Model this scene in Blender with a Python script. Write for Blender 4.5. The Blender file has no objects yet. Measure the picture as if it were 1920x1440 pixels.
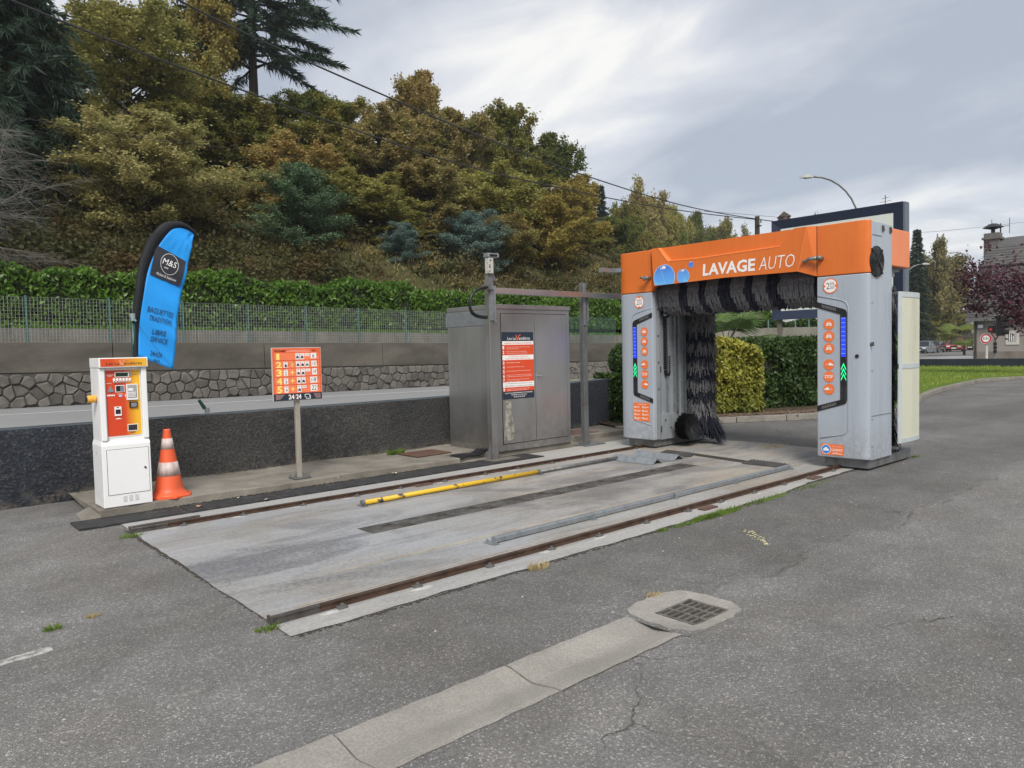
import bpy, math, random
import numpy as np
from mathutils import Vector, Matrix
R = random.Random(7)
RN = np.random.RandomState(11)
rad = math.radians
SC = bpy.context.scene
COL = SC.collection

# ------------------------------------------------------------------ camera
F_, YAW, PIT, ROL, HC = 1386.4, .8408, -.0471, -.0224, 1.55
_d = np.array([math.cos(YAW)*math.cos(PIT), math.sin(YAW)*math.cos(PIT), math.sin(PIT)])
_r = np.array([math.sin(YAW), -math.cos(YAW), 0.])
_u = np.cross(_r, _d)
_c, _s = math.cos(ROL), math.sin(ROL)
_r, _u = _c*_r + _s*_u, -_s*_r + _c*_u
cd = bpy.data.cameras.new('camera')
cam = bpy.data.objects.new('camera', cd)
COL.objects.link(cam)
cam.matrix_world = Matrix(((_r[0], _u[0], -_d[0], 0), (_r[1], _u[1], -_d[1], 0), (_r[2], _u[2], -_d[2], HC), (0, 0, 0, 1)))
cd.sensor_fit = 'HORIZONTAL'
cd.sensor_width = 36
cd.lens = F_/1920*36
cd.clip_start = .05
cd.clip_end = 3000
SC.camera = cam

def W(px, py, X=None, Y=None, z=None, D=None):
    """a point of the surveyed place: sight line of the survey photo cut with a plane"""
    w = _d + _r*(px-960)/F_ - _u*(py-720)/F_
    if X is not None: t = X/w[0]
    elif Y is not None: t = Y/w[1]
    elif z is not None: t = (z-HC)/w[2]
    else: t = D
    return Vector((0, 0, HC)) + Vector(w*t)

# ------------------------------------------------------------------ world, sun, exposure
SUN_EL, SUN_AZ = rad(46), rad(-129)      # direction towards the sun, azimuth from +X
world = bpy.data.worlds.new('World')
SC.world = world
world.use_nodes = True
nt = world.node_tree
nt.nodes.clear()
def wn(t, **k):
    n = nt.nodes.new(t)
    for a, b in k.items(): setattr(n, a, b)
    return n
wo = wn('ShaderNodeOutputWorld'); bg = wn('ShaderNodeBackground'); bg.inputs[1].default_value = .1
sky = wn('ShaderNodeTexSky', sky_type='NISHITA', sun_disc=False, sun_elevation=SUN_EL, sun_rotation=math.pi/2-SUN_AZ)
tc = wn('ShaderNodeTexCoord'); sp = wn('ShaderNodeSeparateXYZ')
nt.links.new(tc.outputs['Generated'], sp.inputs[0])
def wm(op, a, b=None, c=None):
    n = wn('ShaderNodeMath', operation=op)
    for i, q in enumerate((a, b, c)):
        if q is None: continue
        if isinstance(q, (int, float)): n.inputs[i].default_value = q
        else: nt.links.new(q, n.inputs[i])
    return n.outputs[0]
zz = wm('ADD', wm('MAXIMUM', sp.outputs[2], 0.0), .22)
cx, cy = wm('DIVIDE', sp.outputs[0], zz), wm('DIVIDE', sp.outputs[1], zz)
cb = wn('ShaderNodeCombineXYZ'); nt.links.new(cx, cb.inputs[0]); nt.links.new(cy, cb.inputs[1])
def wnoise(scale, det, rough, dist, off):
    mp = wn('ShaderNodeMapping'); mp.inputs[1].default_value = off; mp.inputs[2].default_value = (0, 0, .55); mp.inputs[3].default_value = (1.0, .55, 1)
    nt.links.new(cb.outputs[0], mp.inputs[0])
    n = wn('ShaderNodeTexNoise'); n.inputs['Scale'].default_value = scale; n.inputs['Detail'].default_value = det
    n.inputs['Roughness'].default_value = rough; n.inputs['Distortion'].default_value = dist
    nt.links.new(mp.outputs[0], n.inputs['Vector']); return n.outputs[0]
n1 = wnoise(1.25, 4, .45, .5, (3.1, 1.7, 0)); n2 = wnoise(3.4, 6, .55, .4, (7.3, 2.2, 0))
nn = wm('ADD', wm('MULTIPLY', n1, .68), wm('MULTIPLY', n2, .32))
rp = wn('ShaderNodeValToRGB')
e = rp.color_ramp.elements
e[0].position = .405; e[0].color = (.46, .505, .58, 1)
e[1].position = .60; e[1].color = (1.02, 1.0, .955, 1)
q = e.new(.465); q.color = (.57, .60, .665, 1)
q = e.new(.53); q.color = (.72, .74, .79, 1)
nt.links.new(nn, rp.inputs[0])
sc_ = wn('ShaderNodeVectorMath', operation='SCALE'); sc_.inputs['Scale'].default_value = 4.1
nt.links.new(rp.outputs[0], sc_.inputs[0])
mx = wn('ShaderNodeMix', data_type='RGBA'); mx.inputs[0].default_value = .93
nt.links.new(sky.outputs[0], mx.inputs[6]); nt.links.new(sc_.outputs[0], mx.inputs[7])
nt.links.new(mx.outputs[2], bg.inputs[0]); nt.links.new(bg.outputs[0], wo.inputs[0])

sl = bpy.data.lights.new('sun', 'SUN'); sun = bpy.data.objects.new('sun', sl); COL.objects.link(sun)
sl.energy = 1.5; sl.angle = rad(22); sl.color = (1, .96, .9)
sdir = Vector((math.cos(SUN_EL)*math.cos(SUN_AZ), math.cos(SUN_EL)*math.sin(SUN_AZ), math.sin(SUN_EL)))
sun.rotation_euler = sdir.to_track_quat('Z', 'Y').to_euler()
SC.view_settings.view_transform = 'Standard'
SC.view_settings.look = 'None'
SC.view_settings.exposure = 1.27
SC.view_settings.gamma = 1
SC.view_settings.use_curve_mapping = False
SC.render.engine = 'CYCLES'

# ------------------------------------------------------------------ materials
class NT:
    def __init__(s, name):
        s.m = bpy.data.materials.new(name); s.m.use_nodes = True
        s.t = s.m.node_tree; s.b = s.t.nodes['Principled BSDF']; s._tc = None
    def n(s, t, **k):
        n = s.t.nodes.new(t)
        for a, b in k.items(): setattr(n, a, b)
        return n
    def l(s, a, b): s.t.links.new(a, b)
    def co(s, scale=(1, 1, 1), loc=(0, 0, 0), rot=(0, 0, 0)):
        if not s._tc: s._tc = s.n('ShaderNodeTexCoord')
        mp = s.n('ShaderNodeMapping'); mp.inputs[1].default_value = loc; mp.inputs[2].default_value = rot; mp.inputs[3].default_value = scale
        s.l(s._tc.outputs['Object'], mp.inputs[0]); return mp.outputs[0]
    def xyz(s):
        if not s._tc: s._tc = s.n('ShaderNodeTexCoord')
        q = s.n('ShaderNodeSeparateXYZ'); s.l(s._tc.outputs['Object'], q.inputs[0]); return q.outputs
    def noise(s, sc, det=4, rough=.5, dist=0, vec=None):
        q = s.n('ShaderNodeTexNoise'); q.inputs['Scale'].default_value = sc; q.inputs['Detail'].default_value = det
        q.inputs['Roughness'].default_value = rough; q.inputs['Distortion'].default_value = dist
        s.l(vec if vec is not None else s.co(), q.inputs['Vector']); return q.outputs[0]
    def vor(s, sc, feat='F1', vec=None, out='Distance', rnd=1):
        q = s.n('ShaderNodeTexVoronoi', feature=feat); q.inputs['Scale'].default_value = sc; q.inputs['Randomness'].default_value = rnd
        s.l(vec if vec is not None else s.co(), q.inputs['Vector']); return q.outputs[out]
    def math(s, op, a, b=None, c=None, clamp=False):
        q = s.n('ShaderNodeMath', operation=op); q.use_clamp = clamp
        for i, w in enumerate((a, b, c)):
            if w is None: continue
            if isinstance(w, (int, float)): q.inputs[i].default_value = w
            else: s.l(w, q.inputs[i])
        return q.outputs[0]
    def rng(s, v, a, b, c=0, d=1):
        q = s.n('ShaderNodeMapRange'); s.l(v, q.inputs[0])
        for i, w in enumerate((a, b, c, d)): q.inputs[i+1].default_value = w
        return q.outputs[0]
    def mix(s, f, a, b, bt='MIX'):
        q = s.n('ShaderNodeMix', data_type='RGBA', blend_type=bt)
        for i, w in ((0, f), (6, a), (7, b)):
            if isinstance(w, (int, float)): q.inputs[i].default_value = w
            elif isinstance(w, tuple): q.inputs[i].default_value = (w[0], w[1], w[2], 1)
            else: s.l(w, q.inputs[i])
        return q.outputs[2]
    def set(s, name, v):
        if isinstance(v, (int, float)): s.b.inputs[name].default_value = v
        elif isinstance(v, tuple): s.b.inputs[name].default_value = (*v, 1)
        else: s.l(v, s.b.inputs[name])
        return s
    def bump(s, h, strength=.5, dist=.01):
        q = s.n('ShaderNodeBump'); q.inputs['Strength'].default_value = strength; q.inputs['Distance'].default_value = dist
        s.l(h, q.inputs['Height']); s.l(q.outputs[0], s.b.inputs['Normal']); return s

def simple(name, c, rough=.5, metal=0, var=.08, vs=6, bump=0, bs=60, spec=.5, coat=0):
    k = NT(name)
    c2 = tuple(max(0, x*(1-var)) for x in c); c1 = tuple(min(1, x*(1+var)) for x in c)
    k.set('Base Color', k.mix(k.rng(k.noise(vs, 5, .6), .3, .7), c2, c1))
    k.set('Roughness', k.rng(k.noise(vs*1.7, 3), .3, .7, max(.05, rough-.06), min(1, rough+.08)))
    k.set('Metallic', metal); k.set('Specular IOR Level', spec); k.set('Coat Weight', coat)
    if bump: k.bump(k.noise(bs, 3), bump, .004)
    return k.m

def dirty(name, c, dirt=(.12, .10, .08), amt=.5, lo=.52, hi=.75, sc=3, rough=.5, metal=0, stretch=(1, 1, .3), bump=0):
    k = NT(name)
    f = k.math('MULTIPLY', k.rng(k.noise(sc, 6, .65, .3, k.co(stretch)), lo, hi), amt)
    k.set('Base Color', k.mix(f, c, dirt)); k.set('Roughness', k.math('ADD', rough, k.math('MULTIPLY', f, .2))); k.set('Metallic', metal)
    if bump: k.bump(k.noise(40, 4), bump, .004)
    return k.m

# asphalt
def asphalt(name, base, seam):
    k = NT(name)
    cell = k.vor(118, out='Color'); val = k.n('ShaderNodeSeparateColor'); k.l(cell, val.inputs[0])
    r1 = val.outputs[0]
    edge = k.vor(118, 'DISTANCE_TO_EDGE')
    fine = k.noise(260, 2)
    big = k.noise(.55, 5, .6); mid = k.noise(3.2, 5, .6)
    g = k.math('ADD', .72, k.math('MULTIPLY', r1, .46))
    g = k.math('ADD', g, k.math('MULTIPLY', k.rng(r1, .88, .95), .55))
    g = k.math('MULTIPLY', g, k.rng(edge, .0, .10, .55, 1))
    g = k.math('MULTIPLY', g, k.rng(fine, .3, .7, .8, 1.2))
    g = k.math('MULTIPLY', g, k.rng(big, .3, .7, .80, 1.16))
    g = k.math('MULTIPLY', g, k.rng(mid, .3, .7, .84, 1.14)); lane = k.noise(.8, 4, .55, .6, k.co((.22, 1.1, 1), (4, 2, 0))); g = k.math('MULTIPLY', g, k.rng(lane, .35, .65, .86, 1.1)); oil = k.noise(1.7, 4, .6, .8, k.co((1, 1, 1), (8, 3, 0))); g = k.math('MULTIPLY', g, k.rng(oil, .62, .74, 1, .72))
    if seam:
        X, Y, Z = k.xyz()
        wob = k.math('MULTIPLY', k.math('SUBTRACT', k.noise(1.3, 4), .5), .55)
        yy = k.math('ADD', Y, wob)
        old = k.math('MULTIPLY', k.rng(yy, 2.50, 2.62), k.rng(X, 1.2, 2.2))
        g = k.math('MULTIPLY', g, k.rng(old, 0, 1, 1, .77))
        # long seam joint beside the drain
        sj = k.math('MULTIPLY', k.rng(k.math('ABSOLUTE', k.math('SUBTRACT', yy, 2.52)), 0, .035, .42, 0), k.rng(X, 3.7, 4.0))
        sj = k.math('MULTIPLY', sj, k.rng(k.noise(5, 3), .42, .6))
        g = k.math('MULTIPLY', g, k.math('SUBTRACT', 1, sj))
    # cracks
    wv = k.n('ShaderNodeVectorMath', operation='ADD'); nv = k.n('ShaderNodeTexNoise'); nv.inputs['Scale'].default_value = 2.3; nv.inputs['Detail'].default_value = 5
    k.l(k.co(), nv.inputs['Vector']); sv = k.n('ShaderNodeVectorMath', operation='SCALE'); sv.inputs['Scale'].default_value = .42
    k.l(nv.outputs[1], sv.inputs[0]); k.l(k.co(), wv.inputs[0]); k.l(sv.outputs[0], wv.inputs[1])
    ce = k.vor(.33, 'DISTANCE_TO_EDGE', wv.outputs[0])
    ck = k.math('MULTIPLY', k.rng(ce, .0, .0026, 1, 0), k.rng(k.noise(.8, 5, .7), .50, .62))
    g = k.math('MULTIPLY', g, k.rng(ck, 0, 1, 1, .45))
    tint = k.mix(k.rng(k.noise(1.1, 4), .35, .65), tuple(base*q for q in (1.03, .985, .92)), tuple(base*q for q in (1.0, .98, .95)))
    cm = k.n('ShaderNodeVectorMath', operation='SCALE'); k.l(tint, cm.inputs[0]); k.l(g, cm.inputs['Scale'])
    k.set('Base Color', cm.outputs[0])
    k.set('Roughness', k.rng(mid, .3, .7, .72, .92)); k.set('Specular IOR Level', .3)
    h = k.math('ADD', k.math('MULTIPLY', k.rng(edge, 0, .18), .8), k.math('MULTIPLY', r1, .7))
    h = k.math('SUBTRACT', h, k.math('MULTIPLY', ck, 4))
    k.bump(h, .8, .004)
    return k.m
M_ASPH = asphalt('asphalt', .238, True)

def slab_mat():
    k = NT('slab_concrete')
    X, Y, Z = k.xyz()
    a = k.noise(.55, 5, .6, .8, k.co((1, 1.4, 1), (3, 1, 0)))
    b = k.noise(2.2, 6, .62, 1.6, k.co((.6, 1.6, 1)))
    c = k.noise(38, 4, .7); d = k.noise(180, 2)
    blot = k.noise(.95, 6, .62, 1.2, k.co((.75, 1.5, 1), (2, 5, 0))); str_ = k.noise(1.2, 6, .7, .8, k.co((.28, 3.2, 1), (5, 1, 0)))
    lane = k.math('MULTIPLY', k.rng(Y, 4.15, 4.75), k.rng(Y, 6.8, 6.3))           # washed middle of the bay, darker than the rims
    col = k.mix(k.rng(a, .34, .66), (.245, .23, .205), (.345, .34, .33))
    wet = k.math('MULTIPLY', k.rng(X, 6.0, 3.0), k.rng(a, .36, .56))
    col = k.mix(k.math('MULTIPLY', wet, .55), col, (.315, .335, .365))
    tan = k.math('MULTIPLY', k.rng(k.noise(1.7, 5, .6, 1, k.co((.4, 1.8, 1), (9, 0, 0))), .46, .62), k.rng(X, 4.0, 6.2))
    col = k.mix(k.math('MULTIPLY', tan, .6), col, (.355, .30, .235))
    col = k.mix(k.math('MULTIPLY', lane, k.rng(blot, .47, .62, 0, .62)), col, (.115, .115, .12))
    col = k.mix(k.math('MULTIPLY', k.rng(str_, .52, .70), .55), col, (.13, .115, .10))
    col = k.mix(k.rng(str_, .42, .28, 0, .55), col, (.43, .42, .39))
    rust = k.math('MULTIPLY', k.math('ADD', k.rng(k.math('ABSOLUTE', k.math('SUBTRACT', Y, 4.12)), .0, .16, 1, 0), k.rng(k.math('ABSOLUTE', k.math('SUBTRACT', Y, 7.05)), .0, .14, 1, 0)), k.rng(k.noise(6, 5, .7), .45, .65, 0, .6))
    col = k.mix(rust, col, (.27, .17, .11))
    rim = k.math('ADD', k.rng(Y, 4.02, 3.96), k.rng(Y, 7.1, 7.16), clamp=True)
    col = k.mix(k.math('MULTIPLY', rim, k.rng(b, .3, .62, .35, .85)), col, (.375, .37, .355))
    wv_ = k.n('ShaderNodeTexWave'); sw = wv_; sw.inputs['Scale'].default_value = 4.2; sw.inputs['Distortion'].default_value = 22; sw.inputs['Detail'].default_value = 4; sw.inputs['Detail Scale'].default_value = .9; sw.inputs['Detail Roughness'].default_value = .62
    k.l(k.co((1, 1.3, 1)), sw.inputs['Vector'])
    swm = k.math('MULTIPLY', k.math('MULTIPLY', k.rng(X, 3.7, 2.7), k.rng(Y, 4.2, 4.6)), k.math('MULTIPLY', k.rng(Y, 6.4, 5.6), k.rng(blot, .40, .58)))
    col = k.mix(k.math('MULTIPLY', swm, k.rng(sw.outputs[1], .2, .8, .5, 0)), col, (.12, .125, .14))
    g = k.math('MULTIPLY', k.rng(c, .3, .7, .80, 1.16), k.rng(d, .25, .75, .84, 1.14))
    spots = k.rng(k.vor(3.5), .0, .045, .4, 1)
    g = k.math('MULTIPLY', g, spots)
    cm = k.n('ShaderNodeVectorMath', operation='SCALE'); k.l(col, cm.inputs[0]); k.l(g, cm.inputs['Scale'])
    k.set('Base Color', cm.outputs[0]); k.set('Specular IOR Level', .4)
    k.set('Roughness', k.math('SUBTRACT', k.rng(b, .3, .7, .85, .62), k.math('MULTIPLY', wet, .28)))
    k.bump(k.math('ADD', k.math('MULTIPLY', sw.outputs[1], k.math('MULTIPLY', swm, .9)), k.math('ADD', c, d)), .35, .004)
    return k.m
M_SLAB = slab_mat()

def concrete(name, c, dark=.6, sc=1.3, stretch=(1, 1, 1), bump=.4):
    k = NT(name)
    n = k.noise(sc, 7, .65, .4, k.co(stretch)); f = k.noise(90, 3)
    col = k.mix(k.rng(n, .33, .68), tuple(x*dark for x in c), c)
    g = k.rng(f, .3, .7, .82, 1.15)
    cm = k.n('ShaderNodeVectorMath', operation='SCALE'); k.l(col, cm.inputs[0]); k.l(g, cm.inputs['Scale'])
    k.set('Base Color', cm.outputs[0]); k.set('Roughness', .85); k.set('Specular IOR Level', .25); k.bump(f, bump, .005)
    return k.m
M_PATH = concrete('path_concrete', (.27, .245, .205), .52, 1.8)
M_GUTTER = concrete('gutter_concrete', (.31, .292, .262), .75, 2.5, bump=.7)
M_KERB = concrete('kerb_concrete', (.26, .24, .21), .6, 3)
M_RETAIN = concrete('old_wall_concrete', (.14, .127, .106), .45, .8, (.5, 1, 1.3))
M_PARAPET = concrete('parapet_concrete', (.25, .235, .205), .5, 1.6, (1, 1, .5))
def stonemat():
    k = NT('wall_stone'); oi = k.n('ShaderNodeObjectInfo'); n = k.noise(3, 6, .65); f = k.noise(60, 4, .7)
    c = k.mix(oi.outputs['Random'], (.085, .078, .07), (.165, .150, .130)); c = k.mix(k.rng(n, .45, .7, 0, .6), c, (.055, .05, .045)); c = k.mix(k.rng(f, .6, .75, 0, .4), c, (.26, .25, .22))
    k.set('Base Color', c); k.set('Roughness', .9); k.bump(f, .9, .012); return k.m
M_STONE = stonemat()
M_MORTAR = concrete('wall_mortar', (.10, .094, .084), .6, 3)
M_ROAD = concrete('road_asphalt', (.25, .25, .25), .9, .4)

def roughcast():
    k = NT('roughcast_dark')
    X, Y, Z = k.xyz()
    n = k.noise(55, 4, .7); b = k.noise(1.1, 6, .65, .3, k.co((1, 1, .8)))
    sp1 = k.noise(34, 3, .75); grey = k.mix(k.rng(b, .36, .64), (.030, .031, .034), (.066, .062, .056))
    blue = k.mix(k.rng(b, .36, .64), (.011, .015, .026), (.026, .034, .05))
    lx = k.math('ADD', k.rng(X, 2.4, 1.7), k.rng(X, 8.2, 8.4), clamp=True)
    col = k.mix(lx, grey, blue)
    col = k.mix(k.rng(sp1, .52, .74, 0, .7), col, (.17, .165, .155)); col = k.mix(k.rng(sp1, .46, .32, 0, .8), col, (.006, .006, .008))
    foot = k.math('MULTIPLY', k.rng(Z, .20, .06), k.rng(k.noise(7, 4), .45, .62, 0, .7))
    col = k.mix(foot, col, (.17, .15, .12))
    k.set('Base Color', col); k.set('Roughness', k.rng(n, .3, .7, .5, .75)); k.bump(k.math('ADD', n, k.math('MULTIPLY', sp1, 1.5)), 1, .03)
    return k.m
M_ROUGH = roughcast()

def orangepanel():
    k = NT('orange_panel'); st_ = k.noise(5, 5, .6, 0, k.co((5, 5, .3))); b = k.noise(1.3, 5, .6)
    col = k.mix(k.rng(b, .3, .7), (.64, .145, .020), (.71, .175, .028)); col = k.mix(k.rng(st_, .52, .78, 0, .3), col, (.50, .13, .03)); col = k.mix(k.rng(st_, .44, .28, 0, .18), col, (.76, .28, .10))
    k.set('Base Color', col); k.set('Roughness', k.rng(b, .3, .7, .30, .46)); return k.m
M_ORANGE = orangepanel()
M_ORANGE_D = simple('orange_print', (.80, .17, .035), .5, 0, .04, 4)
def greypanel():
    k = NT('grey_panel'); st_ = k.noise(4, 5, .6, 0, k.co((5, 5, .22))); b = k.noise(1.6, 5, .6); d = k.noise(16, 5, .7); Z = k.xyz()[2]
    col = k.mix(k.rng(b, .3, .7), (.345, .385, .435), (.375, .41, .46)); col = k.mix(k.rng(st_, .5, .75, 0, .35), col, (.27, .285, .30))
    col = k.mix(k.rng(st_, .46, .3, 0, .22), col, (.47, .49, .51))
    low = k.math('MULTIPLY', k.rng(Z, .62, .12), k.rng(d, .38, .62)); col = k.mix(k.math('MULTIPLY', low, .55), col, (.17, .16, .145))
    k.set('Base Color', col); k.set('Roughness', k.rng(st_, .3, .7, .34, .52)); return k.m
M_GREY = greypanel()
M_GREY_IN = dirty('grey_inner', (.25, .27, .285), (.09, .09, .09), .6, .45, .75, 3, .5)
M_WHITE = simple('white_enamel', (.80, .80, .79), .32, 0, .015, 3)
M_PRINTW = simple('white_print', (.82, .80, .77), .5, 0, .02, 9)
M_BLACK = simple('black_plastic', (.012, .012, .014), .35, 0, .2)
M_RUBBER = dirty('black_rubber', (.022, .022, .023), (.10, .09, .08), .6, .48, .75, 9, .6, stretch=(1, 1, 1), bump=.5)
M_NAVYP = simple('navy_print', (.016, .026, .045), .5, 0, .06)
M_NAVY = simple('navy_frame', (.017, .026, .055), .38, 0, .06)
M_YELP = simple('yellow_print', (.95, .72, .16), .5, 0, .03)
M_REDP = simple('red_print', (.66, .07, .018), .5, 0, .04)
M_INK = simple('black_ink', (.02, .02, .022), .6, 0, .1)
M_DBLUE = simple('blue_ink', (.015, .05, .12), .6, 0, .1)
M_DARK = simple('dark_pit', (.01, .01, .01), .9, 0, .1)
M_BEIGE = dirty('splash_plastic', (.56, .56, .44), (.35, .31, .22), .5, .5, .75, 2.2, .45, stretch=(2, 2, .5))
M_RUST = dirty('rusty_steel', (.115, .072, .05), (.05, .03, .022), .9, .4, .65, 7, .6, .55, (1, 1, 1), .3)
M_RAILEND = dirty('steel_worn', (.14, .13, .12), (.07, .06, .05), .8, .4, .65, 9, .5, .6, (1, 1, 1), .3)
M_GALV = dirty('galvanised', (.36, .39, .41), (.15, .14, .13), .6, .45, .75, 11, .42, .75, (1, 1, 1), .15)
M_GALVD = dirty('galvanised_dull', (.22, .23, .235), (.10, .08, .06), .8, .42, .7, 5, .5, .6, (1, 1, .5), .15)
M_YELLOW = dirty('yellow_paint', (.68, .42, .02), (.04, .04, .04), 1.6, .58, .66, 9, .45, 0, (.8, 1, 1))
M_GREEN = simple('green_paint', (.012, .06, .045), .4, 0, .1)
M_WIREG = simple('wire_green', (.11, .20, .17), .5, 0, .1)
M_WIRE = simple('wire_galv', (.34, .36, .35), .5, .3, .1)
M_CONE = dirty('cone_orange', (.72, .105, .03), (.25, .09, .05), .5, .5, .75, 8, .5)
M_CONEW = dirty('cone_white', (.58, .50, .46), (.30, .20, .17), .9, .45, .7, 14, .6)
M_YPLUG = simple('yellow_plastic', (.75, .36, .04), .4)
M_CHROME = simple('chrome', (.5, .5, .5), .25, .9)
M_NOZ = dirty('nozzle_metal', (.30, .29, .27), (.06, .05, .04), .9, .4, .7, 30, .45, .6)
M_LCD = simple('lcd_green', (.01, .03, .012), .2)
M_BROWNP = simple('rust_plate', (.13, .07, .05), .7, .3, .2, 12)

def steel():
    k = NT('brushed_steel')
    n = k.noise(3, 4, .5, 0, k.co((7, 7, .12))); b = k.noise(1.1, 5, .6, .6, k.co((1.4, 1.4, .6))); d = k.noise(9, 5, .7)
    f = k.noise(220, 2, .5, 0, k.co((1, 1, .02)))
    col = k.mix(k.rng(b, .32, .68), (.42, .415, .40), (.52, .52, .515))
    col = k.mix(k.rng(n, .4, .7, 0, .14), col, (.62, .63, .64))
    Z = k.xyz()[2]
    low = k.math('MULTIPLY', k.rng(Z, .75, .02), k.rng(d, .35, .65, .35, 1))
    col = k.mix(k.math('MULTIPLY', low, .6), col, (.16, .135, .11))
    k.set('Base Color', col); k.set('Metallic', .86); k.set('Roughness', k.math('ADD', k.rng(b, .3, .7, .26, .36), k.math('MULTIPLY', f, .06)))
    k.bump(f, .03, .001)
    return k.m
M_STEEL = steel()

def grad(name, ca, cb, x0, x1, rough=.4):
    k = NT(name); X = k.xyz()[0]
    k.set('Base Color', k.mix(k.rng(X, x0, x1), ca, cb)); k.set('Roughness', rough)
    return k.m

def emit(name, c, s, base=None):
    k = NT(name); k.set('Base Color', base or c); k.b.inputs['Emission Color'].default_value = (*c, 1); k.b.inputs['Emission Strength'].default_value = s
    return k.m
M_LEDB = emit('led_blue', (.01, .03, 1), .75, (.01, .02, .2))
M_LEDBB = emit('led_blue_bright', (.06, .14, 1), 1.3, (.01, .02, .2))
M_LEDG = emit('led_green', (.01, .8, .28), .75, (.01, .2, .08))

def bubble():
    k = NT('bubble_print')
    X, Y, Z = k.xyz()
    n = k.noise(3, 2, .4, 1)
    c = k.mix(k.rng(Z, 2.45, 2.72), (.16, .50, .86), (.05, .13, .62))
    c = k.mix(k.rng(n, .45, .6, 0, .5), c, (.08, .3, .85))
    k.set('Base Color', c); k.set('Roughness', .4); return k.m
M_BUB = bubble()
M_SKYP = simple('pale_blue_print', (.35, .6, .85), .5)

def leafmat(name, a, b, c=None, tr=.38, rough=.55):
    """foliage: two leaf colours chosen leaf by leaf, clumps of a third"""
    k = NT(name)
    g = k.n('ShaderNodeNewGeometry'); oi = k.n('ShaderNodeObjectInfo')
    ri = g.outputs['Random Per Island']
    n = k.noise(.55, 3, .6); n2 = k.noise(2.2, 3, .6)
    f = k.math('ADD', k.math('MULTIPLY', ri, .55), k.math('MULTIPLY', k.rng(n2, .3, .7), .45))
    col = k.mix(f, a, b)
    if c: col = k.mix(k.rng(n, .45, .66, 0, .75), col, c)
    sc = k.rng(oi.outputs['Random'], 0, 1, 1.25, 1.7)
    cm = k.n('ShaderNodeVectorMath', operation='SCALE'); k.l(col, cm.inputs[0]); k.l(sc, cm.inputs['Scale'])
    k.set('Base Color', cm.outputs[0]); k.set('Roughness', rough); k.set('Specular IOR Level', .25)
    t = k.n('ShaderNodeBsdfTranslucent'); k.l(cm.outputs[0], t.inputs[0])
    mxs = k.n('ShaderNodeMixShader'); mxs.inputs[0].default_value = tr
    out = k.t.nodes['Material Output']
    k.l(k.b.outputs[0], mxs.inputs[1]); k.l(t.outputs[0], mxs.inputs[2]); k.l(mxs.outputs[0], out.inputs[0])
    return k.m
L_OLIVE = leafmat('leaves_olive', (.12, .115, .03), (.25, .225, .06), (.15, .16, .045))
L_KHAKI = leafmat('leaves_khaki', (.17, .15, .055), (.33, .29, .12), (.19, .20, .07))
L_BROWN = leafmat('leaves_brown', (.13, .10, .035), (.24, .19, .065), (.15, .155, .05))
L_RUST = leafmat('leaves_rust', (.155, .11, .033), (.28, .20, .065), (.19, .175, .05))
L_GOLD = leafmat('leaves_gold', (.16, .13, .03), (.30, .24, .06), (.19, .15, .04))
L_GREEN = leafmat('leaves_green', (.045, .07, .016), (.11, .135, .03), (.12, .11, .025))
L_MID = leafmat('leaves_mid', (.075, .085, .02), (.165, .165, .035), (.17, .12, .028))
L_DARK = leafmat('needles_dark', (.010, .022, .014), (.028, .05, .03), None, .1)
L_BLUE = leafmat('needles_blue', (.028, .058, .030), (.10, .15, .075), None, .15)
L_GREYB = leafmat('needles_greyblue', (.05, .085, .075), (.12, .17, .145), None, .15)
L_LAUREL = leafmat('leaves_laurel', (.025, .065, .010), (.12, .21, .028), (.06, .12, .02), .3, .35)
L_BOX = leafmat('leaves_box', (.015, .032, .010), (.05, .085, .022), None, .25, .45)
L_EUO = leafmat('leaves_yellow', (.06, .08, .015), (.36, .33, .055), (.07, .09, .02), .25, .45)
L_IVY = leafmat('leaves_ivy', (.012, .03, .008), (.05, .085, .018), None, .2, .4)
L_PLUM = leafmat('leaves_plum', (.028, .010, .016), (.085, .03, .045), None, .25)
L_BIRCH = leafmat('leaves_birch', (.09, .08, .03), (.20, .18, .075), None, .3)
L_PALM = leafmat('leaves_palm', (.04, .075, .02), (.11, .16, .05), None, .3, .4)
L_GRASS = leafmat('grass_blades', (.10, .16, .02), (.24, .28, .045), (.17, .20, .03), .3)
L_DRY = leafmat('dry_grass', (.11, .10, .045), (.25, .20, .10), (.12, .09, .04), .3)
L_UNDER = leafmat('leaves_under', (.025, .03, .012), (.085, .085, .03), (.09, .055, .02))
M_BARK = concrete('bark', (.075, .062, .05), .5, 6, (1, 1, .3))
M_TWIG = concrete('grey_twig', (.21, .195, .175), .6, 6)
def soil(name, a, b, c):
    k = NT(name); n = k.noise(.5, 6, .65); n2 = k.noise(9, 5, .7)
    k.set('Base Color', k.mix(k.rng(n2, .35, .65), k.mix(k.rng(n, .4, .6), a, b), c)); k.set('Roughness', .95); k.set('Specular IOR Level', .1)
    k.bump(n2, .8, .05); return k.m
M_HILL = soil('hill_ground', (.085, .075, .03), (.07, .085, .025), (.045, .035, .02))
M_LAWN = soil('lawn_ground', (.10, .165, .025), (.13, .19, .03), (.08, .125, .02))
M_EARTH = soil('bed_earth', (.06, .045, .032), (.045, .035, .025), (.10, .075, .05))
M_FORG = simple('forest_floor', (.035, .03, .018), .95, 0, .3)

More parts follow.
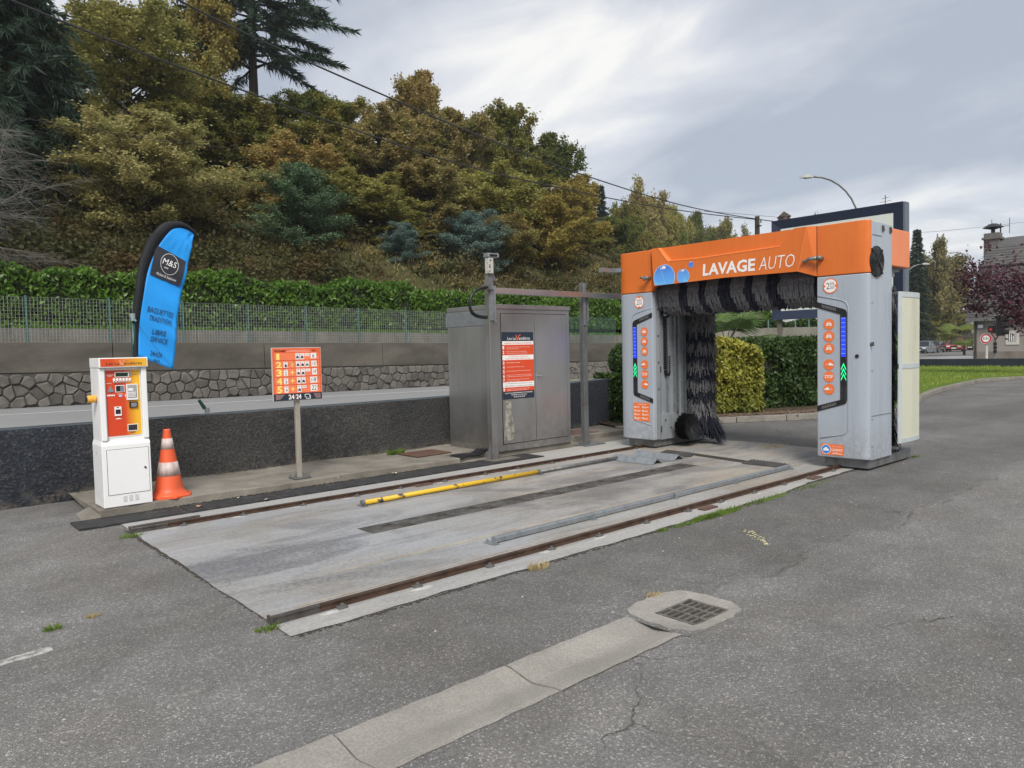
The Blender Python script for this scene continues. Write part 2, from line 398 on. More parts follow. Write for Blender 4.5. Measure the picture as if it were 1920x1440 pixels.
# ------------------------------------------------------------------ mesh builder
def wloc(o):
    p = Vector((0, 0, 0))
    while o is not None: p += o.location; o = o.parent
    return p
class MB:
    def __init__(s): s.v = []; s.f = []; s.mi = []
    def add(s, vs, fs, m=0):
        b = len(s.v); s.v += [tuple(q) for q in vs]
        for f in fs: s.f.append([b+i for i in f]); s.mi.append(m)
        return s
    def hexa(s, p, m=0):   # p: bottom 4 ccw, top 4 ccw
        return s.add(p, [(3, 2, 1, 0), (4, 5, 6, 7), (0, 1, 5, 4), (1, 2, 6, 5), (2, 3, 7, 6), (3, 0, 4, 7)], m)
    def box(s, x0, x1, y0, y1, z0, z1, m=0):
        return s.hexa([(x0, y0, z0), (x1, y0, z0), (x1, y1, z0), (x0, y1, z0), (x0, y0, z1), (x1, y0, z1), (x1, y1, z1), (x0, y1, z1)], m)
    def prism(s, pts, vec, m=0, m2=None):
        n = len(pts); vec = Vector(vec); a = [Vector(p) for p in pts]; b = [p+vec for p in a]
        s.add(a+b, [tuple(range(n))[::-1]], m)
        o = len(s.v)-2*n
        s.f.append([o+n+i for i in range(n)]); s.mi.append(m if m2 is None else m2)
        for i in range(n):
            j = (i+1) % n; s.f.append([o+i, o+j, o+n+j, o+n+i]); s.mi.append(m)
        return s
    def tube(s, path, r, seg=8, m=0, caps=True):
        P = [Vector(p) for p in path]; n = len(P)
        rs = r if isinstance(r, (list, tuple)) else [r]*n
        b = len(s.v); up = None
        for i, p in enumerate(P):
            t = (P[min(i+1, n-1)]-P[max(i-1, 0)])
            if t.length < 1e-9: t = Vector((0, 0, 1))
            t.normalize()
            if up is None: up = t.orthogonal().normalized()
            up = (up-t*up.dot(t))
            if up.length < 1e-6: up = t.orthogonal()
            up.normalize(); w = t.cross(up)
            for k in range(seg):
                a = 2*math.pi*k/seg
                s.v.append(tuple(p+(up*math.cos(a)+w*math.sin(a))*rs[i]))
        for i in range(n-1):
            for k in range(seg):
                k2 = (k+1) % seg
                s.f.append([b+i*seg+k, b+i*seg+k2, b+(i+1)*seg+k2, b+(i+1)*seg+k]); s.mi.append(m)
        if caps:
            s.f.append([b+k for k in range(seg)][::-1]); s.mi.append(m)
            s.f.append([b+(n-1)*seg+k for k in range(seg)]); s.mi.append(m)
        return s
    def lathe(s, prof, seg=24, c=(0, 0), m=0, ms=None):
        b = len(s.v)
        for (r, z) in prof:
            for k in range(seg):
                a = 2*math.pi*k/seg; s.v.append((c[0]+r*math.cos(a), c[1]+r*math.sin(a), z))
        for i in range(len(prof)-1):
            for k in range(seg):
                k2 = (k+1) % seg
                s.f.append([b+i*seg+k, b+i*seg+k2, b+(i+1)*seg+k2, b+(i+1)*seg+k]); s.mi.append(ms[i] if ms else m)
        return s
    def build(s, name, mats, parent=None, smooth=False, bevel=0, local=False, kind=None, seg=2):
        me = bpy.data.meshes.new(name)
        off = Vector((0, 0, 0)) if (local or parent is None) else wloc(parent)
        v = np.array(s.v, dtype=np.float32) - np.array(off, dtype=np.float32)
        me.from_pydata(v.tolist(), [], s.f)
        mats = mats if isinstance(mats, (list, tuple)) else [mats]
        for q in mats: me.materials.append(q)
        if len(mats) > 1: me.polygons.foreach_set('material_index', s.mi)
        if smooth: me.polygons.foreach_set('use_smooth', [True]*len(me.polygons))
        me.update()
        o = bpy.data.objects.new(name, me); COL.objects.link(o)
        if parent is not None: o.parent = parent
        if bevel:
            bv = o.modifiers.new('bevel', 'BEVEL'); bv.width = bevel; bv.segments = seg; bv.limit_method = 'ANGLE'; bv.angle_limit = rad(40)
        if kind: o['kind'] = kind
        return o
def thing(name, loc, label, cat, group=None):
    o = bpy.data.objects.new(name, None); COL.objects.link(o); o.location = loc; o.empty_display_size = .2
    return tag(o, label, cat, group)
def tag(o, label, cat, group=None, kind=None):
    o['label'] = label; o['category'] = cat
    if group: o['group'] = group
    if kind: o['kind'] = kind
    return o
def st(o, kind='structure', label=None):
    o['kind'] = kind
    if label: o['label'] = label
    return o
def link_copy(o, parent=None):
    c = o.copy(); COL.objects.link(c); c.parent = parent
    for ch in [q for q in o.children]: link_copy(ch, c)
    return c

_tcache = {}
def glyphs(s, bold=0, shear=0):
    key = (s, bold, shear)
    if key in _tcache: return _tcache[key]
    cu = bpy.data.curves.new('t', 'FONT'); cu.body = s; cu.offset = bold; cu.shear = shear; cu.resolution_u = 2; cu.fill_mode = 'FRONT'
    ob = bpy.data.objects.new('t', cu); COL.objects.link(ob)
    me = bpy.data.meshes.new_from_object(ob)
    v = np.array([tuple(q.co) for q in me.vertices]); f = [tuple(p.vertices) for p in me.polygons]
    bpy.data.objects.remove(ob); bpy.data.curves.remove(cu); bpy.data.meshes.remove(me)
    _tcache[key] = (v, f); return v, f
def text(mb, s, o, u, v, w, h, m=0, bold=0, shear=0):
    """flat lettering whose outline box is w by h, lower left corner at o, running along u, upright along v"""
    V, Fc = glyphs(s, bold, shear)
    if len(V) == 0: return
    a, b = V.min(0), V.max(0)
    o = Vector(o); u = Vector(u).normalized(); v = Vector(v).normalized()
    sx, sy = w/max(1e-6, b[0]-a[0]), h/max(1e-6, b[1]-a[1])
    mb.add([o+u*float((q[0]-a[0])*sx)+v*float((q[1]-a[1])*sy) for q in V], Fc, m)
def disc(mb, c, u, v, r, m=0, n=28, ry=None):
    c = Vector(c); u = Vector(u); v = Vector(v); ry = ry or r
    mb.add([c+u*(r*math.cos(2*math.pi*i/n))+v*(ry*math.sin(2*math.pi*i/n)) for i in range(n)], [tuple(range(n))], m)
def rect(mb, o, u, v, w, h, m=0):
    o = Vector(o); u = Vector(u); v = Vector(v)
    mb.add([o, o+u*w, o+u*w+v*h, o+v*h], [(0, 1, 2, 3)], m)
def pol(mb, c, u, v, pts, m=0):
    c = Vector(c); u = Vector(u); v = Vector(v)
    mb.add([c+u*a+v*b for a, b in pts], [tuple(range(len(pts)))], m)

# ================================================================== THE GROUND
HOLES = [(-3.0, 3.25, 2.33, 2.65), (3.25, 3.86, 2.27, 2.81), (3.25, 8.05, 5.45, 5.72)]
def inhole(x, y): return any(a < x < b and c < y < d for a, b, c, d in HOLES)
def sheet(xs, ys, zf, jitter=None):
    m = MB(); nx, ny = len(xs), len(ys)
    vs = []
    for j, y in enumerate(ys):
        for i, x in enumerate(xs):
            xx, yy = x, y
            if jitter: xx, yy = jitter(i, j, x, y, nx, ny)
            vs.append((xx, yy, zf(xx, yy)))
    fs = []
    for j in range(ny-1):
        for i in range(nx-1):
            if inhole((xs[i]+xs[i+1])/2, (ys[j]+ys[j+1])/2): continue
            fs.append((j*nx+i, j*nx+i+1, (j+1)*nx+i+1, (j+1)*nx+i))
    return m.add(vs, fs)
st(sheet([-120, -3, 3.25, 3.86, 8.05, 40, 600], [-300, 2.27, 2.33, 2.65, 2.81, 5.45, 5.72, 30, 500], lambda x, y: 0).build('ground', M_ASPH))

def cuts(a, b, step, extra):
    n = int(round((b-a)/step)); q = [a+(b-a)*i/n for i in range(n+1)]
    q = [v for v in q if all(abs(v-e) > step*.35 for e in extra)] + list(extra)
    return sorted(q)
def sj(i, j, x, y, nx, ny):
    n = math.sin(x*5.1)*.35+math.sin(x*13.7+1)*.3+math.sin(x*31+y*29)*.35
    n2 = math.sin(y*4.3+2)*.4+math.sin(y*11+1)*.3+math.sin(y*27)*.3
    if j == 0: y = 3.79+n*.018+(.09 if x > 7 else 0)*min(1, x-7)
    if i == 0: x = x+n2*.012-(7.2-y)*.02
    if i == nx-1: x += n2*.04
    return x, y
st(sheet(cuts(1.80, 10.5, .12, [3.25, 8.05]), cuts(3.8, 7.92, .12, [5.45, 5.72]), lambda x, y: .006, sj).build('concrete_slab', M_SLAB))
st(sheet(cuts(6.15, 10.5, .5, []), cuts(7.93, 8.36, .2, []), lambda x, y: .006).build('concrete_strip', M_PATH))
# pavement along the wall with a broken left end
m = MB()
def pave(x0, x1, y0, y1, zt, n):
    fr = []
    for i in range(n+1):
        x = x0+(x1-x0)*i/n
        fr.append((x, y0+.012*math.sin(x*7)+.008*math.sin(x*19), zt+.006*math.sin(x*3)))
    vs = []; fs = []
    for p in fr: vs += [(p[0], p[1], -.02), (p[0], p[1]+.006, p[2]-.008), (p[0], p[1]+.02, p[2]), (p[0], y1, p[2])]
    for i in range(n):
        for k in range(3): fs.append((i*4+k, i*4+4+k, i*4+5+k, i*4+1+k))
    fs.append((0, 1, 2, 3)); m.add(vs, fs)
pave(1.72, 6.12, 7.935, 9.25, .09, 60); pave(6.122, 12.4, 8.37, 9.25, .088, 60)
m.hexa([(1.55, 7.95, -.01), (1.74, 7.9, -.01), (1.74, 8.35, -.01), (1.6, 8.4, -.01), (1.66, 7.99, .03), (1.74, 7.95, .065), (1.74, 8.3, .08), (1.68, 8.32, .05)])
st(m.build('pavement', M_PATH))
# gutter, three and a half precast lengths
gt = st(MB().box(-3, 3.25, 2.335, 2.645, -.12, -.05).build('gutter', M_DARK))
for k, (a, b) in enumerate([(-3, -.48), (-.47, .46), (.47, 1.385), (1.395, 2.318), (2.328, 3.248)]):
    g = MB(); dz = R.uniform(-.003, .003); ys = [2.31, 2.345, 2.40, 2.47, 2.50, 2.53, 2.60, 2.655, 2.69]; zs = [.005, .004, -.006, -.019, -.022, -.019, -.006, .004, .005]
    nx = 12; vs = []
    for i in range(nx+1):
        for y, z in zip(ys, zs):
            e = .004*math.sin(i*2.1+k) if y in (2.31, 2.69) else 0
            vs.append((a+(b-a)*i/nx, y+e, z+dz+.001))
    n = len(ys)
    g.add(vs, [(i*n+j, (i+1)*n+j, (i+1)*n+j+1, i*n+j+1) for i in range(nx) for j in range(n-1)])
    g.add([vs[j] for j in range(n)]+[(a, y, -.06) for y in ys], [(j, j+1, n+j+1, n+j) for j in range(n-1)])
    g.build('gutter_segment', M_GUTTER, gt)

# drain: concrete surround with an iron grate
dr = thing('storm_drain', (3.6, 2.5, 0), 'iron storm drain grate in a rounded concrete surround at the gutter end', 'drain')
GC = [(3.43, 2.365), (3.785, 2.365), (3.74, 2.625), (3.455, 2.62)]
oc = []
for i in range(40):
    a = 2*math.pi*i/40; c, s = math.cos(a), math.sin(a)
    p = 3.5; q = (abs(c)**p+abs(s)**p)**(-1/p); oc.append((3.575+c*q*.30+.008*math.sin(i*1.9), 2.53+s*q*.265+.008*math.sin(i*2.7)))
ic = []
for i in range(40):
    a = 2*math.pi*i/40; c, s = math.cos(a), math.sin(a); q = 1/max(abs(c)/.175, abs(s)/.14); ic.append((3.60+c*q, 2.49+s*q))
g = MB(); g.add([(x, y, .007) for x, y in oc]+[(x, y, -.006) for x, y in ic]+[(x, y, -.3) for x, y in ic]+[(x, y, -.05) for x, y in oc],
    [(i, (i+1) % 40, 40+(i+1) % 40, 40+i) for i in range(40)]+[(40+i, 40+(i+1) % 40, 80+(i+1) % 40, 80+i) for i in range(40)]+[(120+i, 120+(i+1) % 40, (i+1) % 40, i) for i in range(40)])
g.build('surround', concrete('surround_concrete', (.33, .31, .28), .72, 5), dr)
MB().box(3.2, 4.0, 2.2, 2.9, -.34, -.3).build('pit', M_DARK, dr)
# asphalt apron filling the square cut round the surround
g = MB(); sq = []
for i in range(40):
    a = 2*math.pi*i/40; c, s = math.cos(a), math.sin(a); tx = ((3.87-3.575) if c > 0 else (3.575-3.24))/max(abs(c), 1e-6); ty = ((2.82-2.53) if s > 0 else (2.53-2.26))/max(abs(s), 1e-6)
    q = min(tx, ty); sq.append((3.575+c*q, 2.53+s*q))
g.add([(x, y, .0015) for x, y in sq]+[(x*.97+3.575*.03, y*.97+2.53*.03, .0015) for x, y in oc], [(i, (i+1) % 40, 40+(i+1) % 40, 40+i) for i in range(40)])
g.build('asphalt_apron', M_ASPH, dr)
M_IRON = dirty('cast_iron', (.24, .225, .205), (.08, .07, .06), .9, .35, .65, 14, .55, .5, (1, 1, 1), .3)
g = MB(); x0, x1, y0, y1 = 3.428, 3.772, 2.353, 2.627
for i in range(4):
    xa = x0+(x1-x0-.02)*i/3; g.box(xa, xa+.02, y0, y1, -.035, -.004)
for j in range(7):
    ya = y0+(y1-y0-.013)*j/6
    for i in range(3):
        xa = x0+(x1-x0-.02)*i/3; g.box(xa+.0201, xa+(x1-x0-.02)/3-.0001, ya, ya+.013, -.035, -.006)
g.build('grate', M_IRON, dr)

# long floor grating in the slab
gg = thing('floor_grating', (3.25, 5.58, 0), 'long narrow steel floor grating running down the middle of the wash bay', 'grating')
MB().box(3.25, 8.05, 5.45, 5.72, -.2, -.19).box(3.25, 3.262, 5.45, 5.72, -.19, -.03).box(3.262, 8.05, 5.712, 5.72, -.19, -.03).build('channel', M_DARK, gg)
M_GRATE = dirty('grating_steel', (.24, .235, .22), (.06, .048, .04), .9, .4, .62, 4, .55, .6, (1, 1, 1))
seg0 = None
for k in range(5):
    if seg0 is None:
        g = MB(); L = .955
        for j in range(8):
            y = .004+j*.0362; g.box(0, L, y, y+.006, -.028, .003)
        for i in range(25):
            x = i*L/24.3; g.box(x, x+.006, .0, .27, -.020, .0005)
        seg0 = g.build('grating_section', M_GRATE, gg, local=True); o = seg0
    else:
        o = seg0.copy(); COL.objects.link(o); o.parent = gg
    o.location = (.002+k*.96, -.13, .004)

# rails
def rail(y, x0, x1, label):
    t = thing('rail', (x0, y, 0), label, 'rail', 'gantry rails')
    g = MB(); pr = [(-.040, .007), (.040, .007), (.040, .011), (.011, .016), (.009, .028), (.017, .032), (.017, .043), (-.017, .043), (-.017, .032), (-.009, .028), (-.011, .016), (-.040, .011)]
    g.prism([(x0+.3, y+a, b) for a, b in pr], (x1-x0-.3, 0, 0)); g.build('rail_bar', M_RUST, t)
    g = MB(); g.prism([(x0, y+a*1.02, b+.001) for a, b in pr], (.298, 0, 0)); g.box(x0-.012, x0+.0, y-.03, y+.03, .008, .05); g.build('rail_end', M_RAILEND, t)
    c0 = None
    x = x0+.42; k = 0
    while x < x1-.2:
        if c0 is None:
            g = MB(); g.box(-.03, .03, -.085, -.042, .007, .018); g.tube([(0, -.064, .0179), (0, -.064, .034)], .011, 6)
            c0 = g.build('rail_clip', M_GALVD, t, local=True); o = c0
        else: o = c0.copy(); COL.objects.link(o); o.parent = t
        o.location = (x-x0, 0, 0); x += .62 if k % 3 else .55; k += 1
rail(4.06, 1.735, 10.6, 'rusty steel rail nearest the asphalt lot, along the front rim of the slab')
rail(7.07, 1.79, 10.6, 'rusty steel rail on the wall side of the bay, beside the black rubber mats')
o = MB().prism([(1.80, 7.19, .007), (1.80, 7.23, .007), (2.42, 7.235, .007), (2.42, 7.20, .007)], (0, 0, .028)).build('steel_bar', M_RAILEND)
tag(o, 'short worn steel bar lying beside the left end of the wall-side rail', 'bar')
for (x, y) in ((5.86, 3.93), (8.0, 3.93), (4.75, 7.0)):
    o = MB().box(x, x+.22, y-.035, y+.05, .007, .02).build('rail_plate', M_BROWNP, bevel=.003)
    tag(o, {5.86: 'pale rust coloured plate beside the front rail, left of the long galvanised bar joint', 8.0: 'rust coloured plate beside the front rail near the right tower', 4.75: 'rust coloured plate against the wall-side rail behind the yellow pipe'}[x], 'plate', 'rail plates')

# wheel guides
t = thing('wheel_guide', (3.78, 6.52, 0), 'yellow painted wheel guide pipe with worn paint continuing as bare steel', 'guide pipe')
MB().tube([(3.80, 6.52, .038), (6.25, 6.53, .038)], .025, 12).build('pipe', M_YELLOW, t, smooth=True)
MB().tube([(6.27, 6.53, .036), (7.75, 6.54, .036)], .022, 12).build('pipe', M_GALVD, t, smooth=True)['label'] = 'bare grey steel length'
for x in (3.78, 6.24):
    g = MB(); g.tube([(x-.012, 6.52, .038), (x+.02, 6.52, .038)], .03, 12); g.box(x-.03, x+.03, 6.46, 6.58, .006, .016); g.tube([(x, 6.47, .016), (x, 6.47, .03)], .01, 6); g.build('pipe_foot', M_GALVD, t)
t = thing('wheel_guide', (3.72, 4.46, 0), 'straight galvanised square bar bolted to the slab beside the front rail', 'guide bar')
for a, b in ((3.76, 6.13), (6.15, 8.52)):
    MB().prism([(a, 4.44, .014), (a, 4.49, .014), (a, 4.49, .050), (a, 4.483, .057), (a, 4.447, .057), (a, 4.44, .050)], (b-a, 0, 0)).build('bar', M_GALV, t)
for x in (3.74, 4.9, 6.14, 7.25, 8.5):
    g = MB(); g.box(x-.03, x+.03, 4.40, 4.53, .006, .014); g.tube([(x, 4.413, .014), (x, 4.413, .034)], .011, 6); g.tube([(x, 4.517, .014), (x, 4.517, .034)], .011, 6); g.build('bar_foot', M_GALV, t)
# cast lines of paler mortar along the slab
m = MB(); M_PALE = concrete('pale_mortar', (.40, .37, .32), .6, 2.5)
for (pts) in ([(2.45, 4.66), (8.3, 4.60), (8.3, 4.63), (3.4, 4.705), (2.45, 4.70)], [(2.9, 6.60), (3.75, 6.60), (3.75, 6.612), (2.9, 6.615)], [(1.95, 4.20), (5.9, 4.22), (5.9, 4.236), (1.95, 4.225)]):
    m.prism([(x, y, .0062) for x, y in pts], (0, 0, .004))
st(m.build('mortar_lines', M_PALE), 'stuff', 'pale mortar strips along the slab')
# lumps under rail clips: white cement dabs
# rubber mats
def tile():
    g = MB(); g.box(0, .965, 0, .365, .008, .016)
    for i in range(33):
        for j in range(12):
            x = .018+i*.0290+(.0145 if j % 2 else 0); y = .018+j*.030
            if x > .95: continue
            s = .0085; g.add([(x-s, y-s, .016), (x+s, y-s, .016), (x+s, y+s, .016), (x-s, y+s, .016), (x, y, .024)], [(0, 1, 4), (1, 2, 4), (2, 3, 4), (3, 0, 4)])
    g.box(0, .965, -.004, -.0001, .006, .022); g.box(0, .965, .3651, .369, .006, .022)
    return g
mt = thing('rubber_mat', (1.47, 7.52, 0), 'long strip of studded black rubber mat tiles along the foot of the pavement', 'mat')
t0 = None
for k in range(6):
    if t0 is None: t0 = tile().build('mat_tile', M_RUBBER, mt, local=True); o = t0
    else: o = t0.copy(); COL.objects.link(o); o.parent = mt
    o.location = (.975*k*(.86 if k == 5 else 1)+(.69 if k == 5 else 0), R.uniform(-.006, .006), R.uniform(0, .002)+(.003 if k == 5 else 0)); o.rotation_euler.z = R.uniform(-.004, .004)

# wheel stop ramp, plates and trench at the far end
t = thing('wheel_stop', (8.0, 6.25, 0), 'galvanised wheel stop of two ridged humps at the end of the guide pipe', 'wheel stop')
MB().box(7.66, 8.5, 5.92, 6.62, .007, .012).build('base_sheet', M_GALV, t)
for x in (7.80, 8.27):
    MB().prism([(x-.10, 5.9, .0125), (x-.01, 5.9, .078), (x+.01, 5.9, .078), (x+.10, 5.9, .0125), (x+.09, 5.9, .0125), (x, 5.9, .068), (x-.09, 5.9, .0125)], (0, .73, 0)).build('hump', M_GALV, t)
def plate(px, name, mat, label, cat, th=.014, rib=False):
    P = [W(a, b, z=.012) for a, b in px]
    o = MB().prism([(p.x, p.y, .0065) for p in P][::-1] if (P[1]-P[0]).cross(P[2]-P[1]).z < 0 else [(p.x, p.y, .0065) for p in P], (0, 0, th))
    if rib:
        for k in range(1, 11):
            f = k/11; a = P[0].lerp(P[3], f); b = P[1].lerp(P[2], f); o.tube([(a.x, a.y, .0205), (b.x, b.y, .0205)], .008, 6)
    o = o.build(name, mat); tag(o, label, cat)
M_PLATE = dirty('dark_plate', (.06, .058, .055), (.12, .11, .10), .8, .45, .7, 6, .6, .2, (1, 1, 1), .4)
plate([(1234, 851), (1250, 844), (1306, 851), (1294, 857)], 'cover_plate', M_PLATE, 'flat dark cover plate on the slab by the left tower foot', 'cover plate')
plate([(1391, 869), (1409, 862), (1478, 871), (1466, 877)], 'cover_plate', M_PLATE, 'ribbed dark cover plate on the slab between the tower and the galvanised bar end', 'cover plate', .012, True)
P = [W(a, b, z=.01) for a, b in [(1303, 854), (1306, 850), (1412, 865), (1398, 868)]]
st(MB().prism([(p.x, p.y, .0064) for p in P][::-1], (0, 0, .003)).build('trench_cover', concrete('dark_trench', (.06, .05, .042), .6, 6)), 'structure')
# manhole lid with cables beside the cabinet, and the lid right of the cabinet
o = MB().box(5.75, 6.35, 8.42, 8.9, .091, .104).build('manhole_cover', M_BROWNP, bevel=.004); tag(o, 'rusty square access cover in the pavement left of the steel cabinet', 'manhole cover')
o = MB().box(8.45, 9.6, 8.5, 8.98, .090, .10).build('manhole_cover', simple('red_lid', (.17, .10, .085), .7, .2, .2, 20), bevel=.004); tag(o, 'reddish chequered access cover in the pavement right of the steel cabinet', 'manhole cover')
m = MB()
for k in range(4):
    y = 8.05+k*.06; m.tube([(6.05, y-.1, .03), (6.2, y, .05+.01*k), (6.45, y+.1, .06), (6.62, y+.1, .05), (6.74, y+.06, .12)], .018, 8)
tag(m.build('cable_bundle', M_BLACK, smooth=True), 'bundle of thick black cables lying in the gap at the foot of the cabinet post', 'cables')

# kerb and beds round the far side of the lot
KP = [(10.2, 8.5), (11.6, 8.40), (12.54, 8.1), (13.4, 7.6), (14.38, 6.98), (15.8, 6.45), (17.4, 6.4), (19.2, 6.75), (21.0, 7.2), (23.5, 7.7), (26.4, 8.05), (29, 8.3), (31, 8.2), (33, 7.4), (35, 5.8), (36.5, 3), (37.5, -2), (38, -14)]
def cat(P, n):
    out = []
    for i in range(len(P)-1):
        p0, p1, p2, p3 = P[max(i-1, 0)], P[i], P[i+1], P[min(i+2, len(P)-1)]
        for k in range(n):
            t = k/n
            out.append(tuple(.5*(2*p1[a]+(p2[a]-p0[a])*t+(2*p0[a]-5*p1[a]+4*p2[a]-p3[a])*t*t+(3*p1[a]-p0[a]-3*p2[a]+p3[a])*t**3) for a in range(len(p1))))
    return out+[tuple(P[-1])]
KC = cat(KP, 6)
kb = st(MB().add([(0, 0, -1), (.01, 0, -1), (0, .01, -1)], [(0, 1, 2)]).build('kerb', M_KERB))
acc = 0; i0 = 0; cnt = 0
for i in range(1, len(KC)):
    a, b = Vector(KC[i0]), Vector(KC[i])
    if (b-a).length < .9 and i < len(KC)-1: continue
    d = (b-a).normalized(); n = Vector((-d.y, d.x)); a2 = a+d*.008; b2 = b-d*.008
    g = MB(); zt = .12+R.uniform(-.006, .006)
    g.hexa([(*a2, 0), (*b2, 0), (*(b2+n*.16), 0), (*(a2+n*.16), 0), (*(a2+n*.012), zt), (*(b2+n*.012), zt), (*(b2+n*.16), zt+.004), (*(a2+n*.16), zt+.004)])
    g.build('kerb_stone', M_KERB, kb, bevel=.012); i0 = i
# bed (under the hedges) and lawn behind the kerb
def fan(pts, zf, step=8):
    pass
bed = MB(); P = [p for p in KC if p[0] < 17.5]
vs = []; fs = []
for i, p in enumerate(P):
    vs += [(p[0]+.05, p[1]+.10, .10), (p[0]+.3, p[1]+.9, .14), (p[0]+.8, max(9.4, p[1]+2.4), .12)]
for i in range(len(P)-1):
    for k in range(2): fs.append((i*3+k, i*3+3+k, i*3+4+k, i*3+1+k))
st(bed.add(vs, fs).build('planting_bed', M_EARTH))
P = [p for p in KC if p[0] > 17.0]
lawn = MB(); vs = []; fs = []
N = 12
for i, p in enumerate(P):
    tx = 42.9
    for k in range(N+1):
        f = k/N; ax, ay = p[0]+.05, p[1]+.12
        bx, by = (18+(43-18)*i/(len(P)-1), 22) if False else (42.9, 30-i*(44/(len(P)-1)))
        vs.append((ax+(bx-ax)*f, ay+(by-ay)*f, .115+.05*math.sin(f*3)))
for i in range(len(P)-1):
    for k in range(N): a = i*(N+1)+k; fs.append((a, a+N+1, a+N+2, a+1))
st(lawn.add(vs, fs).build('lawn', M_LAWN))

# ------------------------------------------------------------------ low roughcast wall
def roughwall(x0, x1, y0, y1, ztop, step=.028):
    nx, nz = int((x1-x0)/step), int(.92/step)
    xs = np.linspace(x0, x1, nx+1); fr = np.linspace(0, 1, nz+1)
    Xg, Fg = np.meshgrid(xs, fr)
    zt = np.array([ztop(x) for x in xs]); Zg = Fg*zt[None, :]
    rn = RN.rand(nz+1, nx+1); sm = (rn+np.roll(rn, 1, 0)+np.roll(rn, 1, 1)+np.roll(np.roll(rn, 1, 0), 1, 1))/4
    Yg = y0-.022*sm-.015*np.sin(Xg*1.7)*.5; Yg[-1, :] = y0-.002
    V = np.stack([Xg, Yg, Zg], -1).reshape(-1, 3)
    F = [(j*(nx+1)+i, j*(nx+1)+i+1, (j+1)*(nx+1)+i+1, (j+1)*(nx+1)+i) for j in range(nz) for i in range(nx)]
    m = MB(); m.add(V.tolist(), F)
    n = 40; vs = []
    for i in range(n+1):
        x = x0+(x1-x0)*i/n; vs += [(x, y0-.002, ztop(x)), (x, y1, ztop(x)+.004), (x, y1, 0)]
    m.add(vs, [(i*3+k, i*3+3+k, i*3+4+k, i*3+1+k) for i in range(n) for k in range(2)], 1)
    m.add([(x1, y0, 0), (x1, y1, 0), (x1, y1, ztop(x1)), (x1, y0, ztop(x1))], [(0, 1, 2, 3)], 1)
    return m
wt = lambda x: .826+max(0, x-7)*.032
o = roughwall(-5, 11.7, 9.24, 9.50, wt).build('low_wall', [M_ROUGH, concrete('wall_coping', (.10, .12, .135), .6, 1.5)], smooth=True)
tag(o, 'low dark grey roughcast wall between the wash bay and the road', 'wall')

# ------------------------------------------------------------------ road, retaining wall, fence, hedge
rz = lambda x: max(.02, .27-.0078*x)
m = MB(); vs = []; fs = []
for i in range(36):
    x = -30+i*4; vs += [(x, 9.51, rz(x)), (x, 24.1, rz(x))]
    if i: fs.append((i*2-2, i*2, i*2+1, i*2-1))
st(m.add(vs, fs).build('road', M_ROAD))
m = MB(); vs = []; fs = []
for i in range(61):
    x = -25+i*2; c = 21.15+.0*x; vs += [(x, c, rz(x)+.005), (x, c+.14, rz(x)+.005)]
    if i: fs.append((i*2-2, i*2, i*2+1, i*2-1))
st(m.add(vs, fs).build('road_line', simple('road_paint', (.62, .62, .60), .6, 0, .1, 3)))
p = W(0, 1245, z=.004); q = W(98, 1216, z=.004)
st(MB().prism([(p.x-.25, 4.47, .0005), (q.x, 4.53, .0005), (q.x, 4.61, .0005), (p.x-.25, 4.56, .0005)], (0, 0, .0035)).build('parking_line', dirty('worn_line_paint', (.42, .41, .38), (.17, .17, .165), 1, .42, .6, 26, .8)))

zT = lambda x: 2.085-.0118*x; zS = lambda x: max(.72, 1.245-.0135*x)
rw = thing('retaining_wall', (3, 24, 0), 'long old concrete retaining wall on rubble stone footing across the road', 'wall')
m = MB()
for (a, b) in [(-8+k*4.6, -8+k*4.6+4.58) for k in range(13)]:
    m = MB(); m.hexa([(a, 24.0, zS(a)), (b, 24.0, zS(b)), (b, 24.5, zS(b)), (a, 24.5, zS(a)), (a, 24.02, zT(a)), (b, 24.02, zT(b)), (b, 24.5, zT(b)), (a, 24.5, zT(a))]); m.build('concrete_panel', M_RETAIN, rw, bevel=.012)
m = MB(); m.hexa([(-8, 24.03, -.1), (52, 24.03, -.1), (52, 24.5, -.1), (-8, 24.5, -.1), (-8, 24.03, zS(-8)-.005), (52, 24.03, zS(52)-.005), (52, 24.5, zS(52)-.005), (-8, 24.5, zS(-8)-.005)]); m.build('footing', M_MORTAR, rw)
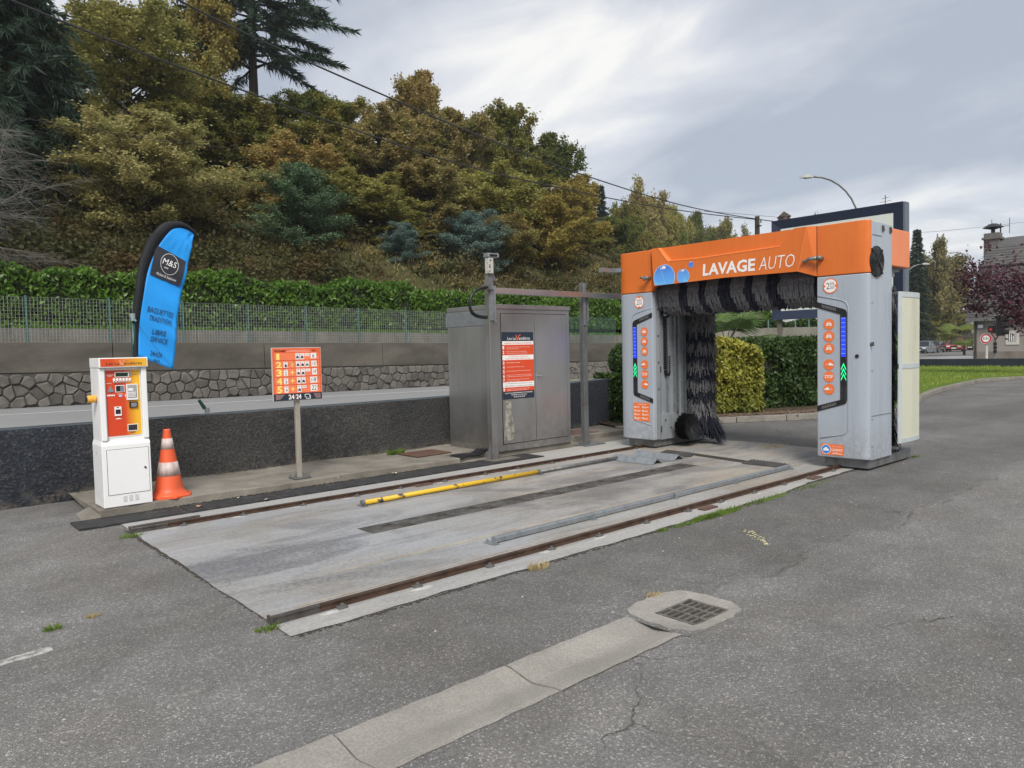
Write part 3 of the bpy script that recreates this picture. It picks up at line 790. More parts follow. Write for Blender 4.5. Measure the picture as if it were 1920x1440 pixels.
# rubble stones from Voronoi cells
def clip(poly, a, b, c):      # keep a*x+b*y<=c
    out = []
    for i in range(len(poly)):
        p, q = poly[i], poly[(i+1) % len(poly)]; dp, dq = a*p[0]+b*p[1]-c, a*q[0]+b*q[1]-c
        if dp <= 0: out.append(p)
        if dp*dq < 0: t = dp/(dp-dq); out.append((p[0]+(q[0]-p[0])*t, p[1]+(q[1]-p[1])*t))
    return out
def stones(x0, x1, sx, szr, seed):
    r = random.Random(seed); pts = []; nrow = 3
    nx = int((x1-x0)/sx)
    for j in range(-1, nrow+1):
        for i in range(-1, nx+2):
            pts.append((x0+(i+.5*(j % 2)+.5+r.uniform(-.36, .36))*sx, (j+.5+r.uniform(-.34, .34))*szr))
    res = []
    for (px, pz) in pts:
        if px < x0 or px > x1: continue
        base, top = rz(px)-.02, zS(px)-.03
        z0_, z1_ = 0, nrow*szr
        if not (z0_ < pz < z1_): continue
        poly = [(px-.6, 0), (px+.6, 0), (px+.6, nrow*szr), (px-.6, nrow*szr)]
        for (qx, qz) in pts:
            if (qx, qz) == (px, pz) or abs(qx-px) > 1.3: continue
            dx, dz = qx-px, qz-pz; poly = clip(poly, dx, dz, dx*(px+qx)/2+dz*(pz+qz)/2)
            if len(poly) < 3: break
        if len(poly) < 3: continue
        # scale vertical to wall height, then inset
        f = (top-base)/(nrow*szr)
        poly = [(a, base+b*f) for a, b in poly]; cx = sum(a for a, b in poly)/len(poly); cz = sum(b for a, b in poly)/len(poly)
        res.append((cx, cz, [((a-cx), (b-cz)) for a, b in poly]))
    return res
def stone_mb(g, cx, cz, poly, pr, r):
    n = len(poly); R1 = 1-.011/max(.08, np.mean([math.hypot(*p) for p in poly]))
    k1 = [(a*R1, b*R1) for a, b in poly]; k2 = [(a*R1*.78, b*R1*.78) for a, b in poly]
    y = 24.03
    vs = [(cx+a, y, cz+b) for a, b in k1]+[(cx+a, y-pr*.6+r.uniform(-.006, .006), cz+b) for a, b in k1]+[(cx+a, y-pr+r.uniform(-.014, .014), cz+b) for a, b in k2]
    g.add(vs, [(i, (i+1) % n, n+(i+1) % n, n+i) for i in range(n)]+[(n+i, n+(i+1) % n, 2*n+(i+1) % n, 2*n+i) for i in range(n)]+[tuple(range(2*n, 3*n))])
rr = random.Random(3)
for (cx, cz, poly) in stones(-1.0, 21.0, .30, .30, 5)[:298]:
    g = MB(); stone_mb(g, cx, cz, poly, rr.uniform(.04, .11), rr); g.build('stone', M_STONE, rw)
g = MB()
for (cx, cz, poly) in stones(21.05, 42.0, .36, .31, 8): stone_mb(g, cx, cz, poly, rr.uniform(.035, .07), rr)
g.build('far_stones', M_STONE, rw, kind='stuff')
# parapet on top, set back
pw = thing('parapet_wall', (3, 24.6, 2), 'pale low concrete parapet behind the wire fence above the retaining wall', 'wall')
for k in range(15):
    a = -8+k*4.1; b = a+4.08; z = .40
    m = MB(); m.hexa([(a, 24.52, zT(a)-.3), (b, 24.52, zT(b)-.3), (b, 24.7, zT(b)-.3), (a, 24.7, zT(a)-.3), (a, 24.52, zT(a)+z), (b, 24.52, zT(b)+z), (b, 24.7, zT(b)+z), (a, 24.7, zT(a)+z)]); m.build('concrete_panel', M_PARAPET, pw, bevel=.01)
# wire fence
fe = thing('wire_fence', (3, 24.1, 2), 'long wire mesh fence with green posts on top of the retaining wall', 'fence')
posts = [W(p, 600, Y=24.1).x for p in (50, 206, 344, 467, 577, 673)]
sp_ = (posts[-1]-posts[0])/5
px_ = [posts[0]+sp_*k for k in range(-3, 13)]
FH = 1.24
pan0 = None
for k in range(len(px_)-1):
    a, b = px_[k], px_[k+1]; L = b-a; x = a
    MB().tube([(0, 0, 0), (0, 0, FH+.1)], .03, 8).build('post', M_GREEN if False else simple('post_green', (.03, .12, .11), .5), fe, local=True).location = (a-3, .03, zT(a)-2.05)
    if pan0 is None:
        g = MB(); w = .005
        def wire(p, q, m, w=w):
            p, q = Vector(p), Vector(q); d = (q-p).normalized(); u = d.orthogonal().normalized(); v = d.cross(u)
            vs = []
            for c in (p, q):
                for t in range(3): an = t*2.0944; vs.append(c+u*math.cos(an)*w+v*math.sin(an)*w)
            g.add(vs, [(0, 1, 4, 3), (1, 2, 5, 4), (2, 0, 3, 5)], m)
        nv = int(L/.085)
        for i in range(nv+1):
            x = L*i/nv; wire((x, 0, 0), (x, 0, FH), 0)
        for j in range(14):
            z = FH*j/13; wire((0, -.008, z), (L, -.008, z), 0, .0052)
        wme = g
        pan0 = g.build('mesh_panel', [M_WIRE], fe, local=True, kind=None); o = pan0
    else: o = pan0.copy(); COL.objects.link(o); o.parent = fe
    if a > 21:
        o.material_slots[0].link = 'OBJECT'; o.material_slots[0].material = M_WIREG
    o.location = (a-3, 0, zT(a)-2); o.rotation_euler.y = math.atan(.0118)

# ------------------------------------------------------------------ foliage tools
def leafmesh(name, P, size, mat, dirs=None, aspect=1.6, curl=0, seed=0):
    """one small kite-shaped leaf at each point"""
    r = np.random.RandomState(seed); n = len(P)
    if dirs is None:
        a = r.normal(size=(n, 3)); a[:, 2] *= .6
    else: a = dirs+r.normal(size=(n, 3))*.15
    a /= np.linalg.norm(a, axis=1)[:, None]
    b = r.normal(size=(n, 3)); b -= (b*a).sum(1)[:, None]*a; b /= np.linalg.norm(b, axis=1)[:, None]
    s = (size*r.uniform(.65, 1.3, n))[:, None] if np.isscalar(size) else size[:, None]
    L = a*s*aspect/2; Wd = b*s/2
    v = np.empty((n, 4, 3)); v[:, 0] = P-L; v[:, 1] = P+Wd-L*.1; v[:, 2] = P+L; v[:, 3] = P-Wd-L*.1
    me = bpy.data.meshes.new(name)
    me.vertices.add(n*4); me.vertices.foreach_set('co', v.reshape(-1).astype(np.float32))
    me.loops.add(n*4); me.loops.foreach_set('vertex_index', np.arange(n*4, dtype=np.int32))
    me.polygons.add(n); me.polygons.foreach_set('loop_start', np.arange(0, n*4, 4, dtype=np.int32)); me.polygons.foreach_set('loop_total', np.full(n, 4, dtype=np.int32))
    me.materials.append(mat); me.update(calc_edges=True)
    return me
def mobj(name, me, parent=None):
    o = bpy.data.objects.new(name, me); COL.objects.link(o); o.parent = parent; return o
def broad(seed, n=38000, H=10, Rw=4.2, nc=95, leaf=.19, low=.22, flat=.8):
    """a crown mesh of leaf clumps plus a trunk with limbs, 10 m high"""
    r = np.random.RandomState(seed); cs = []; rs = []
    zc = H*(.5+low/2); rz_ = H*(1-low)/2
    while len(cs) < nc:
        d = r.normal(size=3); d /= np.linalg.norm(d); q = r.uniform(.35, 1.06)**.5
        bump = 1+.24*math.sin(3*math.atan2(d[1], d[0])+seed)+.14*math.sin(5*math.atan2(d[1], d[0])+d[2]*4)
        p = np.array([d[0]*Rw*q*bump, d[1]*Rw*q*bump, zc+d[2]*rz_*q*.92])
        if p[2] < H*low*.7: continue
        cs.append(p); rs.append(r.uniform(.45, 1.45)*Rw/4.6)
    cs, rs = np.array(cs), np.array(rs)
    k = r.choice(nc, n, p=rs**2/np.sum(rs**2)); d = r.normal(size=(n, 3)); d /= np.linalg.norm(d, axis=1)[:, None]
    d[:, 2] = np.where(r.rand(n) < .3, np.abs(d[:, 2]), d[:, 2])
    q = r.uniform(.2, 1, n)**.5*(1+.22*r.normal(size=n))
    P = cs[k]+d*(rs[k]*q)[:, None]*np.array([1, 1, flat])
    m = MB(); top = H*.8
    def limb(p, rad_): m.tube(p, rad_, 5)
    m.tube([(0, 0, -.6), (.1, .05, H*.2), (-.1, .1, H*.45), (.1, 0, top)], [.26, .2, .14, .04], 7)
    for i in range(0, nc, 2):
        c = cs[i]; z0 = min(top*.9, max(H*.15, c[2]*.62)); mid = np.array([c[0]*.45, c[1]*.45, z0+(c[2]-z0)*.6])
        limb([(0, 0, z0), tuple(mid), tuple(c)], [.09, .05, .015])
    return leafmesh('crown', P, leaf, L_OLIVE, seed=seed), m
def oakmesh(seed, n=52000, H=10, Rw=4.6, limbs=34, leaf=.15, low=.05, spray=.26, rise=.55):
    """a crown grown limb by limb: limbs, side branches and twigs, leaves sprayed along the twigs"""
    r = np.random.RandomState(seed); m = MB(); tw = []
    lean = r.normal(size=2)*.35; tr = [(0, 0, -.6), (lean[0]*.3, lean[1]*.3, H*.3), (lean[0]*.8, lean[1]*.2, H*.6), (lean[0], lean[1], H*.9)]
    m.tube(tr, [.27, .2, .13, .03], 7)
    def at(t):
        t = min(.999, max(0, t))*3; i = int(t); f = t-i; return np.array(tr[i])*(1-f)+np.array(tr[i+1])*f
    def unit(v): return v/np.linalg.norm(v)
    for i in range(limbs):
        t = (i+.5)/limbs; h = low+(1-low)*t; p = at(.12+.85*h); az = i*2.399+r.uniform(-.5, .5)
        env = (math.sin(math.pi*min(1, .22+.80*h))**.7)*r.uniform(.55, 1.18)*(1+.18*math.sin(2*az+seed))
        ln = Rw*max(.22, env); d = unit(np.array([math.cos(az), math.sin(az), rise*(h-.15)+.15+r.uniform(-.12, .3)])); pts = [p]
        for k in range(6): d = unit(d+r.normal(size=3)*.16+np.array([0, 0, .06])); pts.append(pts[-1]+d*ln/6)
        m.tube([tuple(q) for q in pts], [.075, .06, .045, .033, .022, .014, .006], 5, caps=False)
        for k in range(2, 7):
            for _ in range(3):
                d2 = unit(d+r.normal(size=3)*.75+np.array([0, 0, .12])); l2 = ln*r.uniform(.16, .36)*(1.25-.1*k); q = [pts[k]]
                for _k in range(3): d2 = unit(d2+r.normal(size=3)*.2); q.append(q[-1]+d2*l2/3)
                m.tube([tuple(v) for v in q], [.02, .014, .009, .004], 4, caps=False)
                for a_, b_ in zip(q[:-1], q[1:]): tw.append((a_, b_, .7 if a_ is q[0] else 1.))
                for _k in range(3):
                    b = q[r.randint(1, 4)]; d3 = unit(d2+r.normal(size=3)*.8+np.array([0, 0, .15])); e = b+d3*l2*r.uniform(.3, .7); tw.append((b, e, 1.2))
    A = np.array([q[0] for q in tw]); B = np.array([q[1] for q in tw]); w = np.array([q[2] for q in tw])*(.35+r.rand(len(tw))); k = r.choice(len(tw), n, p=w/w.sum()); f = r.rand(n)[:, None]
    P = A[k]*(1-f)+B[k]*f+r.normal(size=(n, 3))*spray*np.array([1, 1, .7]); ok = P[:, 2] > .15
    return leafmesh('crown', P[ok], leaf, L_OLIVE, seed=seed), m
def conif(seed, H=10, Rb=3.5, nb=110, pts=13, tw=6, droop=.25, up=.1, p=.8, z0=.08, L=.5, wd=.06, layered=0, sparse=0, tdroop=.3):
    r = np.random.RandomState(seed); Pc = []; Dd = []; Sz = []; m = MB()
    m.tube([(0, 0, -.6), (0, 0, H*.5), (0, 0, H*.98)], [.03*H*.9, .018*H, .02], 7)
    for i in range(nb):
        t = (i+.5)/nb
        if layered: t = round(t*layered)/layered+r.uniform(-.012, .012)
        z = H*(z0+(1-z0)*t*.97); ln = Rb*max(.06, max(0, 1-t)**p)*r.uniform(.65, 1.12); a = i*2.39996+r.uniform(-.3, .3)
        if sparse and r.rand() < sparse: continue
        dr = np.array([math.cos(a), math.sin(a), 0]); end = None; path = []
        for s in np.linspace(0, 1, 5): path.append(tuple(dr*ln*s+np.array([0, 0, z+ln*(up*s-droop*s*s)])))
        m.tube(path, [.045*ln/Rb*2+.01, .03, .02, .015, .006], 4)
        for s in np.linspace(.18, 1, pts):
            c = dr*ln*s+np.array([0, 0, z+ln*(up*s-droop*s*s)])
            for k in range(tw):
                side = r.uniform(-1.15, 1.15); dd = np.array([math.cos(a+side), math.sin(a+side), r.uniform(-tdroop, tdroop*.4)-tdroop*.2])
                le = L*r.uniform(.5, 1.2)*(1.15-.5*s); Pc.append(c+dd*le*.5); Dd.append(dd); Sz.append(le)
    Pc, Dd, Sz = np.array(Pc), np.array(Dd), np.array(Sz)
    me = leafmesh('crown', Pc, wd*(.7+.6*r.rand(len(Sz))), L_DARK, Dd, aspect=L/wd, seed=seed)
    return me, m
def tree(name, src, pos, sx, sz, rot, mat, label, cat, group=None):
    t = thing(name, pos, label, cat, group); t.rotation_euler.z = rot; t.scale = (sx, sx, sz)
    c = mobj('crown', src[0], t); c.material_slots[0].link = 'OBJECT'; c.material_slots[0].material = mat
    mobj('trunk', src[1], t)
    return t
def src(pair):
    me, m = pair; o = m.build('trunk', M_BARK, smooth=True); tm = o.data; bpy.data.objects.remove(o); return me, tm
def boxleaves(n, x0, x1, y0, y1, zf0, zf1, seed, jit=.06, faces=(1, 1, 1, 0)):
    """points in the outer skin of a clipped hedge: front(-y), back, top, ends"""
    r = np.random.RandomState(seed); w = [(x1-x0)*2*faces[0], (x1-x0)*2*.5*faces[1], (x1-x0)*(y1-y0)*faces[2], (y1-y0)*2*faces[3]]
    k = r.choice(4, n, p=np.array(w)/sum(w)); X = r.uniform(x0, x1, n); Y = r.uniform(y0, y1, n); f = r.rand(n)
    d = np.abs(r.normal(size=n))*jit*1.5-jit*.6
    Y = np.where(k == 0, y0+d, np.where(k == 1, y1-d, Y)); 
    X = np.where(k == 3, np.where(r.rand(n) < .5, x0+d, x1-d), X)
    za, zb = zf0(X), zf1(X); f = np.where(k == 2, 1, f)
    Z = za+(zb-za)*f-np.where(k == 2, d, 0)
    lump = .05*np.sin(X*3.1)+.05*np.sin(X*7.3+Z*5)+.04*np.sin(Z*9+X*2)
    Y = Y+lump*(k == 0)-lump*(k == 1)*.5
    return np.stack([X, Y, Z], -1)

# hill
def hillz(x, y):
    base = 2.42*(1-min(1, max(0, (x-46)/14))); y0 = 26.4+min(26, max(0, x-50)*.75)
    if y < y0: return base
    f = min(1, max(.28, 1-(x-30)/100)) if x > 30 else 1
    h = .55*min(y, 52)+.32*(min(max(y, 52), 95)-52)-.55*min(y0, 52)
    return base+h*f+.35*math.sin(x*.35)*min(1, (y-y0)/6)+.25*math.sin(y*.5+x*.2)*min(1, (y-y0)/6)
m = MB(); xs = [-70+i*3.5 for i in range(100)]; ys = [24.71, 26.4]+[26.4+j*2.2 for j in range(1, 50)]
vs = [(x, y, (max(-.05, zT(x)+.36) if x < 46 else hillz(x, y)-.02) if y < 26 else hillz(x, y)-.02) for y in ys for x in xs]; nx = len(xs)
m.add(vs, [(j*nx+i, j*nx+i+1, (j+1)*nx+i+1, (j+1)*nx+i) for j in range(len(ys)-1) for i in range(nx-1)])
st(m.build('hill', M_HILL, smooth=True))

# ------------------------------------------------------------------ hedges
def hedge(name, x0, x1, y0, y1, za, zb, n, leaf, mat, label, core, seed=1, jit=.06, rot=None, faces=(1, 1, 1, 0)):
    t = thing(name, ((x0+x1)/2, (y0+y1)/2, 0), label, 'hedge')
    P = boxleaves(n, x0, x1, y0, y1, za, zb, seed, jit, faces)-np.array([(x0+x1)/2, (y0+y1)/2, 0])
    up = np.random.RandomState(seed).normal(size=(n, 3)); up[:, 2] = np.abs(up[:, 2])+.4
    c = mobj('foliage', leafmesh('foliage', P, leaf, mat, up, 2.1, seed=seed), t); c['kind'] = 'stuff'
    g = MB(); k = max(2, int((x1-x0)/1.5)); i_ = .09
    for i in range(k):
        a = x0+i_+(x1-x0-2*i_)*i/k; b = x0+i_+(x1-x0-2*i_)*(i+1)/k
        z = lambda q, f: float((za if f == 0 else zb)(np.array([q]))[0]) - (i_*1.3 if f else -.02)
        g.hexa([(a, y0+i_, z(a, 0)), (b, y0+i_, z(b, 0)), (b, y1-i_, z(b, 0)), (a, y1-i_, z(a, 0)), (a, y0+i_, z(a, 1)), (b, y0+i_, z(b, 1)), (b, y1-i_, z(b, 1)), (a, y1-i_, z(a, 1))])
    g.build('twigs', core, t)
    if rot is not None: t.rotation_euler.z = rot
    return t
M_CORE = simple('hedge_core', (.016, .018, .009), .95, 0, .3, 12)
hedge('laurel_hedge', -5, 46, 25.2, 26.6, lambda x: np.full_like(x, 2.5), lambda x: 4.33-.013*x+.16*np.sin(x*.9)+.11*np.sin(x*2.7)+.07*np.sin(x*7.1), 104000, .082, L_LAUREL,
      'long clipped laurel hedge behind the wire fence, at the foot of the wooded slope', M_CORE, 2, .15)
g1 = W(1391, 785, z=.1)
hedge('yellow_hedge', 12.95, 14.5, 8.3, 9.3, lambda x: np.full_like(x, .16), lambda x: 1.60-.30*np.abs((x-13.72)/.78)**4+.05*np.sin(x*7), 13000, .05, L_EUO,
      'rounded yellow and green variegated shrub seen through the wash gantry, left of the dark hedge', M_CORE, 5, .10, -.5, (1, .6, 1, 1))
hedge('dark_hedge', 14.55, 19.2, 7.55, 8.5, lambda x: np.full_like(x, .14), lambda x: 1.62+.03*np.sin(x*4), 20000, .05, L_BOX,
      'dark green clipped hedge seen through the wash gantry, right of the yellow shrub', M_CORE, 6, .08, -.36, (1, .4, 1, 1))
hedge('ivy_hedge', 10.75, 12.3, 8.95, 9.62, lambda x: np.full_like(x, .09), lambda x: .99+.03*np.sin(x*6), 8000, .05, L_IVY,
      'low mass of dark ivy over the end of the roughcast wall', M_CORE, 7, .05, None, (1, .4, 1, 1))
c = W(1176, 676, Y=10.6)
t = thing('topiary_ball', (c.x, c.y, 0), 'clipped green topiary ball behind the end of the low wall beside the left tower', 'shrub')
r_ = np.random.RandomState(4); d = r_.normal(size=(7000, 3)); d /= np.linalg.norm(d, axis=1)[:, None]; P = d*(.42*(1-.12*np.abs(r_.normal(size=7000))))[:, None]+np.array([0, 0, c.z])
o = mobj('crown', leafmesh('crown', P, .045, L_BOX, seed=3), t); o['kind'] = 'stuff'
g = MB(); g.lathe([(.01, c.z-.33), (.2, c.z-.26), (.34, c.z), (.25, c.z+.22), (.01, c.z+.34)], 12); g.build('twigs', M_CORE, t, local=True)
MB().tube([(0, 0, 0), (.02, 0, c.z-.2)], .03, 7).build('stem', M_BARK, t, local=True)

# ------------------------------------------------------------------ trees of the slope
OAK = [src(oakmesh(s_, n_, leaf=lf, limbs=lb, low=lw, spray=sp)) for s_, n_, lb, lf, lw, sp in ((1, 54000, 40, .15, .02, .24), (2, 50000, 34, .155, .05, .26), (3, 52000, 38, .15, .0, .22), (4, 44000, 30, .16, .06, .25))]
BIG = [src(oakmesh(9, 78000, limbs=52, leaf=.105, low=.0, Rw=5.2, spray=.19, rise=.3)), src(oakmesh(12, 66000, limbs=50, leaf=.125, low=.03, spray=.21))]
PINEF = src(oakmesh(22, 70000, limbs=46, leaf=.075, low=.0, Rw=3.4, spray=.2, rise=.9))
BIRCH = src(oakmesh(23, 11000, limbs=34, leaf=.17, low=.05, Rw=3.2, spray=.25, rise=1.2))
PINE = src(broad(21, 42000, nc=130, leaf=.10, low=.02, Rw=3.6, flat=.5))
FIR = src(conif(31, nb=150, tw=7, Rb=2.6, L=.55, wd=.07))
FLUF = src(conif(33, nb=190, pts=12, tw=9, Rb=3.6, L=.62, wd=.05, droop=.05, up=.35, p=.62, tdroop=.0))
DROOP = src(conif(35, nb=200, pts=15, tw=9, Rb=5, L=.85, wd=.06, droop=.22, up=.1, p=.5, tdroop=.9))
LEB = src(conif(37, nb=96, pts=24, tw=12, Rb=5.0, L=.6, wd=.055, droop=.14, up=.10, p=.30, z0=.30, layered=12, sparse=.12, tdroop=.7))
G = 'trees of the wooded slope'
def plant(s, base_w, px, ytop, Yp, wpx, mat, label, name='oak_tree', cat='tree', H=10., rot=None, sink=.3):
    b = W(px, 600, Y=Yp); z = hillz(b.x, b.y)-sink
    top = W(px, ytop, Y=Yp); h = top.z-z
    dep = (Vector((b.x, b.y, 0))-Vector((0, 0, 0))).dot(Vector((math.cos(YAW), math.sin(YAW), 0)))
    wid = wpx/F_*dep
    return tree(name, s, (b.x, b.y, z), wid/base_w, h/H, R.uniform(0, 6.28) if rot is None else rot, mat, label, cat, G)
O = 9.2
plant(DROOP, 10, 45, -120, 38, 330, L_DARK, 'huge dark drooping cedar at the far left edge of the slope', 'cedar_tree')
plant(DROOP, 10, -90, -60, 33, 330, L_DARK, 'dark drooping cedar partly cut by the left edge of the view', 'cedar_tree')
plant(BIG[1], O, 265, 8, 47, 300, L_OLIVE, 'tall broad olive green oak rising behind the khaki tree at left')
plant(BIG[0], 11, 290, 205, 34.5, 400, L_KHAKI, 'wide khaki leaved tree spreading above the blue feather flag', 'maple_tree')
plant(OAK[3], O, 405, -30, 55, 210, L_GOLD, 'tall yellow brown oak against the sky left of the open cedar')
plant(LEB, 10, 492, -170, 56, 370, L_DARK, 'open dark cedar with flat tiers of branches against the sky', 'cedar_tree')
plant(OAK[1], O, 510, 200, 53, 160, L_MID, 'dull oak hiding the foot of the open cedar trunk')
plant(OAK[0], O, 150, 60, 60, 240, L_MID, 'green oak deep behind the cedar and the tall olive oak at left')
plant(OAK[1], O, 455, 185, 43, 210, L_MID, 'dull green oak below the open cedar')
plant(OAK[2], O, 585, 165, 50, 150, L_GREEN, 'fresh green oak just right of the open cedar')
plant(OAK[0], O, 540, 262, 37, 220, L_RUST, 'orange brown leaved oak above the blue green pine')
plant(PINEF, 6.6, 575, 298, 34, 205, L_BLUE, 'soft blue green pine in front of the brown oaks', 'pine_tree')
plant(OAK[1], O, 655, 188, 48, 160, L_MID, 'green brown oak at the skyline left of the tallest rusty oak')
plant(OAK[3], O, 800, 132, 52, 160, L_RUST, 'tallest rusty oak poking above the skyline of the slope')
plant(OAK[0], O, 725, 205, 45, 190, L_BROWN, 'brown oak just below and left of the tallest rusty oak')
plant(OAK[2], O, 872, 198, 45, 170, L_BROWN, 'brown oak right of the tallest rusty oak')
plant(OAK[1], O, 955, 203, 48, 160, L_MID, 'green oak with ragged top at the middle of the skyline')
plant(OAK[3], O, 1035, 245, 47, 150, L_GREEN, 'dark green oak where the skyline starts to fall')
plant(OAK[0], O, 690, 325, 36, 230, L_OLIVE, 'olive oak above the small grey green cedar')
plant(OAK[2], O, 815, 300, 37, 240, L_BROWN, 'broad brown oak in the middle of the slope')
plant(OAK[1], O, 935, 315, 37.5, 210, L_OLIVE, 'olive gold oak behind the grey blue cedar')
plant(OAK[0], O, 1025, 372, 35.5, 200, L_GOLD, 'golden brown oak low on the slope above the cable beam')
plant(OAK[3], O, 1090, 325, 40, 150, L_GOLD, 'yellow rust oak at the right end of the near slope')
plant(OAK[2], O, 740, 380, 34.5, 170, L_OLIVE, 'low olive tree just above the hedge right of the sign board')
plant(OAK[1], O, 935, 400, 34, 150, L_BROWN, 'low brown tree standing above the cabinet')
plant(PINEF, 6.6, 888, 388, 33, 150, L_GREYB, 'grey blue young cedar above the steel cabinet', 'cedar_tree')
plant(PINEF, 6.6, 757, 412, 32.5, 95, L_GREYB, 'small thin grey green cedar on the dry bank', 'cedar_tree', rot=1)
plant(FIR, 5.4, 1128, 343, 62, 90, L_DARK, 'dark pointed fir beyond the last golden oak', 'fir_tree')
plant(OAK[1], O, 1172, 378, 62, 120, L_MID, 'green tree right of the dark pointed fir')
plant(OAK[0], O, 1215, 352, 76, 130, L_BROWN, 'brown tree on the far slope above the left end of the orange fascia')
plant(OAK[2], O, 1262, 376, 78, 120, L_OLIVE, 'yellow green tree on the far slope above the bubbles')
plant(OAK[3], O, 1305, 392, 85, 110, L_GREEN, 'dark green tree on the far ridge above the lettering')
plant(OAK[1], O, 1345, 415, 95, 110, L_MID, 'green tree near the right end of the far ridge')
plant(OAK[0], O, 1385, 436, 110, 90, L_BROWN, 'last brown tree at the right end of the far ridge')
plant(OAK[2], O, 1160, 400, 46, 120, L_GREEN, 'low green tree at the foot of the far slope, left of the gantry')
plant(OAK[1], O, 1225, 440, 60, 130, L_MID, 'low green brown tree just above the left end of the orange fascia')
plant(OAK[0], O, 1300, 450, 70, 130, L_GREEN, 'low green tree just above the recessed panel of the fascia')
# filler trees inside the wood
k = 0
desc = ['brown', 'green', 'olive']
places = ['between the left cedars', 'behind the khaki tree', 'under the tall olive oak', 'behind the rust oak', 'left of the pine', 'behind the pine', 'right of the pine', 'above the sign board',
          'behind the small grey cedar', 'in the middle of the wood', 'below the tallest rusty oak', 'behind the cable box', 'above the cabinet doors', 'right of the cable box', 'above the second post', 'near the gantry']
for i, (px, yt, Yp, wp) in enumerate([(110, 230, 50, 240), (215, 240, 44, 220), (360, 200, 44, 240), (440, 320, 40, 200), (490, 300, 44, 160), (600, 290, 46, 180), (650, 350, 38, 150), (620, 260, 52, 180),
                                      (770, 340, 40, 180), (840, 250, 48, 200), (760, 270, 47, 200), (960, 400, 38, 170), (980, 300, 48, 170), (900, 360, 41, 160), (1060, 420, 37.5, 150), (1110, 440, 42, 110)]):
    plant(OAK[i % 4], O, px, yt, Yp, wp, [L_MID, L_BROWN, L_OLIVE, L_GREEN][(i*7+i//3) % 4], 'middle sized oak of the wood, standing '+places[i])
# undergrowth on the bank
def scatter(n, xr, yr, zf, h, wd, mat, name, seed, dens=None, label=None):
    r = np.random.RandomState(seed); P = []
    X = r.uniform(*xr, n); Y = r.uniform(*yr, n)
    if dens is not None: k = dens(X, Y, r); X, Y = X[k], Y[k]
    Z = np.array([zf(a, b) for a, b in zip(X, Y)]); n = len(X)
    hh = h*r.uniform(.5, 1.3, n); D = np.stack([r.normal(size=n)*.35, r.normal(size=n)*.35, np.ones(n)], -1)
    P = np.stack([X, Y, Z+hh*.45], -1)
    me = leafmesh(name, P, hh/4.5, mat, D, 4.5, seed=seed); o = mobj(name, me); st(o, 'stuff', label); return o
scatter(34000, (0, 70), (26.6, 44), hillz, .26, .05, L_DRY, 'dry_grass', 3, label='dry yellow brown grass covering the bank')
def bushes(nb, nl, seed, mat, name, label, yr, rr=(.5, 1.3), leaf=.13, xr=(-3, 62)):
    r = np.random.RandomState(seed); X = r.uniform(*xr, nb); Y = yr[0]+(yr[1]-yr[0])*r.rand(nb)**.8; k = r.randint(0, nb, nl); R_ = r.uniform(*rr, nb)
    d = r.normal(size=(nl, 3)); d /= np.linalg.norm(d, axis=1)[:, None]; d[:, 2] = np.abs(d[:, 2]); q = r.uniform(.5, 1.05, nl)*(1+.2*r.normal(size=nl))
    Z = np.array([hillz(a, b) for a, b in zip(X, Y)])
    P = np.stack([X[k], Y[k], Z[k]], -1)+d*(R_[k]*q)[:, None]*np.array([1.2, 1, .9]); st(mobj(name, leafmesh(name, P, leaf, mat, seed=seed)), 'stuff', label)
bushes(330, 62000, 4, L_UNDER, 'undergrowth', 'dark green and brown scrub under the trees', (29.5, 44), (.5, 1.5))
bushes(110, 26000, 8, L_UNDER, 'hedge_scrub', 'dark scrub at the foot of the slope', (28.2, 34), (.6, 1.4), .12, (-4, 17))
bushes(60, 9000, 6, L_BROWN, 'bramble_scrub', 'brown bramble scrub on the bank', (29, 35), (.25, .7), .1)
scatter(9000, (-2, 46), (24.72, 25.35), lambda x, y: zT(x)+.40, .15, .02, L_LAUREL, 'verge_grass', 5, label='green grass strip between the parapet and the hedge')
# bare shrub at the left
t = thing('bare_shrub', (1.0, 28.6, 3.7), 'leafless grey twiggy shrub spreading at the left edge above the hedge', 'shrub')
g = MB(); r_ = random.Random(12)
def twig(p, d, L, rd, lev):
    q = [p]; dd = d
    for i in range(4):
        dd = (dd+Vector((r_.uniform(-.22, .22), r_.uniform(-.22, .22), r_.uniform(-.22, .12)))).normalized(); q.append(q[-1]+dd*L/4)
    g.tube(q, [rd*(1-.18*i) for i in range(5)], 4, caps=False)
    if lev:
        for i in range(1, 5):
            for _ in range(2 if lev > 1 else 3):
                nd = (dd+Vector((r_.uniform(-.9, .9), r_.uniform(-.9, .9), r_.uniform(-.6, .6)))).normalized(); twig(q[i], nd, L*.55, rd*.5, lev-1)
for i in range(13):
    a = r_.uniform(-.9, .9); twig(Vector((-2.0, 0, .2)), Vector((math.cos(a), math.sin(a)*.6-.1, r_.uniform(.1, 2.2))).normalized(), r_.uniform(2.8, 4.6), .035, 3)
g.build('branches', M_TWIG, t, local=True)

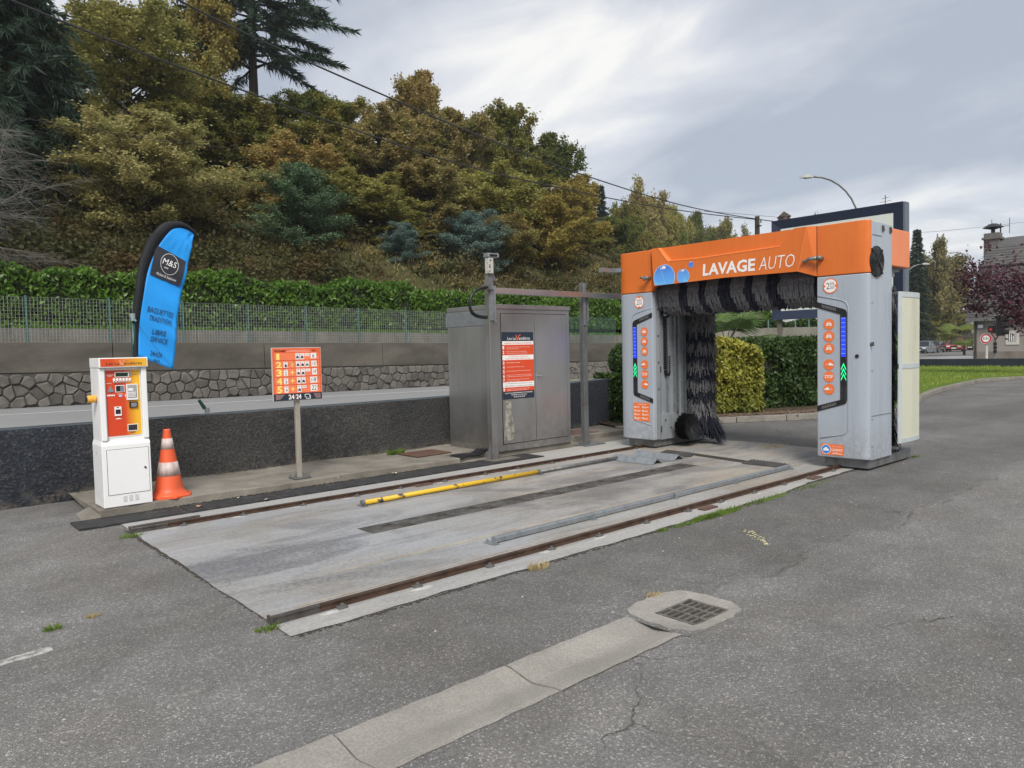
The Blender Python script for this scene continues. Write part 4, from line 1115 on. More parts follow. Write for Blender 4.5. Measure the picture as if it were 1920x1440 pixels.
# ================================================================== THE WASH GANTRY
GX = 8.9
U, V = Vector((0, -1, 0)), Vector((0, 0, 1))
ga = thing('wash_gantry', (9.5, 5.54, 0), 'grey and orange rollover car wash gantry straddling the rails', 'car wash')
mir = lambda y, L: 11.08-y if L else y
def plan(L, y0, y1, x0, x1, rr):
    """plan outline, rounded at the outer front corner; right tower orientation, mirrored for left"""
    p = [(x1, y1), (x0, y1)]
    for i in range(7):
        a = math.pi/2*i/6; p.append((x0+rr[0]-rr[0]*math.cos(a), y0+rr[1]-rr[1]*math.sin(a)))
    p.append((x1, y0))
    if L: p = [(x, 11.08-y) for x, y in p]
    return p
for L in (True, False):
    yo = 3.667
    bd = lambda m, n, mt, par=None, **k: m.build(n, mt, par or ga, **k)
    tw = MB().prism([(x, y, .14) for x, y in plan(L, yo, 4.288, GX, GX+.09, (.05, .17))], (0, 0, 2.208)).build('tower_panel', M_GREY, ga, bevel=.012, smooth=False)
    tw['label'] = ('left' if L else 'right')+' grey front panel with indicator lights and round pictograms'
    MB().prism([(x, y, 2.354) for x, y in plan(L, yo, 4.284, GX-.004, GX+.09, (.05, .17))], (0, 0, .615)).build('orange_cover', M_ORANGE, ga, bevel=.008)
    # side body
    y0, y1 = (yo+.004, 4.27) if not L else (mir(4.27, 1), mir(yo+.004, 1))
    m = MB(); ye = (yo+.004, yo+.03) if not L else (mir(yo+.03, 1), mir(yo+.004, 1))
    m.box(GX+.092, 9.585, ye[0], ye[1], .13, 2.962); m.build('side_panel', M_GREY, ga, bevel=.006)
    ye = (yo+.031, yo+.60) if not L else (mir(yo+.46, 1), mir(yo+.031, 1))
    MB().box(GX+.092, 9.575, ye[0], ye[1], .12, 2.95).build('tower_body', M_GREY_IN, ga)
    # skirt
    m = MB(); m.box(8.99, 10.28, *((3.70, 4.24) if not L else (6.84, 7.34)), .025, .135); m.build('base_frame', M_GALVD, ga, bevel=.006)
    # wheels on the rail
    for wx in (9.15, 10.1):
        m = MB(); yr = 4.06 if not L else 7.07; m.tube([(wx, yr-.03, .10), (wx, yr+.03, .10)], .05, 14); m.build('running_wheel', M_RUST, ga)
    # rear legs and rear beam ends
    m = MB(); m.box(9.62, 10.22, *((3.95, 4.30) if not L else (6.93, 7.30)), .135, 2.46); m.build('rear_frame', M_GREY_IN, ga)
    # LED strip
    S = lambda y: mir(y, L)
    X = GX-.003
    m = MB(); out = [(4.285, 2.045), (3.965, 1.945), (3.935, 1.93), (3.918, 1.90), (3.918, .84), (3.935, .805), (3.965, .793), (4.285, .695), (4.285, .765), (3.998, .85), (3.998, 1.88), (4.285, 1.975)]
    pts = [(X, S(y), z) for y, z in out]
    m.prism(pts if L else pts, (-.004 if True else 0, 0, 0)); ls = m.build('light_strip', M_BLACK, tw)
    m = MB()
    for z0 in (0, 1):
        c = (4.14, 1.965) if z0 == 0 else (4.14, .775); sl_ = .31 if z0 == 0 else -.31
        for k in range(9):
            y = c[0]+.085-k*.02; zc = c[1]+(y-c[0])*sl_
            m.add([(X-.006, S(y), zc-.018), (X-.006, S(y-.011), zc-.018), (X-.006, S(y-.016), zc), (X-.006, S(y-.011), zc+.018), (X-.006, S(y), zc+.018), (X-.006, S(y-.005), zc)], [(0, 1, 2, 3, 4, 5)])
    m.build('grille_marks', simple('dim_led', (.16, .16, .16), .4), tw)
    m = MB(); m2 = MB()
    for k in range(9):
        z = 1.835-k*.0525
        m.prism([(X-.005, S(3.985), z), (X-.005, S(3.931), z), (X-.005, S(3.931), z-.044), (X-.005, S(3.985), z-.044)], (-.002, 0, 0))
        for q in range(4): m2.prism([(X-.008, S(3.982-q*.013), z+.002), (X-.008, S(3.974-q*.013), z+.002), (X-.008, S(3.974-q*.013), z-.008), (X-.008, S(3.982-q*.013), z-.008)], (-.001, 0, 0))
    m.build('blue_led', M_LEDB, tw); m2.build('blue_led_row', M_LEDBB, tw)
    m = MB()
    for k in range(3):
        z = 1.26-k*.062; a = [(3.988, z-.035), (3.958, z+.035), (3.928, z-.035), (3.928, z-.055), (3.958, z+.010), (3.988, z-.055)]
        m.prism([(X-.005, S(y), q) for y, q in a], (-.002, 0, 0))
    m.build('green_arrows', M_LEDG, tw)
    m = MB()
    for k in range(2):
        z = .97-k*.08
        for q in range(6): m.prism([(X-.005, S(3.984-(q % 2)*.04), z+.035-q*.013), (X-.005, S(3.97-(q % 2)*.04), z+.035-q*.013), (X-.005, S(3.97-(q % 2)*.04), z+.029-q*.013), (X-.005, S(3.984-(q % 2)*.04), z+.029-q*.013)], (-.001, 0, 0))
    m.build('unlit_led', simple('dim_led2', (.10, .10, .11), .4), tw)
    # groove
    gp = [(4.275, 2.117), (4.12, 2.083), (3.985, 2.05), (3.93, 2.02), (3.905, 1.966), (3.90, 1.85), (3.90, .55), (3.91, .48), (3.945, .44), (3.99, .425), (4.255, .366)]
    MB().tube([(X+.0, S(y), z) for y, z in gp], .006, 6).build('groove', M_GREY, tw, smooth=True)
    # pictograms
    m = MB()
    def gl(c, pts, mi=1, dx=.004): m.add([Vector((X-dx, c[0], c[1]))+U*a*.01+V*b*.01 for a, b in pts], [tuple(range(len(pts)))], mi)
    def arrow_(c, x, s):
        gl(c, [(x, 0), (x+s*.9, .9), (x+s*1.25, .9), (x+s*.45, 0), (x+s*1.25, -.9), (x+s*.9, -.9)][::1])
    def front(c):
        gl(c, [(-3.4, -1.6), (3.4, -1.6), (3.4, .6), (2.4, 1.1), (-2.4, 1.1), (-3.4, .6)]); gl(c, [(-2.5, 1.1), (2.5, 1.1), (1.7, 2.7), (-1.7, 2.7)]); gl(c, [(-1.8, 1.25), (1.8, 1.25), (1.25, 2.25), (-1.25, 2.25)], 0, .005)
        gl(c, [(-3.1, -2.4), (-2, -2.4), (-2, -1.5), (-3.1, -1.5)]); gl(c, [(2, -2.4), (3.1, -2.4), (3.1, -1.5), (2, -1.5)])
        for s in (-1, 1): gl(c, [(s*2.9, -.3), (s*1.9, -.3), (s*1.9, .3), (s*2.9, .3)], 0, .005)
        gl(c, [(-1.3, -.7), (1.3, -.7), (1.3, -.2), (-1.3, -.2)], 0, .005)
    def side(c, ox, f=1):
        gl(c, [(ox-3, -1.2), (ox+3, -1.2), (ox+3, .4), (ox+1.2, .8), (ox+.2, 2), (ox-2.2, 2), (ox-3, .6)] if f > 0 else [(ox-3, -1.2), (ox+3, -1.2), (ox+3, .6), (ox+2.2, 2), (ox-.2, 2), (ox-1.2, .8), (ox-3, .4)])
        for s in (-1.7, 1.7): gl(c, [(ox+s+.75*math.cos(q*.785), -1.3+.75*math.sin(q*.785)) for q in range(8)], 0, .005); gl(c, [(ox+s+.45*math.cos(q*.785), -1.3+.45*math.sin(q*.785)) for q in range(8)], 1, .006)
    YC = S(4.137)
    for k, z in enumerate((1.767, 1.62, 1.473, 1.276, 1.128, .976)):
        c = (YC, z); disc(m, (X-.002, YC, z), U, V, .0665, 0)
        if k < 3:
            front(c)
            if k == 1 or (L and k == 0):
                for q in (-2, 0, 2): gl(c, [(q-.25, 3.3), (q+.25, 3.3), (q+.25, 4), (q-.25, 4)])
            if k == 0 and L: arrow_(c, -4.4, -1); arrow_(c, 4.4, 1)
            if k == 2: gl(c, [(-2.6, 3.4), (2.6, 3.4), (2.6, 3.8), (-2.6, 3.8)]) if not L else gl(c, [(-4, -3), (4, -3), (4, -2.7), (-4, -2.7)])
        elif k == 4: pass
        else:
            e = (k == 3) != L
            side(c, 2.6 if e else -2.6, 1 if e else -1)
            for q in range(3): arrow_(c, (-1.2-q*1.6 if e else 1.0+q*1.6), 1 if e else -1)
    text(m, 'STOP', (X-.004, YC+.052, 1.108), U, V, .104, .042, 1, bold=.02)
    m.build('pictograms', [M_ORANGE_D, M_PRINTW], tw)
    # clearance disc
    m = MB(); yc = 4.12 if not L else 7.03; zc = 2.229 if not L else 2.212
    disc(m, (X-.002, yc, zc), U, V, .092, 0); disc(m, (X-.003, yc, zc), U, V, .079, 1)
    for s in (-1, 1):
        a = [(s*.088, .035), (s*.052, 0), (s*.088, -.035)]
        if L: a = [(q, p) for p, q in a]
        m.add([Vector((X-.004, yc, zc))+U*p+V*q for p, q in (a if s > 0 else a[::-1])], [(0, 1, 2)], 0)
    text(m, '2', (X-.0045, yc+.048, zc-.038), U, V, .045, .078, 2); text(m, 'm', (X-.0045, yc-.002, zc+.006), U, V, .045, .034, 2); text(m, '50' if not L else '30', (X-.0045, yc-.002, zc-.038), U, V, .05, .036, 2)
    m.build('clearance_sign', [M_ORANGE_D, M_PRINTW, simple('grey_print', (.15, .15, .16), .5)], tw)
    if L:
        m = MB(); rect(m, (X-.002, 7.164, .418), U, V, .302, .278, 0)
        text(m, 'LE PROGRAMME', (X-.003, 7.085, .664), U, V, .16, .016, 1)
        for r0 in range(4):
            for c0 in range(2):
                yy = 7.135-c0*.148; z = .63-r0*.056
                disc(m, (X-.003, yy, z), U, V, .015, 1, 14); disc(m, (X-.0035, yy, z), U, V, .007, 0, 10)
                rect(m, (X-.003, yy-.022, z-.001), U, V, .07+.02*((r0+c0) % 2), .006, 1); rect(m, (X-.003, yy-.022, z-.013), U, V, .05+.02*((r0) % 2), .005, 1)
        m.build('instruction_plate', [M_ORANGE_D, M_PRINTW], tw)
    else:
        m = MB(); rect(m, (X-.002, 4.239, .170), U, V, .281, .133, 0); disc(m, (X-.003, 4.175, .236), U, V, .058, 1); disc(m, (X-.0035, 4.175, .236), U, V, .053, 2)
        m.add([Vector((X-.004, 4.175, .236))+U*a+V*b for a, b in [(-.034, -.018), (.034, -.018), (.034, .004), (.02, .008), (.014, .024), (-.014, .024), (-.02, .008), (-.034, .004)]], [tuple(range(8))], 1)
        text(m, 'AVEC LA QUALITE', (X-.004, 4.10, .268), U, V, .125, .013, 1); text(m, 'LAVANCE', (X-.004, 4.105, .222), U, V, .13, .028, 1, bold=.02)
        rect(m, (X-.004, 4.09, .207), U, V, .06, .004, 1); rect(m, (X-.004, 4.10, .186), U, V, .12, .007, 1)
        m.build('maker_sticker', [M_ORANGE_D, M_PRINTW, simple('sticker_blue', (.04, .22, .62), .4)], tw)
        # white lower swoosh and hole, lock
        m = MB(); m.tube([(X-.001, 3.80, 1.376), (X-.006, 3.80, 1.376)], .022, 16); m.build('lock_hole', M_BLACK, tw)
        m = MB(); m.tube([(8.955, 3.662, 1.515), (8.955, 3.640, 1.515)], .022, 10); m.box(8.945, 8.965, 3.63, 3.642, 1.49, 1.54); m.build('lock', M_RAILEND, ga)
# fan and side trims of the right tower
fn = MB().tube([(9.115, 3.668, 2.49), (9.115, 3.655, 2.49)], .185, 32).build('fan', M_BLACK, ga)
m = MB()
for k in range(1, 9):
    rr_ = .022*k; m.tube([(9.115+rr_*math.cos(a*.2618), 3.648-.006*(8-k)/8, 2.49+rr_*math.sin(a*.2618)) for a in range(25)], .0032, 4, caps=False)
for k in range(4):
    a = math.pi/4+k*math.pi/2; m.tube([(9.115, 3.64, 2.49), (9.115+.20*math.cos(a), 3.65, 2.49+.20*math.sin(a))], .006, 5)
    m.box(9.115+.19*math.cos(a)-.012, 9.115+.19*math.cos(a)+.012, 3.645, 3.666, 2.49+.19*math.sin(a)-.012, 2.49+.19*math.sin(a)+.012)
m.build('fan_guard', M_BLACK, fn)
m = MB()
for k in range(5):
    a = k*1.2566; m.add([(9.115+.03*math.cos(a-.3), 3.654, 2.49+.03*math.sin(a-.3)), (9.115+.165*math.cos(a-.2), 3.654, 2.49+.165*math.sin(a-.2)), (9.115+.165*math.cos(a+.45), 3.650, 2.49+.165*math.sin(a+.45)), (9.115+.03*math.cos(a+.5), 3.65, 2.49+.03*math.sin(a+.5))], [(0, 1, 2, 3)])
m.build('fan_blades', simple('fan_blade', (.04, .04, .045), .3), fn)
m = MB(); m.box(8.995, 9.583, 3.6640, 3.6705, .66, .668); m.box(9.01, 9.27, 3.664, 3.6705, 2.80, 2.806); m.build('panel_seams', M_GREY_IN, ga)
for x in (9.28, 9.50): MB().box(x, x+.045, 3.655, 3.668, 2.86, 2.93).box(x+.01, x+.035, 3.648, 3.655, 2.87, 2.90).build('latch', M_RAILEND, ga)
m = MB()
for z in (2.3, 2.0, 1.2, .62, .3): m.tube([(8.998, 3.6655, z), (8.998, 3.660, z)], .008, 8)
for z in (2.2, 1.8, 1.4, 1.0, .5): m.tube([(9.56, 3.664, z), (9.56, 3.659, z)], .006, 8)
m.build('screws', M_CHROME, ga)
# rear beam
m = MB(); m.box(9.60, 10.235, 3.70, 7.38, 2.475, 2.94); m.build('rear_cover', simple('orange_panel_lit', (.74, .215, .075), .36, 0, .04, 2), ga, bevel=.012)  # lighter orange than the front: the brighter light on this side is in the colour
m = MB(); m.box(9.66, 10.15, 3.80, 7.2, 2.43, 2.474); m.box(9.75, 9.95, 3.78, 3.86, 2.36, 2.43); m.build('beam_tray', M_GREY_IN, ga)
# splash guard: bent plastic sheet in a frame
def guard(L):
    S = lambda y: mir(y, L)
    px = [9.60, 9.66, 9.95, 10.2, 10.29]; py = [3.60, 3.585, 3.565, 3.575, 3.62]
    def strip(z0, z1, k0, k1, mt, nm, dy, par):
        m = MB(); vs = []
        for k in range(k0, k1+1): vs += [(px[k], S(py[k]-dy), z0), (px[k], S(py[k]-dy), z1), (px[k], S(py[k]-dy+.012), z0), (px[k], S(py[k]-dy+.012), z1)]
        n = k1-k0+1; fs = []
        for k in range(n-1):
            a = k*4; b = a+4; fs += [(a, b, b+1, a+1), (a+2, a+3, b+3, b+2), (a+1, b+1, b+3, a+3), (a, a+2, b+2, b)]
        fs += [(0, 1, 3, 2), ((n-1)*4, (n-1)*4+2, (n-1)*4+3, (n-1)*4+1)]
        return m.add(vs, fs).build(nm, mt, par)
    fr = strip(2.085, 2.15, 0, 4, M_GALV, 'guard_frame', .006, ga); fr.name = 'splash_guard'
    mw = simple('guard_edge', (.50, .54, .55), .45, .2)
    fr.data.materials[0] = mw
    strip(.28, .335, 0, 4, mw, 'frame_bar', .006, fr); strip(1.20, 1.262, 0, 4, mw, 'frame_bar', .006, fr)
    strip(.335, 2.085, 0, 1, mw, 'frame_post', .005, fr); strip(.335, 2.085, 3, 4, mw, 'frame_post', .005, fr)
    strip(1.262, 2.085, 1, 3, M_BEIGE, 'plastic_sheet', 0, fr); strip(.335, 1.20, 1, 3, M_BEIGE, 'plastic_sheet', 0, fr)
    m = MB()
    for z in (.20, 2.12): m.box(9.63, 9.67, S(3.9) if L is False else S(3.62), S(3.62) if L is False else S(3.9), z, z+.03) if False else m.box(9.63, 9.67, min(S(3.62), S(3.95)), max(S(3.62), S(3.95)), z, z+.03)
    m.build('guard_bracket', M_GALVD, ga)
guard(False); guard(True)
# centre fascia
X8 = 8.83
A = [(6.62, 2.972), (6.45, 2.76), (5.98, 2.745), (4.74, 2.77), (4.54, 2.972), (4.38, 2.972), (4.50, 2.435), (5.53, 2.447), (6.70, 2.425), (6.745, 2.972)]
B = [(6.60, 2.972), (6.43, 2.783), (5.98, 2.772), (4.76, 2.792), (4.56, 2.972)]
m = MB(); v = [(X8, y, z) for y, z in A]+[(8.888, y, z) for y, z in B]
e1 = [(8.9, 6.786, 2.972), (8.9, 6.786, 2.335), (8.9, 4.29, 2.972), (8.9, 4.29, 2.36)]
v += e1; bk = [(9.55, y, z) for _, y, z in []]
m.add(v, [(9, 8, 7, 2, 1, 0), (7, 6, 3, 2), (6, 5, 4, 3), (0, 1, 11, 10), (1, 2, 12, 11), (2, 3, 13, 12), (3, 4, 14, 13), (10, 11, 12, 13, 14), (15, 16, 8, 9), (5, 6, 18, 17)])
# underside and back
m.add([(8.9, 6.786, 2.335), (X8, 6.70, 2.425), (X8, 5.53, 2.447), (X8, 4.50, 2.435), (8.9, 4.29, 2.36), (8.96, 4.29, 2.42), (8.96, 4.5, 2.46), (8.96, 5.53, 2.47), (8.96, 6.70, 2.45), (8.96, 6.786, 2.40)],
      [(0, 9, 8, 1), (1, 8, 7, 2), (2, 7, 6, 3), (3, 6, 5, 4)])
m.add([(8.9, 6.786, 2.972), (X8, 6.745, 2.972), (X8, 6.62, 2.972), (8.888, 6.60, 2.972), (8.888, 4.56, 2.972), (X8, 4.54, 2.972), (X8, 4.38, 2.972), (8.9, 4.29, 2.972), (9.58, 4.29, 2.972), (9.58, 6.786, 2.972)],
      [(0, 1, 2, 3, 4, 5, 6, 7, 8, 9)])
fa = m.build('fascia', M_ORANGE, ga)
m = MB(); m.box(8.965, 9.5, 4.3, 6.78, 2.62, 2.96); m.build('top_beam', M_GREY_IN, ga)
# raised light edge lines of the fascia facets
m = MB(); m.tube([(X8-.001, y, z) for y, z in A[:5]], .004, 5); m.tube([(X8, 4.50, 2.435), (X8, 4.38, 2.97)], .003, 5); m.build('facet_edge', simple('orange_light', (.80, .26, .10), .35), fa)
m = MB(); fx = X8-.003
text(m, 'LAVAGE', (fx, 5.868, 2.497), U, V, .795, .163, 0, bold=.03, shear=.06); text(m, 'AUTO', (fx, 5.025, 2.497), U, V, .49, .163, 0, bold=-.012, shear=.22)
m.build('lettering', M_PRINTW, fa)
m = MB()
def bub(yc, zc, r, ring=True):
    zb = 2.428+.02*(6.7-yc)/1.2
    def cl(rr, mi, dx):
        pts = [(rr*math.cos(2*math.pi*i/48), rr*math.sin(2*math.pi*i/48)) for i in range(48)]
        pts = clip(pts, 0, -1, zc-zb-.002)
        m.add([(fx-dx, yc-a, zc+b) for a, b in pts], [tuple(range(len(pts)))], mi)
    cl(r, 2, 0); cl(r*.955, 0, .0008)
    disc(m, (fx-.002, yc+.02*r, zc+r*.78), U, V, r*.2, 1, 20, r*.12); disc(m, (fx-.002, yc+r*.3, zc+r*.72), U, V, r*.06, 1, 12)
    a = [(fx-.0016, yc+r*.35-r*.5*t-.1*r*math.sin(t*3), max(zb+.004, zc+r*.7-1.7*r*t)) for t in (0, .25, .5, .75, 1)]
    b = [(q[0], q[1]-r*.03, q[2]) for q in a]
    m.add(a+b, [(i, i+1, 6+i, 5+i) for i in range(4)], 2)
bub(6.517, 2.532, .188); bub(6.19, 2.522, .105); bub(6.056, 2.675, .043)
m.build('bubble_print', [M_BUB, M_PRINTW, M_SKYP], fa)
# nozzles
for (y, z, s) in ((4.225, 2.572, 1), (6.83, 2.555, 0)):
    m = MB()
    if s: m.tube([(8.90, y, z), (8.80, y+.0, z)], .03, 10); m.tube([(8.83, y, z), (8.82, y+.12, z+.002), (8.82, y+.17, z-.02), (8.81, y+.20, z-.03)], [.03, .022, .018, .022], 10)
    else: m.tube([(8.90, y, z), (8.79, y, z)], .03, 10); m.tube([(8.82, y, z), (8.80, y+.05, z+.004), (8.80, y+.09, z+.01)], [.024, .018, .02], 10); m.tube([(8.80, y+.02, z), (8.80, y+.03, z-.04)], .016, 8)
    m.build('spray_nozzle', M_NOZ, ga, smooth=True)
# inner face of the left tower: plates, slots, guides, hinges
m = MB(); m.box(9.0, 9.08, 6.80, 6.835, .14, 2.4); m.box(9.10, 9.60, 6.86, 6.875, .13, 2.6); m.box(9.60, 9.78, 6.84, 6.93, .13, 2.45); m.box(9.10, 9.45, 6.80, 6.858, .13, .52); m.build('inner_plate', M_GREY_IN, ga, bevel=.004)
m = MB()
for x in (9.10, 9.30, 9.48, 9.56): m.box(x, x+.022, 6.815, 6.86, .52, 2.45)
m.box(9.66, 9.685, 6.80, 6.84, .5, 2.1); m.box(9.715, 9.74, 6.79, 6.84, .5, 2.1); m.build('guide_rail', M_GALV, ga)
m = MB(); m.box(9.325, 9.345, 6.850, 6.8595, .55, 1.4); m.box(9.50, 9.53, 6.850, 6.8595, .9, 1.75); m.box(9.69, 9.71, 6.83, 6.8395, .52, 2.1); m.build('slot', M_DARK, ga)
m = MB()
for k in range(44): z = 2.42-k*.028; m.box(9.235, 9.275, 6.80, 6.845, z-.02, z)
m.build('cable_chain', M_BLACK, ga); m = MB()
for k in range(12): a = math.pi*k/11; m.box(9.295-.04*math.cos(a)-.012, 9.295-.04*math.cos(a)+.012, 6.80, 6.845, 1.16-.06*math.sin(a)-.012, 1.16-.06*math.sin(a)+.012)
for k in range(8): z = 1.18+k*.028; m.box(9.318, 9.352, 6.80, 6.845, z, z+.02)
m.build('cable_chain', M_BLACK, ga)
m = MB()
for z in (.25, 1.15, 2.15): m.box(9.075, 9.10, 6.788, 6.80, z, z+.09)
for (x, z) in ((9.04, 1.7), (9.04, 1.3), (9.04, .9), (9.04, 2.1), (9.2, .42), (9.33, .30)): m.tube([(x, 6.80, z), (x, 6.790, z)], .014, 10)
m.build('hinge', M_RAILEND, ga)
# brushes
def strips(items, name, mats, par, w=.022, seed=1):
    """items: (root, direction, length, material) -> bent flat bristle strips"""
    r = random.Random(seed); m = MB()
    for (p, d, L_, mi) in items:
        p = Vector(p); d = Vector(d).normalized(); s = d.cross(Vector((r.uniform(-1, 1), r.uniform(-1, 1), r.uniform(-.2, .2)))).normalized()*w/2
        q = p+d*L_*.5; e = p+d*L_*.9+Vector((0, 0, -.12*L_)); m.add([p-s, p+s, q+s, q-s, e+s*.8, e-s*.8], [(0, 1, 2, 3), (3, 2, 4, 5)], mi)
    return m.build(name, mats, par)
M_BRG = simple('bristle_grey', (.115, .112, .118), .8, 0, .35, 40); M_BRN = simple('bristle_navy', (.006, .008, .018), .8, 0, .4, 40)
r_ = random.Random(5)
hb = MB().tube([(9.35, 4.38, 2.36), (9.35, 6.76, 2.36)], .25, 18).build('roller_brush', M_BRN, ga)
bands = [6.76, 6.38, 6.24, 6.05, 5.93, 5.73, 5.53, 5.33, 5.20, 5.00, 4.82, 4.42]
def bandcol(y):
    k = 0
    for i in range(len(bands)-1):
        if bands[i] >= y > bands[i+1]: k = i
    return 0 if k % 2 == 0 else 1
items = []
m = MB()
for row, (ang, L_) in enumerate([(-.55, .17), (-.28, .17), (0, .17), (.3, .16), (.6, .14), (.9, .12), (1.2, .10), (-1.9, .16), (1.55, .08), (2.0, .08)]):
    # ang measured from facing -X, positive downwards
    y = 4.39
    while y < 6.75:
        wd = .026; rr_ = .285; yy = y+r_.uniform(-.004, .004)
        cx, cz = 9.35-rr_*math.cos(ang), 2.36-rr_*math.sin(ang)
        mi = 0 if bandcol(yy+.01*math.sin(row*2.1)+.03*(row-3)/3) == 0 else 1
        dn = L_*r_.uniform(.85, 1.1); tx = -.045*math.cos(ang)+r_.uniform(-.012, .012)
        p = [(cx, yy, cz+.05), (cx, yy+wd*.93, cz+.05), (cx+tx-.012, yy+wd*.93, cz-dn*.5), (cx+tx-.012, yy, cz-dn*.5), (cx+tx*.8, yy+wd*.93+r_.uniform(-.004, .004), cz-dn), (cx+tx*.8, yy+r_.uniform(-.004, .004), cz-dn)]
        m.add(p, [(0, 1, 2, 3), (3, 2, 4, 5)], mi); y += wd+.002
o = m.build('bristles', [M_BRG, M_BRN], hb); o['kind'] = 'stuff'
m = MB(); m.tube([(9.35, 6.76, 2.2), (9.35, 6.84, 2.2)], .05, 10); m.box(9.2, 9.5, 6.79, 6.85, 2.02, 2.5); m.tube([(9.12, 6.72, 2.02), (9.2, 6.8, 1.97), (9.3, 6.78, 2.02)], .03, 8); m.build('brush_bracket', M_BLACK, ga)
def vbrush(cx, cy, L, seed):
    S = lambda y: y
    r_ = random.Random(seed); b = MB().tube([(cx, cy, .14), (cx, cy, 2.3)], .16, 14).build('side_brush', M_BRN, ga)
    bn = [2.35, 1.73, 1.58, 1.40, 1.29, 1.12, .99, .86, .69, .44, .10]
    m = MB(); z = 2.3
    while z > .30:
        k = 0
        for i in range(len(bn)-1):
            if bn[i] >= z-.10 > bn[i+1]: k = i
        for i in range(62):
            a = r_.uniform(0, 6.283); rr_ = .165; ln = r_.uniform(.13, .22); out = r_.uniform(.03, .105)
            if z < .5: out *= 1.6; ln = min(ln, z-.05)
            p = Vector((cx+rr_*math.cos(a), cy+rr_*math.sin(a), z)); e = Vector((cx+(rr_+out)*math.cos(a+r_.uniform(-.2, .2)), cy+(rr_+out)*math.sin(a+r_.uniform(-.2, .2)), z-ln)); md = (p+e)/2+Vector((math.cos(a), math.sin(a), .1))*.03
            s = Vector((-math.sin(a), math.cos(a), 0))*.010
            m.add([p-s, p+s, md+s, md-s, e+s*.7, e-s*.7], [(0, 1, 2, 3), (3, 2, 4, 5)], (k % 2) if r_.random() > .04 else 1)
        z -= .035
    o = m.build('bristles', [M_BRG, M_BRN], b); o['kind'] = 'stuff'
vbrush(9.98, 6.70, True, 3); vbrush(9.95, 4.02, False, 4)
# brush skirt kicked out at the foot of the left side brush
m = MB()
for i in range(260):
    a = r_.uniform(-1.9, .6)-.2; p = Vector((9.98, 6.70, r_.uniform(.35, .5)))+Vector((math.cos(a), math.sin(a), 0))*.15
    e = Vector((9.98, 6.60, 0))+Vector((math.cos(a)*r_.uniform(.16, .28), math.sin(a)*r_.uniform(.2, .38), r_.uniform(.03, .2))); md = (p+e)/2+Vector((0, 0, .06)); s = Vector((-math.sin(a), math.cos(a), 0))*.009
    m.add([p-s, p+s, md+s, md-s, e+s*.6, e-s*.6], [(0, 1, 2, 3), (3, 2, 4, 5)])
o = m.build('loose_bristles', M_BRN, ga); o['kind'] = 'stuff'
c = W(1293, 800, Y=6.56)
wb = MB().tube([(c.x, 6.60, c.z), (c.x, 6.84, c.z)], .05, 12).build('wheel_brush', M_BLACK, ga); m = MB()
for i in range(2400):
    a = r_.uniform(0, 6.283); y = r_.uniform(6.50, 6.70); rr_ = .20*r_.uniform(.8, 1.02)
    s = Vector((-math.sin(a), 0, math.cos(a)))*.006; p = Vector((c.x, y+.04, c.z)); e = Vector((c.x+rr_*math.cos(a), y, c.z+rr_*math.sin(a)))
    m.add([p-s*.3, p+s*.3, e+s, e-s], [(0, 1, 2, 3)])
o = m.build('bristles', M_BLACK, wb); o['kind'] = 'stuff'
MB().box(10.25, 10.42, 3.75, 4.25, .03, .13).box(10.25, 10.42, 6.84, 7.3, .03, .13).build('rear_bumper', M_GALVD, ga)
MB().box(8.62, 8.9, 7.50, 7.58, 2.70, 2.76).box(8.88, 9.0, 7.36, 7.58, 2.70, 2.76).build('side_arm', M_GALV, ga)

# ================================================================== PAYMENT KIOSK
UX = Vector((1, 0, 0))
ki = thing('payment_kiosk', (1.99, 8.12, .092), 'white payment kiosk with an orange and yellow front panel, left of the traffic cone', 'payment machine')
xa, xb, ya, yb = 1.775, 2.215, 7.945, 8.30
MB().box(xa, xb, ya, yb, .093, .70).build('base_cabinet', M_WHITE, ki, bevel=.005)
m = MB(); m.hexa([(xa, ya, .7), (xb, ya, .7), (xb, yb, .7), (xa, yb, .7), (xa+.012, ya+.05, .745), (xb-.0, ya+.05, .745), (xb, yb, .745), (xa+.012, yb, .745)]); m.build('ledge', M_WHITE, ki)
MB().box(xa+.012, xb, ya+.055, yb, .745, 1.456).build('housing', M_WHITE, ki, bevel=.004)
hd = MB().box(xa+.008, xb+.008, ya-.012, yb, 1.457, 1.553).build('hood', M_WHITE, ki, bevel=.005)
for x in (xa+.012, xb-.05): MB().box(x, x+.05, ya+.018, ya+.0545, .745, 1.455).build('side_cheek', M_WHITE, ki, bevel=.006)
y = ya-.014; M_G1 = grad('kiosk_red_yellow', (.66, .07, .012), (.80, .44, .02), xa-1.99+.12, xb-1.99-.03)
m = MB(); m.prism([(xa+.022, y, 1.467), (xb-.004, y, 1.467), (xb-.004, y, 1.543), (xa+.022, y, 1.543)], (0, .001, 0)); hp = m.build('header_print', M_G1, hd)
